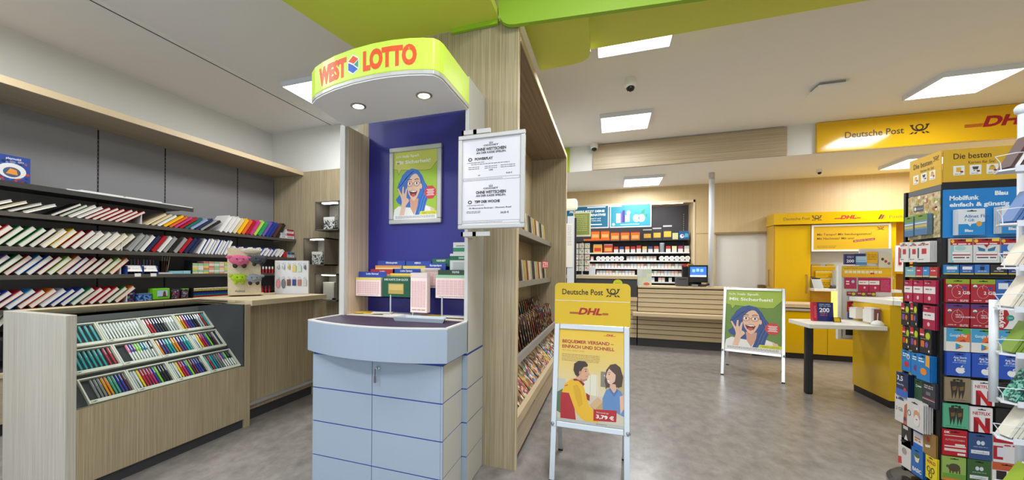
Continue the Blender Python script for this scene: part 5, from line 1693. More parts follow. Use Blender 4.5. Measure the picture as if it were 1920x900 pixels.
# pouches
po = B()
ellipsoid(po, (0, 0.03, 0.085), (0.085, 0.03, 0.085), 14, 8)
pom = B().slot(0).box(-0.085, 0.085, 0.0, 0.05, 0, 0.155).slot(1).box(-0.08, 0.08, 0.018, 0.032, 0.155, 0.175).slot(2).box(-0.065, 0.065, -0.0015, 0.0, 0.03, 0.10)
pom = slots(pom.mesh('tobacco_pouch'), 3)
tr_ = tag(box('pouch_tray', mat('tray_orange', (236, 110, 30), 0.4), -0.55, -0.02, FY - 0.03, FY + 0.06, 1.931, 1.965), 'bright orange tray under the first pouches of the top shelf', 'tray')
for q in range(5):
    x = -0.31 + q * 0.196
    z = 1.966 if q < 2 else 1.931
    inst('tobacco_pouch', pom, [mat('pouch_orange', (232, 124, 40), 0.35), mat('pouch_brown', (150, 60, 40), 0.4), mat('pouch_peach', (240, 196, 120), 0.4)], Matrix.Translation((x, FY, z)), None,
         'orange tobacco pouch, %s along the top tobacco shelf' % nth(q + 1), 'pouch', 'orange pouches on the tobacco shelf')
for q, (x, hh) in enumerate(((0.70, 1.25), (0.88, 1.4), (1.07, 1.65))):
    inst('tobacco_pouch', pom, [mat('pouch_dark', (56, 54, 62), 0.35), mat('pouch_grey', (190, 190, 194), 0.4), mat('pouch_gold', (226, 180, 70), 0.4)], Matrix.Translation((x, FY, 1.931)) @ Matrix.Diagonal((1.0, 1, hh, 1)), None,
         'dark tobacco bag with a gold label, %s of three beside the orange pouches' % nth(q + 1), 'pouch', 'dark bags on the tobacco shelf')
carton('tobacco_box', 'small white and olive box on the top tobacco shelf next to the tallest dark bag', 'box', 1.16, 1.26, FY, FY + 0.08, 1.931, 2.06, (196, 200, 150))
t = thing('gift_tin', 'blue slanted tin with pictures at the end of the top tobacco shelf', 'tin', (1.37, FY, 1.93))
B().prism([(9.052, 1.931), (9.16, 1.931), (9.16, 2.09), (9.09, 2.10)], 1.28, 1.455, 'X').obj('tin', mat('tin_sea_blue', (36, 84, 130), 0.35), t)
a = Art((1.28, FY - 0.001, 1.935), X_, Vector((0, 0.038, 0.165)).normalized())
a.ell(0.05, 0.06, 0.035, 0.04, (226, 230, 236), 1)
a.ell(0.06, 0.07, 0.016, 0.016, (40, 60, 140), 2)
a.poly([(0.08, 0.03), (0.16, 0.04), (0.16, 0.11), (0.11, 0.12)], (70, 160, 200), 1)
a.rect(0.07, 0.05, 0.09, 0.07, (226, 110, 60), 2)
a.build(t, 'print')
for q, x in enumerate((-0.26, -0.05)):
    inst('tobacco_pouch', pom, [mat('pouch_' + ['yellow', 'red'][q], [(236, 176, 40), (206, 50, 46)][q], 0.35), mat('pouch_grey', (190, 190, 194), 0.4), mat('pouch_' + ['red', 'gold'][q], [(206, 50, 46), (226, 180, 70)][q], 0.4)],
         Matrix.Translation((x, FY, 1.671)) @ Matrix.Diagonal((1.05, 1, 1.05, 1)), None, '%s tobacco bag on the second tobacco shelf beside the packs' % ['yellow', 'red'][q], 'pouch')
# cigarette packs: white lower half, coloured top
pk = slots(B().slot(0).box(0, 0.082, 0, 0.025, 0, 0.065).slot(1).box(0, 0.082, 0, 0.025, 0.065, 0.115).mesh('cigarette_pack'), 2)
big = [('red', (190, 40, 44)), ('blue', (40, 60, 150)), ('orange', (230, 130, 50)), ('red', (190, 40, 44)), ('red', (200, 50, 44)), ('sand', (230, 190, 110)), ('violet', (70, 66, 130)), ('rust', (190, 80, 50)), None, ('red', (190, 50, 50)), ('cream', (226, 214, 150)), ('magenta', (160, 50, 110)), ('grey', (180, 190, 190))]
for q, e in enumerate(big):
    x = 0.065 + q * 0.109
    if e is None:
        t = thing('tobacco_can', 'tall grey tobacco can standing among the packs of the second shelf', 'can', (x + 0.04, FY + 0.05, 1.671))
        B().lathe((x + 0.04, FY + 0.05, 1.671), [(0.045, 0), (0.045, 0.17)], 18).obj('can', mat('can_grey', (140, 152, 160), 0.4), t)
        B().lathe((x + 0.04, FY + 0.05, 1.841), [(0.047, 0), (0.047, 0.02), (0.04, 0.024)], 18).obj('lid', mat('can_lid', (176, 186, 190), 0.4), t)
        continue
    inst('cigarette_pack', pk, [mat('pack_white', (226, 222, 216), 0.5), mat('pack_%d_%d_%d' % e[1], e[1], 0.45)], Matrix.Translation((x, FY, 1.671)) @ Matrix.Diagonal((1.0, 1, 1.25 if q == 4 else 1.1, 1)), None,
         '%s topped pack, %s of the row of packs on the second tobacco shelf' % (e[0], nth(q + 1)), 'pack', 'packs on the second tobacco shelf')
# round white tins
ti = slots(B().slot(0).tube([(0, 0, 0.0), (0, 0.07, 0.0)], 0.046, 18).slot(1).tube([(0, -0.002, 0), (0, 0.0, 0)], 0.026, 12).xf(Matrix.Translation((0, 0, 0.047))).mesh('round_tin'), 2)
for q in range(12):
    x = (-0.245 + q * 0.092) if q < 6 else (0.965 + (q - 6) * 0.093)
    inst('round_tin', ti, [mat('tin_white', (240, 240, 238), 0.4), mat('tin_centre', (206, 210, 214), 0.4)], Matrix.Translation((x, FY, 1.506)), None,
         'round white tin, %s of the six tins %s of the third tobacco shelf' % (nth(q % 6 + 1), ['at the start', 'at the end'][q // 6]), 'tin', 'round white tins')
# small pale packs
sp_c = [('rose', (206, 170, 160)), ('grey', (176, 178, 184)), ('pale blue', (170, 190, 214)), ('taupe', (170, 150, 140)), ('mint', (176, 204, 196)), ('brown', (150, 120, 110))]
sp = slots(B().slot(0).box(0, 0.056, 0, 0.023, 0, 0.045).slot(1).box(0, 0.056, 0, 0.023, 0.045, 0.087).mesh('small_pack'), 2)
rows = [(1.506, -0.40, -0.30), (1.506, 0.31, 0.91), (1.349, -0.43, 1.45), (1.206, -0.28, 0.50), (1.206, 0.70, 1.42), (1.071, 0.72, 1.2)]
cnt = {}
for ri, (z, x0, x1) in enumerate(rows):
    n = int((x1 - x0) / 0.063)
    for q in range(n):
        if ri == 5 and q % 3 == 2:
            continue
        nm, rgb = sp_c[(q * 5 + ri * 3 + q // 4) % 6]
        inst('small_pack', sp, [mat('pack_white', (226, 222, 216), 0.5), mat('pack_%d_%d_%d' % rgb, rgb, 0.45)], Matrix.Translation((x0 + q * 0.063, FY, z)), None,
             '%s topped small pack, %s of the %s run on the %s tobacco shelf' % (nm, nth(q + 1), 'first' if x0 < 0.2 else 'second', {1.506: 'third', 1.349: 'fourth', 1.206: 'fifth', 1.071: 'sixth'}[z]), 'pack', 'small packs on the tobacco shelves')
# advertising light boxes over the shelves
t = thing('light_box', 'turquoise twin light box above the tobacco shelves', 'light box', (0.0, 8.62, 2.4))
for k, (x0, x1) in enumerate(((-0.96, -0.04), (-0.02, 0.735))):
    p = box('case', WHITEM, x0, x1, 8.60, 8.66, 2.155, 2.615, t)
    a = Art((x0 + 0.018, 8.599, 2.173), X_, Z_, 0.0006)
    w, h = x1 - x0 - 0.036, 0.424
    tq = mat('lit_turquoise_%d' % k, [(20, 96, 130), (44, 136, 160)][k], 0.4, 0, 0.18)
    a.rect(0, 0, w, h, tq, 1)
    wl = mat('lit_white', (226, 238, 240), 0.4, 0, 0.2)
    if k == 0:
        a.text('PROBIERE JETZT DEINE', 0.14, h - 0.12, 0.045, wl, 2, w=0.68, bold=0.04)
        a.text('ALTERNATIVE!', 0.40, h - 0.195, 0.045, wl, 2, w=0.44, bold=0.04)
        a.text('20% RABATT AUF', 0.45, h - 0.262, 0.026, wl, 2, w=0.30, bold=0.01)
        a.text('ALLES VON UNS', 0.45, h - 0.305, 0.026, wl, 2, w=0.30, bold=0.01)
        a.rect(0.45, 0.045, 0.77, 0.065, wl, 2)
    else:
        a.rect(0.10, 0.075, 0.18, 0.26, wl, 2)
        a.rect(0.185, 0.075, 0.215, 0.29, mat('lit_violet', (90, 80, 160), 0.4, 0, 0.3), 2)
        a.rect(0.215, 0.08, 0.26, 0.32, mat('lit_navy', (50, 50, 120), 0.4, 0, 0.3), 2.4)
        a.rect(0.265, 0.09, 0.345, 0.22, wl, 2)
        a.ell(0.325, 0.27, 0.035, 0.045, wl, 2)
        gl_ = mat('lit_leaf', (40, 120, 90), 0.4, 0, 0.3)
        for cx in (0.47, 0.56):
            a.ell(cx, 0.155, 0.062, 0.075, wl, 3)
            a.ell(cx, 0.155, 0.026, 0.03, mat('lit_core', (150, 160, 210), 0.4, 0, 0.3), 4)
        a.poly([(0.54, 0.23), (0.57, 0.31), (0.63, 0.33), (0.61, 0.25)], gl_, 3.5)
        a.poly([(0.50, 0.23), (0.44, 0.29), (0.47, 0.24)], gl_, 3.5)
        a.poly([(0.62, 0.22), (0.66, 0.16), (0.66, 0.23)], gl_, 3.5)
        a.ell(0.05, 0.045, 0.026, 0.026, wl, 2)
        a.rect(0.18, 0.035, 0.52, 0.045, wl, 2)
    a.rect(w * (0.55 if k == 0 else 0.0), h - 0.028, w * (0.95 if k == 0 else 0.28), h - 0.008, wl, 2)
    a.build(p, 'advert_print')
# steel pole
t = thing('support_pole', 'white steel pole between the counter and the lower ceiling', 'pole', (1.565, 7.72, 1.035))
B().lathe((1.565, 7.72, 1.035), [(0.04, 0), (0.04, 1.80)], 24).obj('tube', WHITEM, t, smooth=True)
B().lathe((1.565, 7.72, 2.835), [(0.043, 0), (0.043, 0.10)], 24).obj('ceiling_sleeve', SILVM, t)
# till
t = thing('till_screen', 'black till with a bright blue touch screen on the slatted counter', 'till', (1.39, 7.8, 1.035))
box('base', BLACKM, 1.30, 1.50, 7.78, 8.0, 1.036, 1.075, t, bevel=0.01)
B().prism([(7.86, 1.07), (7.93, 1.07), (7.88, 1.22), (7.82, 1.22)], 1.35, 1.45, 'X').obj('stand', BLACKM, t)
box('screen_case', BLACKM, 1.245, 1.53, 7.76, 7.83, 1.105, 1.40, t, bevel=0.01)
a = Art((1.265, 7.759, 1.20), X_, Z_)
a.rect(0, 0, 0.24, 0.17, mat('till_screen_white', (226, 236, 250), 0.3, 0, 0.7), 1)
a.rect(0, 0.03, 0.24, 0.17, mat('till_screen_blue', (60, 120, 210), 0.3, 0, 0.7), 2)
for x, z in ((0.03, 0.08), (0.09, 0.09), (0.15, 0.085)):
    a.rect(x, z, x + 0.045, z + 0.05, mat('till_screen_pale', (150, 196, 240), 0.3, 0, 0.7), 3)
a.build(t, 'screen_image')
t = thing('receipt_printer', 'grey receipt printer on the counter beside the till', 'printer', (1.14, 7.85, 1.035))
box('case', mat('printer_grey', (74, 74, 80), 0.45), 1.06, 1.24, 7.75, 7.95, 1.036, 1.19, t, bevel=0.008)
box('paper_slot', BLACKM, 1.09, 1.21, 7.748, 7.76, 1.15, 1.165, t)
t = thing('card_terminal', 'small grey card reader lying before the till', 'card reader', (1.33, 7.68, 1.035))
box('body', mat('reader_grey', (120, 122, 128), 0.4), 1.28, 1.36, 7.62, 7.74, 1.036, 1.075, t, bevel=0.008)
box('keypad', BLACKM, 1.29, 1.35, 7.63, 7.68, 1.075, 1.08, t)
t = thing('hand_scanner', 'black hand scanner lying between the till and the pole', 'scanner', (1.45, 7.66, 1.035))
B().tube([(1.40, 7.66, 1.055), (1.47, 7.66, 1.06), (1.52, 7.67, 1.09)], [0.018, 0.02, 0.026], 10).obj('grip', BLACKM, t)
B().tube([(1.40, 7.66, 1.05), (1.36, 7.72, 1.045), (1.42, 7.79, 1.045)], 0.006, 6).obj('cable', BLACKM, t)
t = thing('sweets_display', 'small dark display of red, green and orange packets behind the till', 'display', (1.28, 8.05, 1.035))
box('stand', BLACKM, 1.19, 1.38, 8.02, 8.10, 1.036, 1.40, t)
a = Art((1.19, 8.019, 1.37), X_, Z_)
for q, c in enumerate(((196, 50, 60), (230, 140, 60), (120, 160, 90))):
    a.ell(0.035 + q * 0.055, 0.03, 0.03, 0.028, c, 1 + q * 0.2)
a.build(t, 'packets')
t = thing('leaflet_display', 'upright pastel leaflet display on the counter beside the desk block', 'display', (0.55, 7.72, 1.035))
box('board', mat('pastel_board', (206, 214, 196), 0.6), 0.44, 0.67, 7.72, 7.74, 1.036, 1.32, t)
a = Art((0.44, 7.7195, 1.036), X_, Z_)
rb = random.Random(11)
for i in range(3):
    for j in range(4):
        a.rect(0.012 + i * 0.073, 0.012 + j * 0.068, 0.075 + i * 0.073, 0.07 + j * 0.068, rb.choice([(222, 222, 210), (196, 210, 200), (226, 206, 190), (200, 214, 220), (214, 220, 190)]), 1)
a.ell(0.15, 0.03, 0.05, 0.026, (214, 100, 90), 2)
a.build(t, 'print')
# column stand at the desk end: lamp head, green notice, white sheet, postcard spinner
t = thing('info_column', 'slim white information column with a lit head beside the magazine end panel', 'column', (-0.62, 7.35, 0))
box('column', WHITEM, -0.72, -0.60, 7.30, 7.42, 0, 2.25, t)
box('side_trim', BLACKM, -0.60, -0.57, 7.33, 7.39, 0.9, 2.22, t)
box('lamp_head', mat('lamp_head_white', (240, 236, 214), 0.4, 0, 0.3), -0.80, -0.552, 7.24, 7.44, 2.36, 2.555, t, bevel=0.05)
t = thing('green_notice', 'olive green framed notice at the end of the raised desk', 'notice', (-0.48, 7.47, 1.95))
box('frame', mat('cream_frame', (222, 224, 190), 0.4), -0.635, -0.335, 7.48, 7.50, 1.90, 2.335, t)
a = Art((-0.635, 7.479, 1.90), X_, Z_)
a.rect(0.02, 0.03, 0.28, 0.415, (140, 150, 70), 1)
a.greek(0.05, 0.24, 0.37, 0.009, 9, 0.033, (200, 206, 150), 2)
a.build(t, 'print')
box('stem', ACRYL, -0.51, -0.45, 7.485, 7.495, 1.206, 1.90, t)
t = thing('white_notice', 'tall white paper notice hung on the information column', 'notice', (-0.68, 7.27, 1.6))
box('sheet', PAPER, -0.735, -0.625, 7.285, 7.295, 1.35, 2.12, t)
a = Art((-0.735, 7.284, 1.35), X_, Z_)
a.greek(0.02, 0.09, 0.72, 0.008, 12, 0.03, (160, 166, 190), 1)
a.build(t, 'print')
t = thing('postcard_spinner', 'wire postcard spinner standing on the raised desk', 'card rack', (-0.49, 7.68, 1.205))
B().lathe((-0.49, 7.72, 1.206), [(0.10, 0), (0.10, 0.012), (0.012, 0.02), (0.012, 0.60)], 16).obj('stand', SILV, t)
for i in range(3):
    for j in range(5):
        x, z = -0.635 + i * 0.098, 1.285 + j * 0.103
        M = Matrix.Translation((x, 7.60 + 0.02 * abs(i - 1), z))
        c = [(226, 222, 206), (216, 206, 190), (230, 228, 220), (206, 214, 196), (222, 206, 200)][(i * 2 + j) % 5]
        pcd = tag(B().box(0, 0.085, 0, 0.004, 0, 0.09).xf(M).obj('postcard', mat('card_%d_%d_%d' % c, c, 0.5)), 'pale picture postcard, %s from the bottom in the %s column of the desk spinner' % (nth(j + 1), nth(i + 1)), 'postcard', 'postcards on the spinner')
        a = Art(M @ Vector((0, -0.0005, 0)), X_, Z_)
        rr = random.Random(i * 7 + j)
        for q in range(4):
            a.ell(rr.uniform(.02, .065), rr.uniform(.02, .07), rr.uniform(.006, .016), rr.uniform(.006, .014), rr.choice([(160, 150, 110), (196, 170, 80), (150, 110, 110), (110, 130, 100), (200, 190, 170)]), 1 + q * .2, 8)
        a.build(pcd, 'print')
tag(box('paper_tray', mat('paper_blue_white', (206, 216, 232), 0.5), -0.37, -0.26, 7.72, 7.76, 1.206, 1.36), 'upright pale blue paper holder beside the postcard spinner', 'holder')

# ============================================================ POST COUNTER
YD = mat('post_yellow_shade', (226, 176, 40), 0.4)
DKB = mat('dark_brown', (74, 40, 26), 0.5)
t = thing('post_cabinet', 'tall yellow post wall unit with a sign fascia, long handle and white recess', 'cabinet', (3.4, 8.5, 0))
box('side_panel', mat('ochre_side', (206, 166, 70), 0.45), 2.621, 2.64, 8.385, 8.675, 0, 2.09, t)
box('door', YEL, 2.641, 3.136, 8.365, 8.385, 0.08, 2.085, t, bevel=0.003)
box('carcass', YD, 2.641, 3.136, 8.39, 8.67, 0.0, 2.085, t)
hd = B().tube([(3.078, 8.365, 0.955), (3.078, 8.33, 0.955), (3.078, 8.33, 1.25), (3.078, 8.365, 1.25)], 0.009, 8).obj('handle', mat('handle_steel', (170, 140, 110), 0.3, 0.5), t)
hd2 = B().tube([(2.625, 8.52, 1.05), (2.60, 8.52, 1.05), (2.60, 8.52, 1.33), (2.625, 8.52, 1.33)], 0.007, 8).obj('side_handle', mat('handle_steel', (170, 140, 110), 0.3, 0.5), t)
box('fascia', YEL, 2.605, 4.62, 8.30, 8.67, 2.095, 2.29, t, bevel=0.003)
a = Art((2.605, 8.2995, 2.095), X_, Z_, 0.0006)
a.text('Deutsche Post', 0.135, 0.072, 0.05, (110, 84, 20), 1, w=0.36, bold=0.004)
post_horn(a, 0.585, 0.10, 0.095, (80, 56, 16))
a.build(t, 'fascia_lettering')
a = Art((2.605, 8.2995, 2.095), X_, Z_, 0.0006)
dhl(a, 0.86, 0.07, 0.058, (190, 30, 44))
a.build(t, 'courier_lettering')
a = Art((2.605, 8.2995, 2.095), X_, Z_, 0.0006)
a.text('Postbank', 1.50, 0.06, 0.05, (110, 84, 30), 1, w=0.27, bold=0.006)
for q in range(3):
    a.poly([(1.36 + q * .03, 0.05), (1.385 + q * .03, 0.05), (1.42 + q * .025, 0.125 - q * .01), (1.395 + q * .025, 0.125 - q * .01)], [(60, 50, 40), (120, 50, 40), (206, 140, 30)][q], 1 + q * 0.3)
a.build(t, 'bank_lettering')
box('recess_back', mat('recess_white', (226, 228, 230), 0.5), 3.136, 4.10, 8.60, 8.62, 0.9, 1.64, t)
box('right_post', YEL, 4.143, 4.22, 8.365, 8.60, 0.1, 2.095, t)
box('lower_panel', YD, 3.14, 4.7, 8.40, 8.44, 0.05, 0.98, t)
box('worktop', WHITE, 3.12, 4.2, 8.18, 8.62, 0.985, 1.03, t, bevel=0.003)
box('bookcase_back', mat('amber_panel', (206, 140, 20), 0.4), 4.22, 5.2, 8.55, 8.58, 0.1, 2.095, t)
box('inner_shelf', YEL, 4.22, 5.2, 8.25, 8.55, 1.28, 1.31, t)
e = B().box(3.45, 3.50, 8.385, 8.40, 0.71, 0.81)
B().lathe((0, 0, 0), [(0.045, 0), (0.045, 0.006)], 20).xf(frameM((3.47, 8.40, 0.76), X_, Z_)).obj('round_lock_plate', PAPER, t)
t = thing('post_banner', 'white framed yellow banner over the post recess asking about speed', 'banner', (3.64, 8.34, 1.86))
for x0, x1, z0, z1 in ((3.139, 4.143, 1.638, 1.668), (3.139, 4.143, 2.05, 2.08), (3.139, 3.163, 1.668, 2.05), (4.118, 4.143, 1.668, 2.05)):
    box('frame_side', WHITE, x0, x1, 8.335, 8.36, z0, z1, t)
box('banner', mat('banner_yellow', (216, 172, 40), 0.3), 3.163, 4.118, 8.345, 8.358, 1.668, 2.05, t)
a = Art((3.163, 8.3445, 1.668), X_, Z_, 0.0006)
a.text('Mit Tempo? Mit Sendungsstatus?', 0.05, 0.235, 0.036, (110, 84, 30), 1, w=0.70, bold=0.012)
a.text('Mit Nachweis? Mit uns!', 0.05, 0.168, 0.036, (120, 92, 34), 1, w=0.48, bold=0.012)
a.build(t, 'banner_lettering')
a = Art((3.163, 8.3445, 1.668), X_, Z_, 0.0006)
a.poly([(0.52, 0.118), (0.79, 0.150), (0.79, 0.184), (0.52, 0.150)], (150, 50, 60), 1)
a.text('Sprechen Sie uns an!', 0.535, 0.128, 0.018, (236, 210, 190), 2, w=0.24, rot=0.118)
a.build(t, 'slanted_tag')
a = Art((3.163, 8.3445, 1.668), X_, Z_, 0.0006)
post_horn(a, 0.86, 0.335, 0.06, (110, 60, 40))
a.build(t, 'horn_emblem')
a = Art((3.163, 8.3445, 1.668), X_, Z_, 0.0006)
a.greek(0.05, 0.30, 0.055, 0.007, 2, 0.022, (150, 116, 50), 1)
a.build(t, 'small_print')

# things on the back worktop
t = thing('parcel_rack', 'yellow cardboard parcel set standing in the white recess', 'rack', (3.35, 8.45, 1.03))
for q, (x0, x1, z0, z1, y) in enumerate(((3.20, 3.52, 1.22, 1.40, 8.50), (3.24, 3.50, 1.20, 1.31, 8.46), (3.28, 3.43, 1.04, 1.19, 8.42), (3.22, 3.34, 1.38, 1.43, 8.54), (3.42, 3.52, 1.38, 1.43, 8.54))):
    p = box('parcel_blank', YEL if q != 2 else mat('deep_yellow', (236, 180, 0), 0.4), x0, x1, y, y + 0.04, z0, z1, t)
    if q < 3:
        a = Art((x0, y - 0.0006, z0), X_, Z_)
        a.greek(0.02, (x1 - x0) * 0.9, (z1 - z0) * 0.5, 0.01, 2, 0.03, (170, 130, 30), 1)
        a.rect(0, z1 - z0 - 0.012, x1 - x0, z1 - z0, (240, 226, 180), 1)
        a.build(p, 'print')
box('rack_post', SILVM, 3.30, 3.44, 8.54, 8.56, 1.03, 1.24, t)
t = thing('parcel_scale', 'grey scale with a dark display on the white post worktop', 'scale', (3.2, 8.35, 1.03))
B().prism([(8.25, 1.032), (8.42, 1.032), (8.42, 1.17), (8.36, 1.19)], 3.14, 3.27, 'X').obj('housing', mat('scale_grey', (130, 132, 126), 0.4), t)
box('display', BLACKM, 3.15, 3.26, 8.352, 8.36, 1.165, 1.195, t)
t = thing('tape_dispenser', 'small dark tape dispenser on the post worktop', 'dispenser', (3.38, 8.25, 1.03))
B().tube([(3.36, 8.25, 1.06), (3.42, 8.25, 1.06)], 0.03, 14).obj('reel', CHAR, t)
box('base', CHAR, 3.34, 3.45, 8.21, 8.29, 1.0315, 1.05, t, bevel=0.006)
t = thing('paper_roll', 'translucent grey plastic roll standing on the post worktop', 'roll', (3.5, 8.35, 1.03))
B().lathe((3.50, 8.33, 1.031), [(0.085, 0), (0.085, 0.30), (0.03, 0.30)], 24).obj('roll', mat('bubble_grey', (188, 188, 180), 0.35), t, smooth=False)
B().lathe((3.50, 8.33, 1.331), [(0.028, 0), (0.028, 0.01)], 16).obj('core', mat('roll_core', (150, 130, 100), 0.6), t)
# low parcel counter with metal rails
t = thing('parcel_counter', 'low bright yellow parcel counter with double metal bumper rails', 'counter', (2.9, 7.6, 0))
for x0, x1 in ((2.06, 2.98), (2.985, 3.70)):
    box('front_panel', YEL, x0, x1, 7.405, 7.425, 0.082, 0.70, t, bevel=0.002)
box('body', YD, 2.06, 3.70, 7.43, 8.0, 0.0, 0.80, t)
box('plinth', BLACKM, 2.06, 3.70, 7.415, 7.43, 0.0, 0.078, t)
for z in (0.715, 0.765):
    box('bumper_rail', SILVM if z < 0.75 else mat('rail_beige', (214, 190, 150), 0.4), 2.06, 3.70, 7.385, 7.43, z, z + 0.033, t)
box('dark_groove', DKB, 2.06, 3.70, 7.40, 7.43, 0.748, 0.765, t)
box('worktop', BEIGE, 2.06, 3.70, 7.40, 8.0, 0.80, 0.815, t)
# packing table on one leg
t = thing('writing_table', 'white angular table top on one black leg joined to the yellow desk', 'table', (2.0, 5.2, 0))
B().prism([(1.842, 4.925), (2.482, 5.030), (2.498, 5.42), (2.498, 5.60), (1.832, 5.40)], 0.742, 0.783, 'Z').obj('table_top', mat('white_laminate', (236, 234, 226), 0.35), t, bevel=0.003)
box('leg', BLACKM, 1.955, 2.02, 5.30, 5.365, 0.0, 0.742, t, bevel=0.012)
# yellow service desk
t = thing('service_desk', 'glossy yellow post service desk with a white counter top', 'desk', (2.8, 5.3, 0))
S2 = t
box('front_panel', YEL, 2.50, 3.4, 5.035, 5.06, 0.073, 0.985, t)
box('side_panel', YEL, 2.50, 2.525, 5.06, 5.66, 0.073, 0.985, t)
box('body', YD, 2.526, 3.4, 5.061, 5.66, 0.0, 0.985, t)
box('plinth', BLACKM, 2.512, 3.4, 5.045, 5.66, 0.0, 0.073, t)
B().prism([(2.515, 5.045), (2.58, 4.965), (3.45, 4.965), (3.45, 5.68), (2.475, 5.68)], 0.985, 1.032, 'Z').obj('counter_top', mat('white_laminate', (236, 234, 226), 0.35), t, bevel=0.003)
box('screen_pane', GLASS, 2.497, 2.503, 4.985, 5.0, 0.98, 1.27, t)
box('sneeze_screen', ACRYL, 2.505, 3.1, 4.99, 4.995, 1.032, 1.27, t)
# leaflet panel
PY = 5.72
t = thing('leaflet_stand', 'white upright panel of leaflets and card hooks at the back of the yellow desk', 'display', (2.6, PY, 0.8))
box('panel', mat('panel_white', (222, 222, 220), 0.45), 2.385, 2.855, PY, PY + 0.02, 0.55, 1.37, t)
box('header', mat('panel_white', (222, 222, 220), 0.45), 2.58, 2.855, PY, PY + 0.02, 1.37, 1.56, t)
box('side_edge', WHITE, 2.383, 2.412, PY - 0.03, PY, 0.55, 1.37, t)
box('painted_lit_edge', mat('painted_lit_yellow', (250, 240, 120), 0.4, 0, 0.8), 2.345, 2.383, PY, PY + 0.03, 0.72, 1.08, t)  # no lamp: the glow imitates light falling on a yellow side panel
box('slot_box', mat('slot_grey', (206, 208, 206), 0.45), 2.43, 2.60, PY - 0.02, PY, 0.575, 0.70, t)
box('slot', BLACKM, 2.455, 2.575, PY - 0.024, PY - 0.02, 0.60, 0.665, t)
PZ = PY - 0.004


def flat(name, label, cat, x0, x1, z0, z1, y, rgb, fn=None, group=None, d=0.006):
    t = thing(name, label, cat, ((x0 + x1) / 2, y, z0), 0, group)
    box('card', mat('card_%d_%d_%d' % rgb, rgb, 0.4), x0, x1, y - d, y, z0, z1, t)
    if fn:
        a = Art((x0, y - d - 0.0004, z0), X_, Z_)
        fn(a, x1 - x0, z1 - z0)
        a.build(t, 'print')
    return t


PK2 = (176, 26, 74)


def f200(a, w, h):
    a.text('200', w * .5, h * .2, h * .28, (236, 240, 250), 1, align='c', bold=0.03)
    a.greek(w * .2, w * .8, h * .75, h * .06, 2, h * .13, (170, 180, 220), 1)


flat('shipping_box', 'navy postal set marked 200 at the top of the leaflet panel', 'box', 2.43, 2.525, 1.385, 1.50, PY - 0.02, (40, 42, 100), f200, None, 0.03)
flat('shipping_box', 'navy postal set behind the pale blue leaflet', 'box', 2.53, 2.62, 1.41, 1.505, PY - 0.012, (44, 48, 110), None, None, 0.012)
flat('leaflet', 'pale blue striped leaflet beside the navy postal set', 'leaflet', 2.53, 2.625, 1.375, 1.475, PY - 0.03, (170, 206, 226), lambda a, w, h: (a.rect(0, h * .05, w, h * .35, (80, 130, 190), 1), a.rect(w * .1, h * .5, w * .9, h * .56, (120, 160, 200), 1)), None, 0.008)
flat('leaflet', 'yellow leaflet standing on the leaflet panel', 'leaflet', 2.63, 2.725, 1.40, 1.525, PY - 0.012, (236, 180, 20), lambda a, w, h: a.greek(w * .1, w * .9, h * .7, h * .05, 4, h * .13, (170, 120, 20), 1), None, 0.008)
flat('leaflet', 'photo leaflet of people beside the yellow leaflet', 'leaflet', 2.73, 2.835, 1.35, 1.505, PY - 0.02, (216, 206, 186), lambda a, w, h: [a.ell(w * (.3 + .25 * q), h * (.6 - .15 * q), w * .12, h * .1, [(90, 60, 50), (170, 60, 50), (140, 120, 100)][q], 1 + q * .2, 12) for q in range(3)], None, 0.008)
flat('info_strip', 'long yellow postal strip across the leaflet panel', 'sign', 2.42, 2.845, 1.245, 1.365, PY - 0.006, (232, 184, 30),
     lambda a, w, h: (a.greek(w * .05, w * .75, h * .78, h * .05, 1, .01, (150, 110, 30), 1), [a.rect(w * (.06 + .085 * q), h * .36, w * (.13 + .085 * q), h * .60, (236, 226, 190), 1) for q in range(9)], a.rect(w * .58, h * .28, w * .66, h * .42, (200, 50, 60), 2), a.rect(0, 0, w, h * .25, (240, 170, 20), 0.6)))
for q, (x0, x1, lab) in enumerate(((2.445, 2.548, 'with a blue spot, first in the row'), (2.565, 2.652, 'with a white band, second in the row'), (2.656, 2.742, 'with a white band, third in the row'), (2.747, 2.838, 'without a band, last in the row'))):
    def fn(a, w, h, q=q):
        if q == 0:
            a.ell(w * .7, h * .65, w * .14, h * .14, (150, 190, 226), 1)
            a.rect(w * .12, h * .6, w * .4, h * .72, (236, 210, 220), 1)
            a.rect(w * .12, h * .38, w * .4, h * .5, (236, 210, 220), 1)
        elif q < 3:
            a.rect(0, h * .52, w, h * .8, (236, 226, 226), 1)
            a.ell(w * .6, h * .3, w * .1, h * .08, (236, 190, 220), 1)
            a.greek(w * .1, w * .7, h * .64, h * .05, 1, .01, (130, 90, 100), 2)
        else:
            a.greek(w * .1, w * .9, h * .8, h * .03, 7, h * .11, (220, 110, 150), 1)
    flat('prepaid_pack', 'crimson prepaid pack %s on the leaflet panel' % lab, 'pack', x0, x1, 1.085 if q else 1.115, 1.238, PY - 0.01, PK2, fn, 'crimson packs on the leaflet panel')
for q in range(3):
    flat('prepaid_pack', 'small dark pack with a yellow dot under the crimson packs, %s of three' % nth(q + 1), 'pack', 2.465 + q * .085, 2.54 + q * .085, 1.04, 1.084, PY - 0.014, (120, 40, 50), lambda a, w, h: (a.ell(w * .75, h * .45, w * .2, h * .35, (206, 206, 60), 1), a.rect(w * .08, h * .4, w * .5, h * .75, (226, 130, 130), 1)), 'dotted packs on the leaflet panel')
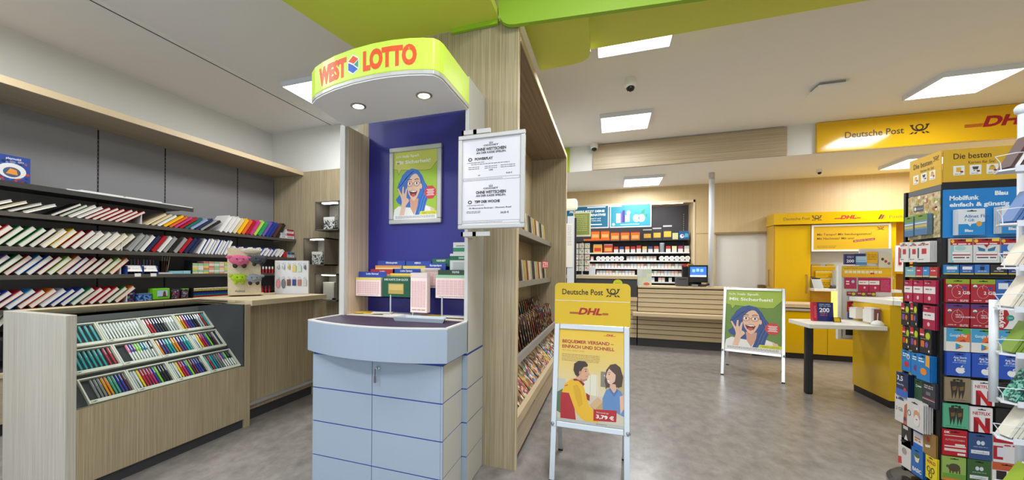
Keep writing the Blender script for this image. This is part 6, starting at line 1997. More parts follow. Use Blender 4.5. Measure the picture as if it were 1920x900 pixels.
flat('prepaid_pack', 'red tariff card under the white counter edge', 'pack', 2.47, 2.575, 0.858, 0.972, PY - 0.01, (190, 36, 44), lambda a, w, h: (a.text('50', w * .5, h * .6, h * .2, (240, 220, 220), 1, align='c', bold=.03), a.rect(w * .1, h * .36, w * .9, h * .46, (240, 232, 230), 1), a.rect(w * .1, h * .14, w * .9, h * .28, (220, 206, 200), 1)))
flat('prepaid_pack', 'bright blue card below the red tariff card', 'pack', 2.475, 2.575, 0.785, 0.85, PY - 0.01, (50, 100, 210), lambda a, w, h: a.ell(w * .5, h * .5, w * .3, h * .25, (120, 170, 240), 1))
# on the table
t = thing('flyer_box', 'cream flyer holder box hung on the yellow desk side', 'holder', (2.49, 5.42, 0.82))
box('holder', WHITE, 2.425, 2.498, 5.44, 5.56, 0.81, 0.91, t)
box('flyers', mat('flyer_lilac', (220, 214, 222), 0.6), 2.43, 2.49, 5.445, 5.555, 0.86, 0.925, t)
t = thing('flyer_box', 'white flyer stack holder with a brown end beside the cream one', 'holder', (2.49, 5.2, 0.82))
box('holder', WHITE, 2.42, 2.498, 5.16, 5.30, 0.80, 0.925, t)
box('flyers', mat('flyer_lilac', (220, 214, 222), 0.6), 2.425, 2.49, 5.17, 5.29, 0.85, 0.945, t)
box('end_card', mat('flyer_brown', (130, 80, 70), 0.6), 2.44, 2.49, 5.15, 5.158, 0.805, 0.935, t)
t = thing('sponge_dome', 'small white dome shaped pen base on the white table', 'pen holder', (2.46, 5.1, 0.783))
B().lathe((2.44, 5.10, 0.784), [(0.05, 0), (0.046, 0.02), (0.03, 0.04), (0.006, 0.048)], 22).obj('dome', WHITE, t, smooth=True)
B().tube([(2.44, 5.10, 0.83), (2.445, 5.105, 0.90)], 0.003, 6).obj('stem', WHITE, t)
# navy 200 set box on the table
M = Matrix.Translation((2.035, 5.265, 0.7845)) @ Matrix.Rotation(-0.10, 4, 'X') @ Matrix.Rotation(0.12, 4, 'Z')
t = thing('stamp_box', 'navy and red upright box marked 200 standing on the white table', 'box', M=M)
B().box(0, 0.145, 0, 0.05, 0, 0.198).obj('carton', mat('set_navy', (36, 40, 112), 0.35), t, local=True)
B().box(-0.034, 0, 0.0, 0.05, 0, 0.198).obj('red_side', mat('set_red', (190, 30, 60), 0.35), t, local=True)
R3 = M.to_3x3()
a = Art(M @ Vector((0, -0.0006, 0)), R3 @ X_, R3 @ Z_)
a.text('200', 0.02, 0.096, 0.045, (240, 242, 250), 1, w=0.09, bold=0.03, res=3)
a.greek(0.02, 0.12, 0.172, 0.008, 2, 0.017, (150, 190, 190), 1)
a.greek(0.025, 0.09, 0.077, 0.008, 2, 0.018, (180, 90, 120), 1)
a.greek(-0.026, -0.008, 0.15, 0.006, 8, 0.016, (226, 130, 150), 1)
a.build(t, 'print')
t = thing('stamp_pad', 'small black edged yellow pad leaning at the foot of the navy box', 'pad', (2.17, 5.24, 0.783))
M = Matrix.Translation((2.155, 5.225, 0.784)) @ Matrix.Rotation(-0.3, 4, 'X')
B().box(0, 0.06, 0, 0.012, 0, 0.05).xf(M).obj('case', BLACKM, t)
B().box(0.005, 0.053, -0.002, 0, 0.005, 0.044).xf(M).obj('pad', YEL, t)
# goods right of the panel on the counter top
t = thing('desk_papers', 'loose white papers lying on the white service counter', 'papers', (2.75, 5.3, 1.033))
for q in range(3):
    B().box(0, 0.3, 0, 0.2, 0, 0.003).xf(Matrix.Translation((2.66 + 0.06 * q, 5.18 + 0.08 * q, 1.0335 + 0.0035 * q)) @ Matrix.Rotation(0.2 * q, 4, 'Z')).obj('sheet', PAPER, t)
tag(box('form_block', mat('form_yellow', (240, 226, 60), 0.6), 2.62, 2.80, 5.02, 5.12, 1.033, 1.055), 'bright yellow form block on the edge of the white service counter', 'form block')
t = thing('red_poster_stand', 'grey stand with a tall red card behind the service desk', 'stand', (4.18, 8.2, 1.3))
box('stand', WHITEM, 4.15, 4.30, 8.24, 8.26, 1.315, 1.72, t)
box('red_card', mat('card_red', (170, 30, 44), 0.4), 4.185, 4.22, 8.23, 8.24, 1.42, 1.69, t)

# ============================================================ CARD RACK
FYR, LXR = 3.05, 1.73
t = thing('card_rack', 'tall square black rotating rack of prepaid and gift cards with a yellow header', 'card rack', (1.92, 3.22, 0))
CR = t
BK = mat('rack_black', (20, 20, 22), 0.4)
box('core', BK, LXR + 0.045, 2.10, FYR + 0.045, 3.36, 0.06, 1.80, t)
box('corner_post', BK, LXR, LXR + 0.028, FYR, FYR + 0.028, 0.06, 1.80, t)
box('corner_post', BK, LXR, LXR + 0.02, 3.34, 3.36, 0.06, 1.80, t)
B().lathe((1.93, 3.24, 0.0), [(0.29, 0.0), (0.30, 0.012), (0.28, 0.03), (0.06, 0.045), (0.06, 0.07)], 40).obj('base_disc', BK, t, smooth=False)
for z in (1.49, 1.352, 1.285, 1.272, 1.135, 1.0, 0.866, 0.73, 0.583, 0.437, 0.286, 0.148, 0.075):
    B().box(LXR + 0.004, 2.1, FYR + 0.012, FYR + 0.026, z, z + 0.010).box(LXR + 0.012, LXR + 0.026, FYR + 0.004, 3.36, z - 0.01, z).obj('hook_bar', BK, t)
HY = mat('header_gold', (222, 176, 44), 0.3)
box('front_header', HY, LXR + 0.004, 2.12, FYR - 0.004, FYR, 1.805, 1.985, t)
box('side_header', HY, LXR - 0.004, LXR, FYR - 0.002, 3.30, 1.795, 1.985, t)
box('side_band', mat('band_grey', (96, 98, 102), 0.4), LXR - 0.003, LXR, FYR, 3.31, 1.763, 1.797, t)
box('front_band', BK, LXR, 2.12, FYR - 0.003, FYR, 1.763, 1.805, t)


def header(a, w, h, icons):
    a.text('Die besten', 0.035, h - 0.055, 0.032, (60, 46, 20), 1, w=0.15, bold=0.008, res=3)
    a.text('Karten für Sie!', 0.095, h - 0.085, 0.016, (70, 54, 24), 1, w=0.105)
    for k in range(icons):
        x = 0.034 + k * 0.066
        a.rect(x, 0.035, x + 0.046, 0.087, (240, 240, 238), 1)
        if k == 0:
            a.rect(x + .012, .052, x + .032, .078, (226, 180, 60), 2)
        elif k == 1:
            a.poly([(x + .010, .078), (x + .036, .078), (x + .032, .062), (x + .014, .062)], (70, 70, 74), 2)
            a.ell(x + .018, .056, .003, .003, (60, 60, 60), 2, 8)
            a.ell(x + .030, .056, .003, .003, (60, 60, 60), 2, 8)
        elif k == 2:
            a.poly([(x + .008, .055), (x + .036, .055), (x + .033, .075), (x + .012, .075)], (220, 170, 60), 2)
            a.ell(x + .022, .077, .008, .005, (190, 140, 40), 2.3, 8)
        else:
            a.ring(x + .022, .066, .012, .010, .004, (80, 80, 84), 2, 10)
        a.ell(x + .034, .053, .007, .0055, (150, 40, 40), 3, 10)
        a.greek(x + .006, x + .038, .04, .003, 1, .01, (120, 120, 120), 2)


a = Art((LXR + 0.01, FYR - 0.0046, 1.805), X_, Z_, 0.0003)
header(a, 0.38, 0.18, 5)
a.build(t, 'header_print')
a = Art((LXR - 0.0046, 3.30, 1.80), -Y_, Z_, 0.0003)
header(a, 0.25, 0.18, 3)
post_horn(a, 0.215, 0.15, 0.03, (120, 70, 40))
a.build(t, 'side_header_print')
# blue board on the front and fruit board on the side
p = box('blue_board', mat('board_blue', (24, 130, 206), 0.35), LXR + 0.004, 2.12, FYR - 0.004, FYR, 1.495, 1.763, t)
a = Art((LXR + 0.004, FYR - 0.0046, 1.495), X_, Z_, 0.0003)
a.text('Mobilfunk', 0.026, 0.208, 0.024, (236, 244, 250), 1, w=0.118, bold=0.04, res=3)
a.text('einfach & günstig', 0.026, 0.172, 0.022, (236, 244, 250), 1, w=0.235, bold=0.04, res=3)
a.text('Blau', 0.205, 0.228, 0.022, (236, 244, 250), 1, bold=0.05, res=3)
a.build(p, 'board_lettering')
p = box('fruit_board', mottled('fruit_print', (150, 130, 70), (226, 214, 180), 40, 0.4, 4), LXR - 0.004, LXR, FYR + 0.006, 3.31, 1.50, 1.76, t)
a = Art((LXR - 0.0046, 3.31, 1.50), -Y_, Z_, 0.0003)
rb = random.Random(5)
for q in range(60):
    a.ell(rb.uniform(.008, .24), rb.uniform(.12, .25), rb.uniform(.006, .013), rb.uniform(.006, .012), rb.choice([(226, 200, 130), (210, 150, 70), (150, 180, 90), (236, 230, 210), (196, 170, 90), (180, 110, 70)]), 1 + (q % 8) * .15, 9)
a.rect(0.05, 0.165, 0.13, 0.2, (84, 92, 104), 3)
a.ell(0.064, 0.183, 0.009, 0.011, (226, 236, 226), 4, 12)
a.text('WalCard', 0.076, 0.177, 0.01, (220, 230, 220), 4)
a.build(p, 'fruit_print')

# ---- hanging card packs: the front one printed, the others behind it on the same hook
_cm = {}


def card_mesh(w, h, d=0.003):
    k = (round(w, 4), round(h, 4), d)
    if k not in _cm:
        _cm[k] = slots(B().box(0, w, 0, h, -d, 0).mesh('gift_card'), 1)
    return _cm[k]


def hang(side, label, r, rgb, fn, n=3, gap=0.006, kind='gift_card', tilt=0.0, off=0.0):
    """side F: facing the shop front, r = (x0, z0, x1, z1); side L: facing the aisle, r = (y_far, z0, y_near, z1)"""
    x0, z0, x1, z1 = r
    w, h = abs(x1 - x0), z1 - z0
    m = mat('card_%d_%d_%d' % rgb, rgb, 0.32)
    for k in range(n):
        out = (n - 1 - k) * gap + 0.004 + off
        if side == 'F':
            M = frameM((x0 - (0.0015 * k if n > 3 else 0), FYR - out, z0), X_, Z_)
        else:
            M = frameM((LXR - out, x0 - 0.0015 * k, z0), -Y_, Z_)
        if tilt:
            M = M @ Matrix.Rotation(tilt, 4, 'Y')
        lab = label if k == 0 else '%s card behind the %s' % (nth(k), label)
        o = inst(kind, card_mesh(w, h), [m], M, None, lab, 'card', 'cards on the black rack')
        if k == 0:
            R3 = M.to_3x3()
            a = Art(M @ Vector((0, 0, 0.0004)), R3 @ X_, R3 @ Y_, 0.0003)
            fn(a, w, h)
            # euro hook slot
            a.rect(w * .32, h * .90, w * .68, h * .93, (16, 16, 18), 6)
            a.ell(w * .5, h * .93, w * .05, h * .025, (16, 16, 18), 6, 8)
            a.build(o, 'print')


WH_ = (240, 240, 240)


def c_blue(line):
    def fn(a, w, h):
        a.rect(0, h * .42, w, h, (226, 232, 238), 1)
        a.poly([(0, h * .42), (w * .35, h * .42), (w * .45, h * .32), (w * .5, h * .42), (w, h * .5), (w, 0), (0, 0)], (30, 140, 210), 2)
        a.text(line, w * .22, h * .66, h * .12, (40, 100, 170), 3, bold=.01)
        a.text('7 GB', w * .22, h * .52, h * .1, (40, 100, 170), 3) if 'All' in line else None
        a.ell(w * .78, h * .42, w * .11, h * .1, (226, 160, 60) if 'All' in line else (206, 60, 60), 4, 14)
        a.text('Blau', w * .24, h * .12, h * .1, WH_, 4, bold=.04)
    return fn


hang('F', 'white and blue tariff card with an orange disc', (1.776, 1.507, 1.880, 1.648), (226, 232, 238), c_blue('Allnet Flat'), 4, 0.009, 'tariff_card', off=0.008)
hang('F', 'white and blue tariff card with a red disc', (1.938, 1.512, 2.042, 1.655), (226, 232, 238), c_blue('9 Cent'), 5, 0.009, 'tariff_card', off=0.008)


def c_redtop(wing):
    def fn(a, w, h):
        a.rect(0, h * .72, w, h * .97, (176, 26, 40), 1)
        a.ell(w * .1, h * .88, w * .08, h * .07, (240, 190, 40), 2, 12)
        a.rect(w * .7, h * .86, w * .98, h * .96, (240, 210, 50), 2)
        a.greek(w * .1, w * .9, h * .74, h * .05, 1, .01, (240, 220, 220), 2)
        if wing == 0:
            a.rect(0, 0, w * .16, h * .72, (150, 196, 200), .8)
            a.ell(w * .45, h * .6, w * .25, h * .1, (170, 206, 206), 1.2)
        elif wing == 1:
            a.poly([(w * .15, h * .65), (w * .45, h * .55), (w * .45, h * .45), (w * .2, h * .48)], (50, 120, 160), 2)
            a.poly([(w * .85, h * .65), (w * .55, h * .55), (w * .55, h * .45), (w * .8, h * .48)], (50, 120, 160), 2)
            a.poly([(w * .4, h * .72), (w * .6, h * .72), (w * .5, h * .6)], (176, 26, 40), 2)
        else:
            a.rect(0, h * .2, w, h, (50, 110, 190), .8)
            a.ell(w * .5, h * .6, w * .25, h * .2, (220, 230, 240), 1.2)
        a.rect(w * .08, h * .08, w * .92, h * .46, (200, 200, 200), 2.4)
        a.rect(w * .1, h * .1, w * .9, h * .44, (238, 238, 236), 2.6)
        a.rect(w * .1, h * .29, w * .9, h * .34, (170, 40, 60), 3)
        a.greek(w * .14, w * .86, h * .18, h * .05, 1, .01, (90, 60, 70), 3)
    return fn


for q, (r, nm) in enumerate((((1.757, 1.357, 1.845, 1.49), 'pale teal'), ((1.849, 1.357, 1.951, 1.491), 'blue winged'), ((1.955, 1.357, 2.05, 1.489), 'blue backed'))):
    hang('F', '%s data card with a red top' % nm, r, (222, 224, 222), c_redtop(q), 3, 0.007, 'sim_pack')
for q, (r, rgb, nm) in enumerate((((1.736, 1.292, 1.797, 1.345), (40, 130, 190), 'sky blue'), ((1.801, 1.292, 1.856, 1.345), (30, 80, 160), 'royal blue'), ((1.86, 1.293, 1.917, 1.346), (60, 120, 200), 'light blue'), ((1.921, 1.294, 1.985, 1.346), (36, 36, 40), 'black'), ((1.99, 1.294, 2.05, 1.346), (40, 60, 120), 'navy'))):
    hang('F', '%s slim card with a yellow foot' % nm, r, rgb,
         lambda a, w, h, q=q: (a.rect(0, 0, w, h * .12, (206, 180, 70), 1), a.rect(w * .18, h * .5, w * .88, h * .82, (232, 236, 242), 1) if q < 2 else a.rect(w * .36, h * .45, w * .66, h * .8, (30, 40, 70), 1) if q == 2 else a.ring(w * .5, h * .6, w * .14, h * .16, w * .06, (220, 220, 224), 1), a.greek(w * .2, w * .8, h * .3, h * .06, 1, .01, (200, 214, 230), 1)), 2, 0.006, 'slim_card')


def c_voda(gb):
    def fn(a, w, h):
        a.rect(0, h * .80, w, h, (150, 170, 40) if gb else (96, 50, 120), 1)
        a.ring(w * .5, h * .46, w * .25, h * .27, w * .012, (236, 200, 204), 1, 24)
        a.line([(w * .5, h * .6), (w * .47, h * .7), (w * .55, h * .78)], w * .015, (236, 200, 204), 1)
        a.ell(w * .17, h * .7, w * .09, h * .065, (236, 236, 236), 2, 14)
        a.ell(w * .17, h * .66, w * .08, h * .03, (60, 130, 120), 3, 10)
        if gb:
            a.text('2 GB', w * .52, h * .36, h * .13, (246, 236, 236), 3, bold=.02, res=3)
            a.ell(w * .78, h * .63, w * .1, h * .06, (70, 60, 150), 2, 12)
        else:
            a.text('NULL', w * .42, h * .5, h * .06, (246, 236, 236), 3, bold=.02)
            a.text('GRUNDGEBÜHR', w * .42, h * .41, h * .06, (246, 236, 236), 3, bold=.02)
        a.greek(w * .1, w * .45, h * .08, h * .03, 1, .01, (236, 200, 204), 2)
        a.greek(w * .6, w * .95, h * .09, h * .03, 2, h * .05, (236, 200, 204), 2)
    return fn


for q, (x0, x1) in enumerate(((1.741, 1.836), (1.842, 1.936), (1.942, 2.036))):
    if q < 2:
        hang('F', 'red 2 GB card with an olive top, %s one' % nth(q + 1), (x0, 1.138, x1, 1.266), (176, 24, 44), c_voda(1), 3, 0.006, 'sim_pack')
        hang('F', 'red ring card with a violet top, %s one' % nth(q + 1), (x0, 1.002, x1, 1.13), (170, 22, 42), c_voda(0), 3, 0.006, 'sim_pack')
    else:
        hang('F', 'blue data card next to the red 2 GB cards', (x0, 1.138, x1, 1.266), (50, 100, 180), lambda a, w, h: (a.rect(w * .1, h * .6, w * .5, h * .85, (230, 234, 240), 1), a.ell(w * .6, h * .35, w * .22, h * .2, (170, 70, 60), 1)), 2, 0.006, 'sim_pack')

        def cay(a, w, h):
            a.ell(0, h * .45, w * .52, h * .52, (184, 24, 36), 1, 24, -math.pi / 2, math.pi / 2)
            a.text('aystar', w * .27, h * .05, h * .17, WH_, 2, w=h * .9, rot=math.pi / 2, bold=.03, res=3)
            a.ell(w * .55, h * .45, w * .16, h * .12, (40, 150, 140), 2, 14)
            a.text('SIM', w * .55, h * .42, h * .06, WH_, 3, align='c')
        hang('F', 'white card with a large red half disc lettered aystar', (x0, 1.002, x1, 1.135), (232, 232, 232), cay, 3, 0.006, 'sim_pack')


def c_play(a, w, h):
    a.rect(0, h * .42, w, h, (70, 160, 206), 1)
    a.poly([(w * .35, h), (w, h), (w, h * .7), (w * .7, h * .78)], (90, 170, 70), 1.3)
    a.poly([(w * .55, h * .72), (w, h * .78), (w, h * .42), (w * .4, h * .42)], (226, 110, 50), 1.4)
    a.poly([(w * .5, h * .42), (w * .85, h * .42), (w * .75, h * .54)], (196, 50, 40), 1.6)
    a.text('Google Play', w * .14, h * .64, h * .12, (236, 244, 250), 3, w=w * .74, bold=.01)
    a.poly([(w * .40, h * .08), (w * .40, h * .36), (w * .56, h * .22)], (40, 150, 220), 2)
    a.poly([(w * .40, h * .36), (w * .56, h * .22), (w * .64, h * .27)], (60, 160, 80), 2.3)
    a.poly([(w * .40, h * .08), (w * .56, h * .22), (w * .64, h * .17)], (210, 60, 60), 2.3)
    a.poly([(w * .56, h * .22), (w * .64, h * .27), (w * .73, h * .22), (w * .64, h * .17)], (240, 180, 40), 2.5)


def c_app(a, w, h):
    a.rect(0, 0, w, h, (40, 84, 190), .6)
    a.poly([(w * .5, 0), (w, 0), (w, h), (w * .8, h)], (60, 110, 206), .9)
    a.text('App Store', w * .28, h * .74, h * .09, WH_, 2, w=w * .55, bold=.015, res=3)
    a.text('& iTunes', w * .31, h * .62, h * .09, WH_, 2, w=w * .5, bold=.015, res=3)
    a.greek(w * .24, w * .8, h * .55, h * .025, 1, .01, (150, 190, 240), 2)
    # fruit emblem with a leaf and a bite
    cx, cy, s = w * .58, h * .24, h * .15
    a.ell(cx - s * .38, cy + s * .05, s * .62, s * .75, WH_, 2, 18)
    a.ell(cx + s * .38, cy + s * .05, s * .62, s * .75, WH_, 2.3, 18)
    a.ell(cx - s * .22, cy - s * .35, s * .5, s * .52, WH_, 2.5, 16)
    a.ell(cx + s * .22, cy - s * .35, s * .5, s * .52, WH_, 2.7, 16)
    a.ell(cx + s * 1.12, cy + s * .15, s * .38, s * .42, (56, 104, 202), 3, 16)
    a.poly([(cx, cy + s * .85), (cx + s * .1, cy + s * 1.25), (cx + s * .5, cy + s * 1.45), (cx + s * .4, cy + s * 1.05)], WH_, 3)


for q, (x0, x1) in enumerate(((1.743, 1.838), (1.844, 1.939), (1.943, 2.039))):
    hang('F', 'blue and white card with a coloured triangle, %s one' % nth(q + 1), (x0, 0.868, x1, 0.996), (232, 228, 222), c_play, 3, 0.007)
    hang('F', 'royal blue card with a white apple, %s one' % nth(q + 1), (x0 + .003, 0.734, x1 + .003, 0.864), (40, 84, 190), c_app, 3, 0.007)


def c_silh(c):
    def fn(a, w, h):
        dk = (54, 46, 36)
        for cx in (.36, .64):
            a.ell(w * cx, h * .88, w * .06, h * .06, dk, 1, 10)
            a.poly([(w * (cx - .16), h * .84), (w * (cx + .15), h * .84), (w * (cx + .13), h * .45), (w * (cx + .05), h * .12), (w * cx, h * .4), (w * (cx - .08), h * .1), (w * (cx - .12), h * .5)], dk, 1.2)
            a.poly([(w * (cx - .08), h * .62), (w * (cx + .1), h * .66), (w * (cx + .08), h * .5), (w * (cx - .05), h * .46)], (120, 92, 50), 1.6)
        a.greek(w * .1, w * .9, h * .06, h * .03, 1, .01, tuple(int(v * .8) for v in c), 1)
    return fn


def c_net(a, w, h):
    a.text('NETFLIX', w * .1, h * .70, h * .13, (190, 20, 32), 1, w=w * .8, bold=.02, res=3)
    x0, x1, z1, b_ = w * .14, w * .88, h * .60, w * .22
    a.rect(x0, 0, x0 + b_, z1, (150, 14, 26), 1)
    a.rect(x1 - b_, 0, x1, z1, (150, 14, 26), 1)
    a.poly([(x0, z1), (x0 + b_, z1), (x1, 0), (x1 - b_, 0)], (200, 24, 38), 2)


hang('F', 'khaki card with two dark figures, above the mint one', (1.744, 0.589, 1.847, 0.722), (150, 132, 104), c_silh((150, 132, 104)), 2, 0.006)
hang('F', 'white card with a big red N, upper of two', (1.852, 0.584, 1.937, 0.715), (232, 230, 230), c_net, 3, 0.006)
hang('F', 'dark card beside the upper big N card', (1.942, 0.584, 2.03, 0.715), (40, 40, 42), lambda a, w, h: a.greek(w * .2, w * .8, h * .4, h * .04, 2, h * .1, (110, 110, 110), 1), 2, 0.006)
hang('F', 'mint green card with two dark figures', (1.739, 0.443, 1.84, 0.576), (90, 176, 140), c_silh((90, 176, 140)), 2, 0.006)
hang('F', 'white card with a big red N, lower of two', (1.844, 0.436, 1.930, 0.571), (232, 230, 230), c_net, 3, 0.006)
hang('F', 'black card with a gold lettered strip', (1.942, 0.436, 2.039, 0.576), (34, 36, 34), lambda a, w, h: (a.rect(w * .25, h * .2, w, h * .34, (80, 66, 36), 1), a.text('CROW', w * .3, h * .23, h * .08, (190, 160, 90), 2, bold=.02)), 3, 0.006)


def c_rail(c):
    def fn(a, w, h):
        a.text('DK', w * .06, h * .86, h * .08, WH_, 2, bold=.04)
        for z, t_ in ((.76, .03), (.34, .05), (.18, .10)):
            a.rect(w * .06, h * z, w * .94, h * (z + t_), (232, 214, 206), 1)
        a.text('AUTOGUTHABEN', w * .1, h * .58, h * .07, (236, 200, 190), 2, w=w * .78)
        a.rect(w * .5, h * .40, w * .9, h * .47, (236, 226, 220), 1)
        a.rect(w * .6, h * .04, w * .92, h * .12, (236, 226, 220), 1)
    return fn


def c_faces(a, w, h):
    for cx in (.42, .60):
        a.ell(w * cx, h * .65, w * .085, h * .085, (206, 216, 226), 1, 14)
    a.greek(w * .2, w * .8, h * .48, h * .02, 1, .01, (170, 190, 210), 1)
    a.rect(w * .1, h * .22, w * .88, h * .36, (226, 228, 232), 1)
    a.text('iTunesBox', w * .2, h * .25, h * .07, (110, 110, 120), 2)


hang('F', 'red credit pack with pale bars', (1.737, 0.289, 1.836, 0.432), (186, 26, 40), c_rail(0), 2, 0.006)
hang('F', 'slate blue card with two pale faces', (1.841, 0.286, 1.933, 0.426), (50, 80, 130), c_faces, 2, 0.006)
hang('F', 'red and white card beside the slate blue one', (1.937, 0.286, 2.04, 0.43), (226, 222, 222), lambda a, w, h: (a.rect(0, h * .72, w, h, (176, 30, 40), 1), a.rect(0, h * .1, w * .36, h * .6, (176, 30, 50), 1), a.rect(w * .14, h * .2, w * .42, h * .55, (220, 220, 230), 2), a.greek(w * .4, w * .9, h * .62, h * .05, 1, .01, (190, 60, 70), 2)), 2, 0.006)


def c_tort(a, w, h):
    a.rect(0, h * .3, w, h, (150, 180, 90), .6)
    a.rect(0, h * .1, w, h * .3, (110, 160, 60), .7)
    a.rect(0, 0, w, h * .1, (220, 130, 50), 1)
    a.ell(w * .5, h * .56, w * .26, h * .17, (84, 72, 50), 2, 16)
    for x in (.3, .42, .58, .7):
        a.rect(w * x, h * .32, w * (x + .06), h * .5, (84, 72, 50), 2.2)
    a.ell(w * .22, h * .6, w * .07, h * .06, (96, 84, 60), 2.4, 10)


hang('F', 'green meadow card with a tortoise', (1.736, 0.15, 1.831, 0.283), (150, 180, 90), c_tort, 2, 0.006)
hang('F', 'dark green card with two pale faces', (1.837, 0.15, 1.929, 0.283), (60, 96, 50), c_faces, 2, 0.006)
hang('F', 'orange and white card beside the dark green one', (1.934, 0.155, 2.041, 0.285), (230, 226, 222), lambda a, w, h: (a.rect(0, h * .68, w, h, (196, 90, 50), 1), a.rect(w * .14, h * .3, w * .5, h * .66, (40, 36, 36), 2)), 2, 0.006)

# side facing the aisle
SW = {'d': (110, 150, 176)}


def c_water(a, w, h):
    a.rect(0, h * .72, w, h, (110, 150, 60), 1)
    a.rect(0, 0, w, h * .3, (80, 120, 160), 1)
    a.rect(0, h * .38, w, h * .5, (200, 180, 90), 1)
    a.rect(0, h * .56, w, h * .62, (210, 224, 232), 1)


hang('L', 'blue and green landscape card, farther one', (3.306, 1.52, 3.232, 1.641), (120, 150, 170), c_water, 4, 0.006)
hang('L', 'blue and green landscape card, nearer one', (3.206, 1.521, 3.108, 1.643), (120, 150, 170), c_water, 5, 0.006)


def c_white(a, w, h):
    a.rect(w * .38, h * .4, w * .75, h * .66, (190, 50, 60), 1)
    a.greek(w * .1, w * .9, h * .82, h * .05, 1, .01, (170, 60, 60), 1)
    a.rect(w * .05, h * .2, w * .16, h * .7, (60, 80, 90), 1)
    a.greek(w * .1, w * .6, h * .12, h * .04, 1, .01, (120, 120, 120), 1)


for q, r in enumerate(((3.362, 1.365, 3.285, 1.488), (3.28, 1.364, 3.199, 1.483), (3.186, 1.361, 3.085, 1.481))):
    hang('L', 'white red-patched card, %s from the far rack corner' % nth(q + 1), r, (228, 226, 224), c_white, 3 if q < 2 else 5, 0.006)
for q, (r, rgb, nm) in enumerate((((3.321, 1.273, 3.233, 1.335), (120, 180, 190), 'pale teal'), ((3.229, 1.274, 3.176, 1.334), (186, 40, 80), 'crimson'), ((3.172, 1.275, 3.122, 1.334), (50, 140, 206), 'sky blue'), ((3.117, 1.273, 3.061, 1.333), (190, 50, 60), 'red'))):
    hang('L', '%s slim card of the aisle side' % nm, r, rgb, lambda a, w, h: (a.rect(0, 0, w, h * .14, (210, 200, 140), 1), a.greek(w * .2, w * .8, h * .6, h * .08, 1, .01, WH_, 1)), 2, 0.006, 'slim_card')


def c_crim(a, w, h):
    a.rect(0, h * .42, w, h * .72, (236, 230, 230), 1)
    a.greek(w * .15, w * .7, h * .58, h * .05, 1, .01, (140, 120, 130), 2)
    a.ell(w * .5, h * .22, w * .12, h * .09, (230, 190, 206), 2, 12)
    a.greek(w * .1, w * .5, h * .84, h * .05, 1, .01, (230, 150, 170), 2)


for q, r in enumerate(((3.32, 1.122, 3.25, 1.253), (3.241, 1.122, 3.162, 1.255), (3.154, 1.123, 3.065, 1.257))):
    hang('L', 'crimson banded prepaid pack, %s from the far rack corner' % nth(q + 1), r, (178, 28, 74), c_crim, 3, 0.005, 'sim_pack')
hang('L', 'crimson banded pack beside the black dotted cards', (3.156, 0.973, 3.065, 1.11), (178, 28, 74), c_crim, 3, 0.006, 'sim_pack')


def c_black(v):
    def fn(a, w, h):
        a.poly([(w * .02, h * .7), (w * .42, h * .66), (w * .42, h * .97), (w * .02, h * .97)], (200, 40, 60), 1)
        a.rect(w * .05, h * .72, w * .4, h * .78, (240, 220, 220), 2)
        a.ell(w * .72, h * .72, w * .2, h * .14, (190, 210, 40), 1, 14)
        a.rect(w * .12, h * .25, w * .42, h * .5, [(120, 80, 160), (220, 110, 40), (210, 60, 50)][v], 1)
        a.ell(w * .62, h * .36, w * .14, h * .12, [(220, 110, 40), (130, 90, 170), (200, 200, 50)][v], 1, 10)
        a.ell(w * .82, h * .12, w * .06, h * .05, WH_, 1, 10)
        a.greek(w * .1, w * .9, h * .57, h * .03, 1, .01, (130, 160, 70), 1)
    return fn


for q, r in enumerate(((3.338, 0.973, 3.262, 1.111), (3.257, 0.976, 3.195, 1.117), (3.326, 0.829, 3.26, 0.967), (3.257, 0.829, 3.185, 0.973), (3.176, 0.831, 3.085, 0.975))):
    hang('L', 'black lime-dotted card, %s' % ['far one of the upper pair', 'near one of the upper pair', 'far one of the lower three', 'middle one of the lower three', 'near one of the lower three'][q], r, (38, 36, 42), c_black(q % 3), 4, 0.005)


def c_sky(v):
    def fn(a, w, h):
        a.ell(w * .55, h * .35, w * .25, h * .14, [(206, 40, 70), (110, 60, 140), (236, 140, 50)][v], 1, 12)
        a.greek(w * .15, w * .6, h * .8, h * .05, 2, h * .1, (226, 240, 250), 1)
        if v == 0:
            a.ell(w * .75, h * .72, w * .16, h * .13, (236, 236, 236), 2, 12)
            a.ell(w * .75, h * .70, w * .06, h * .08, (40, 40, 46), 3, 10)
        if v == 2:
            a.poly([(w * .7, h * .6), (w, h * .55), (w, h), (w * .72, h)], (236, 170, 60), 1)
    return fn


for q, r in enumerate(((3.349, 0.687, 3.268, 0.819), (3.263, 0.681, 3.187, 0.816), (3.183, 0.674, 3.08, 0.824))):
    hang('L', 'sky blue data card %s' % ['with a red blot', 'with a violet blot', 'with an orange corner'][q], r, (30, 130, 206), c_sky(q), [2, 2, 5][q], 0.006)
hang('L', 'navy card lettered 3,5', (3.362, 0.528, 3.255, 0.676), (34, 50, 90), lambda a, w, h: (a.text('3,5', w * .08, h * .66, h * .2, WH_, 1, w=w * .5, bold=.02, res=3), a.text('Allnet Flat', w * .06, h * .46, h * .08, WH_, 1, w=w * .6), a.rect(0, 0, w, h * .3, (60, 110, 200), .8), a.ell(w * .75, h * .34, w * .12, h * .08, (206, 70, 60), 1, 10)), 5, 0.006)
hang('L', 'dark green card with a pale ring', (3.234, 0.526, 3.168, 0.662), (40, 84, 60), lambda a, w, h: (a.ring(w * .3, h * .72, w * .1, h * .06, w * .03, WH_, 1, 12), a.greek(w * .45, w * .9, h * .7, h * .05, 1, .01, (210, 220, 210), 1)), 2, 0.006)
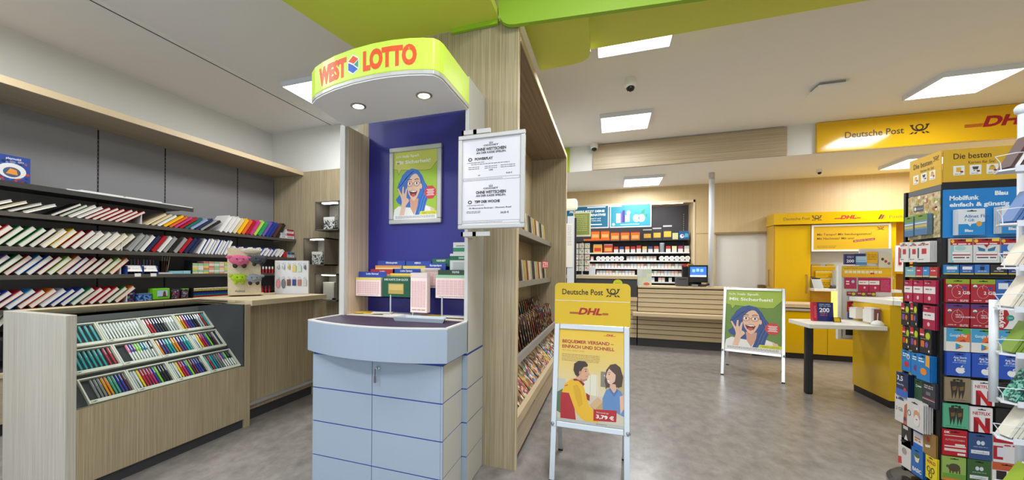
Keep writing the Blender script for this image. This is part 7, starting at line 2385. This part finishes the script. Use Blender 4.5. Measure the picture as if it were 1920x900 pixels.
hang('L', 'anthracite card with pale lines', (3.159, 0.53, 3.062, 0.673), (54, 56, 66), lambda a, w, h: (a.greek(w * .15, w * .85, h * .8, h * .04, 2, h * .08, (190, 190, 200), 1), a.rect(w * .3, h * .45, w * .65, h * .58, (120, 120, 130), 1), a.rect(0, h * .3, w, h * .33, (190, 60, 80), 1), a.rect(0, h * .26, w, h * .28, (226, 226, 226), 1)), 3, 0.005)
hang('L', 'white 2 GB card with a portrait', (3.385, 0.363, 3.265, 0.528), (226, 222, 218), lambda a, w, h: (a.text('2 GB', w * .1, h * .42, h * .14, (60, 60, 66), 1, w=w * .5), a.ell(w * .14, h * .86, w * .06, h * .05, (40, 60, 140), 1, 10), a.greek(w * .24, w * .7, h * .84, h * .05, 1, .01, (60, 90, 170), 1), a.poly([(w * .66, 0), (w, 0), (w, h * .85), (w * .75, h * .7)], (190, 110, 80), 1), a.ell(w * .78, h * .2, w * .1, h * .08, (90, 60, 120), 2, 10)), 4, 0.006)


def c_beard(a, w, h):
    a.ell(w * .62, h * .5, w * .2, h * .22, (214, 160, 130), 1, 16)
    a.ell(w * .62, h * .34, w * .18, h * .2, (232, 230, 228), 2, 16)
    a.poly([(w * .42, h * .66), (w * .5, h * .78), (w * .75, h * .78), (w * .82, h * .64), (w * .62, h * .70)], (236, 234, 232), 2.4)
    a.ell(w * .62, h * .38, w * .06, h * .02, (160, 70, 70), 3, 10)
    a.ring(w * .14, h * .5, w * .11, h * .1, w * .025, (60, 80, 110), 2, 16)


hang('L', 'white card with a white-bearded man', (3.238, 0.371, 3.105, 0.542), (222, 220, 218), c_beard, 5, 0.009)
hang('L', 'black card with a pale triangle', (3.333, 0.225, 3.249, 0.366), (46, 44, 44), lambda a, w, h: (a.poly([(w * .3, h * .3), (w * .7, h * .3), (w * .5, h * .55)], (220, 220, 220), 1), a.rect(w * .2, h * .75, w * .7, h * .9, (210, 206, 200), 1)), 3, 0.006)
hang('L', 'white and blue card', (3.239, 0.231, 3.161, 0.37), (226, 228, 234), lambda a, w, h: (a.rect(0, 0, w, h * .35, (40, 110, 200), 1), a.rect(0, h * .82, w, h * .95, (50, 80, 160), 1), a.greek(w * .15, w * .8, h * .55, h * .06, 2, h * .1, (200, 120, 70), 1)), 2, 0.006)
hang('L', 'bronze card with a red spot', (3.156, 0.249, 3.062, 0.38), (156, 120, 60), lambda a, w, h: (a.ell(w * .4, h * .7, w * .14, h * .12, (180, 50, 50), 1, 12), a.poly([(w * .15, h * .4), (w * .6, h * .48), (w * .55, h * .36), (w * .2, h * .3)], (230, 226, 214), 1)), 2, 0.006)
hang('L', 'white card with a red corner', (3.361, 0.095, 3.25, 0.272), (226, 222, 220), lambda a, w, h: (a.poly([(0, 0), (w * .3, h * .06), (w * .25, h * .3), (0, h * .26)], (210, 60, 60), 1), a.ell(w * .5, h * .55, w * .2, h * .12, (170, 160, 156), 1, 12), a.rect(w * .2, h * .84, w * .5, h * .88, (60, 60, 60), 1)), 3, 0.006)
hang('L', 'blue card with a snack bowl', (3.242, 0.091, 3.15, 0.252), (36, 110, 190), lambda a, w, h: (a.poly([(w * .25, h * .72), (w * .75, h * .72), (w * .62, h * .5), (w * .38, h * .5)], (240, 226, 190), 1), a.ell(w * .5, h * .74, w * .25, h * .08, (70, 110, 60), 1.3, 12), a.text('BASIC', w * .1, h * .14, h * .14, WH_, 1, w=w * .8, bold=.04)), 3, 0.006)
hang('L', 'yellow card with dark wheels', (3.138, 0.118, 3.052, 0.251), (238, 216, 30), lambda a, w, h: (a.text('WALD', w * .1, h * .68, h * .14, (190, 60, 50), 1, w=w * .8, bold=.03), [a.ring(w * cx, h * cz, w * .16, h * .13, w * .06, (60, 56, 40), 1, 14) for cx, cz in ((.3, .42), (.65, .42), (.45, .18))]), 2, 0.006)

# ============================================================ WIRE STAND AT THE FRAME EDGE
t = thing('wire_stand', 'white metal rotating stand of mailing boxes beside the card rack', 'stand', (1.60, 2.0, 0))
WS = t
B().lathe((1.395, 2.08, 0.0), [(0.012, 0.02), (0.012, 1.88)], 14).obj('mast', WHITEM, t, smooth=True)
ellipsoid(B(), (1.395, 2.08, 1.895), (0.021, 0.021, 0.021), 16, 10).obj('mast_ball', WHITEM, t, smooth=True)
B().lathe((1.286, 2.02, 0.84), [(0.0115, 0), (0.0115, 0.365)], 16).obj('side_tube', WHITEM, t, smooth=True)
B().lathe((1.395, 2.08, 0.0), [(0.26, 0), (0.26, 0.018), (0.03, 0.03)], 28).obj('base_plate', WHITEM, t)
mail_m = slots(B().box(0, 0.0085, 0, 0.05, 0.003, 0.118).mesh('mailing_box'), 1)
BOXES = [(1.66, 'dark brown striped', (84, 54, 48), 'grey', (96, 96, 104)), (1.475, 'blue', (86, 120, 176), 'blue', (70, 100, 160)), (1.325, 'cream', (226, 216, 196), 'grey', (120, 118, 120)), (1.185, 'cream', (224, 216, 200), 'grey', (126, 116, 104)),
         (1.03, 'lime green', (120, 150, 50), 'cream', (216, 196, 140)), (0.865, 'teal patterned', (46, 110, 100), 'teal', (70, 120, 110)), (0.74, 'ivory', (222, 218, 204), 'grey', (150, 150, 152)), (0.545, 'lime striped', (150, 176, 50), 'grey', (80, 80, 84))]
for i, (z, nm, rgb, nm2, rgb2) in enumerate(BOXES):
    x0 = 1.262 + 0.005 * (i % 3)
    y0 = 1.93
    tr = B()
    tr.box(x0 + 0.012, 1.62, y0 - 0.005, y0 + 0.075, z - 0.010, z - 0.004)
    tr.add([(x0 - 0.012, y0 + 0.02, z - 0.010), (x0 + 0.012, y0 + 0.075, z - 0.010), (x0 + 0.012, y0 + 0.075, z - 0.004), (x0 - 0.012, y0 + 0.02, z - 0.004), (x0 + 0.012, y0 - 0.005, z - 0.010), (x0 + 0.012, y0 - 0.005, z - 0.004)],
           [(0, 1, 4), (3, 5, 2), (0, 3, 2, 1), (0, 4, 5, 3)])
    tray = tr.obj('shelf_tray', WHITEM, t)
    box('tray_lip', WHITEM, x0 + 0.012, 1.62, y0 - 0.008, y0 - 0.005, z - 0.016, z + 0.004, tray)
    B().tube([(x0 - 0.020, y0 + 0.02, z + 0.042), (x0 + 0.012, y0 - 0.008, z + 0.046), (1.62, y0 - 0.008, z + 0.05)], 0.0014, 6).tube([(x0 - 0.020, y0 + 0.02, z + 0.042), (x0 - 0.006, y0 + 0.022, z + 0.02), (x0 - 0.004, y0 + 0.022, z - 0.006)], 0.0014, 6).obj('wire_rail', WHITEM, tray)
    for q in range(5):
        m_ = mat('mailer_%d_%d_%d' % rgb, rgb, 0.5) if not ('striped' in nm and q % 2) else PAPER
        if 'patterned' in nm:
            if q == 0:
                _teal = busy('teal_pattern', [(30, 90, 80), (120, 190, 170), (20, 60, 60), (80, 150, 130)], 160, 0.5)
            m_ = _teal
        M = Matrix.Translation((x0 + 0.004 + q * 0.0118, y0 + 0.002, z + 0.001)) @ Matrix.Rotation(R_(26), 4, 'Y')
        inst('mailing_box', mail_m, [m_], M, None, '%s mailing box, %s in the %s tray of the wire stand' % ('white' if m_ is PAPER else nm.replace(' striped', '').replace(' patterned', ''), nth(q + 1), nth(i + 1)), 'mailing box', 'mailing boxes on the wire stand')
    M = Matrix.Translation((x0 + 0.004 + 5 * 0.0118, y0 + 0.001, z + 0.001)) @ Matrix.Rotation(R_(26), 4, 'Y')
    t2 = thing('mailing_box', 'wide %s mailing box at the inner end of the %s tray' % (nm2, nth(i + 1)), 'mailing box', (x0 + 0.12, y0, z), 0, 'mailing boxes on the wire stand')
    B().box(0, 0.20, 0, 0.05, 0.003, 0.12).xf(M).obj('carton', mat('mailer_%d_%d_%d' % rgb2, rgb2, 0.5), t2)
    if i in (0, 2, 3, 5, 6):
        a = Art(M @ Vector((0.004, -0.0006, 0.007)), M.to_3x3() @ X_, M.to_3x3() @ Z_)
        dhl(a, 0.001, 0.002, 0.009, (170, 30, 50), 1, False)
        a.build(t2, 'lettering')
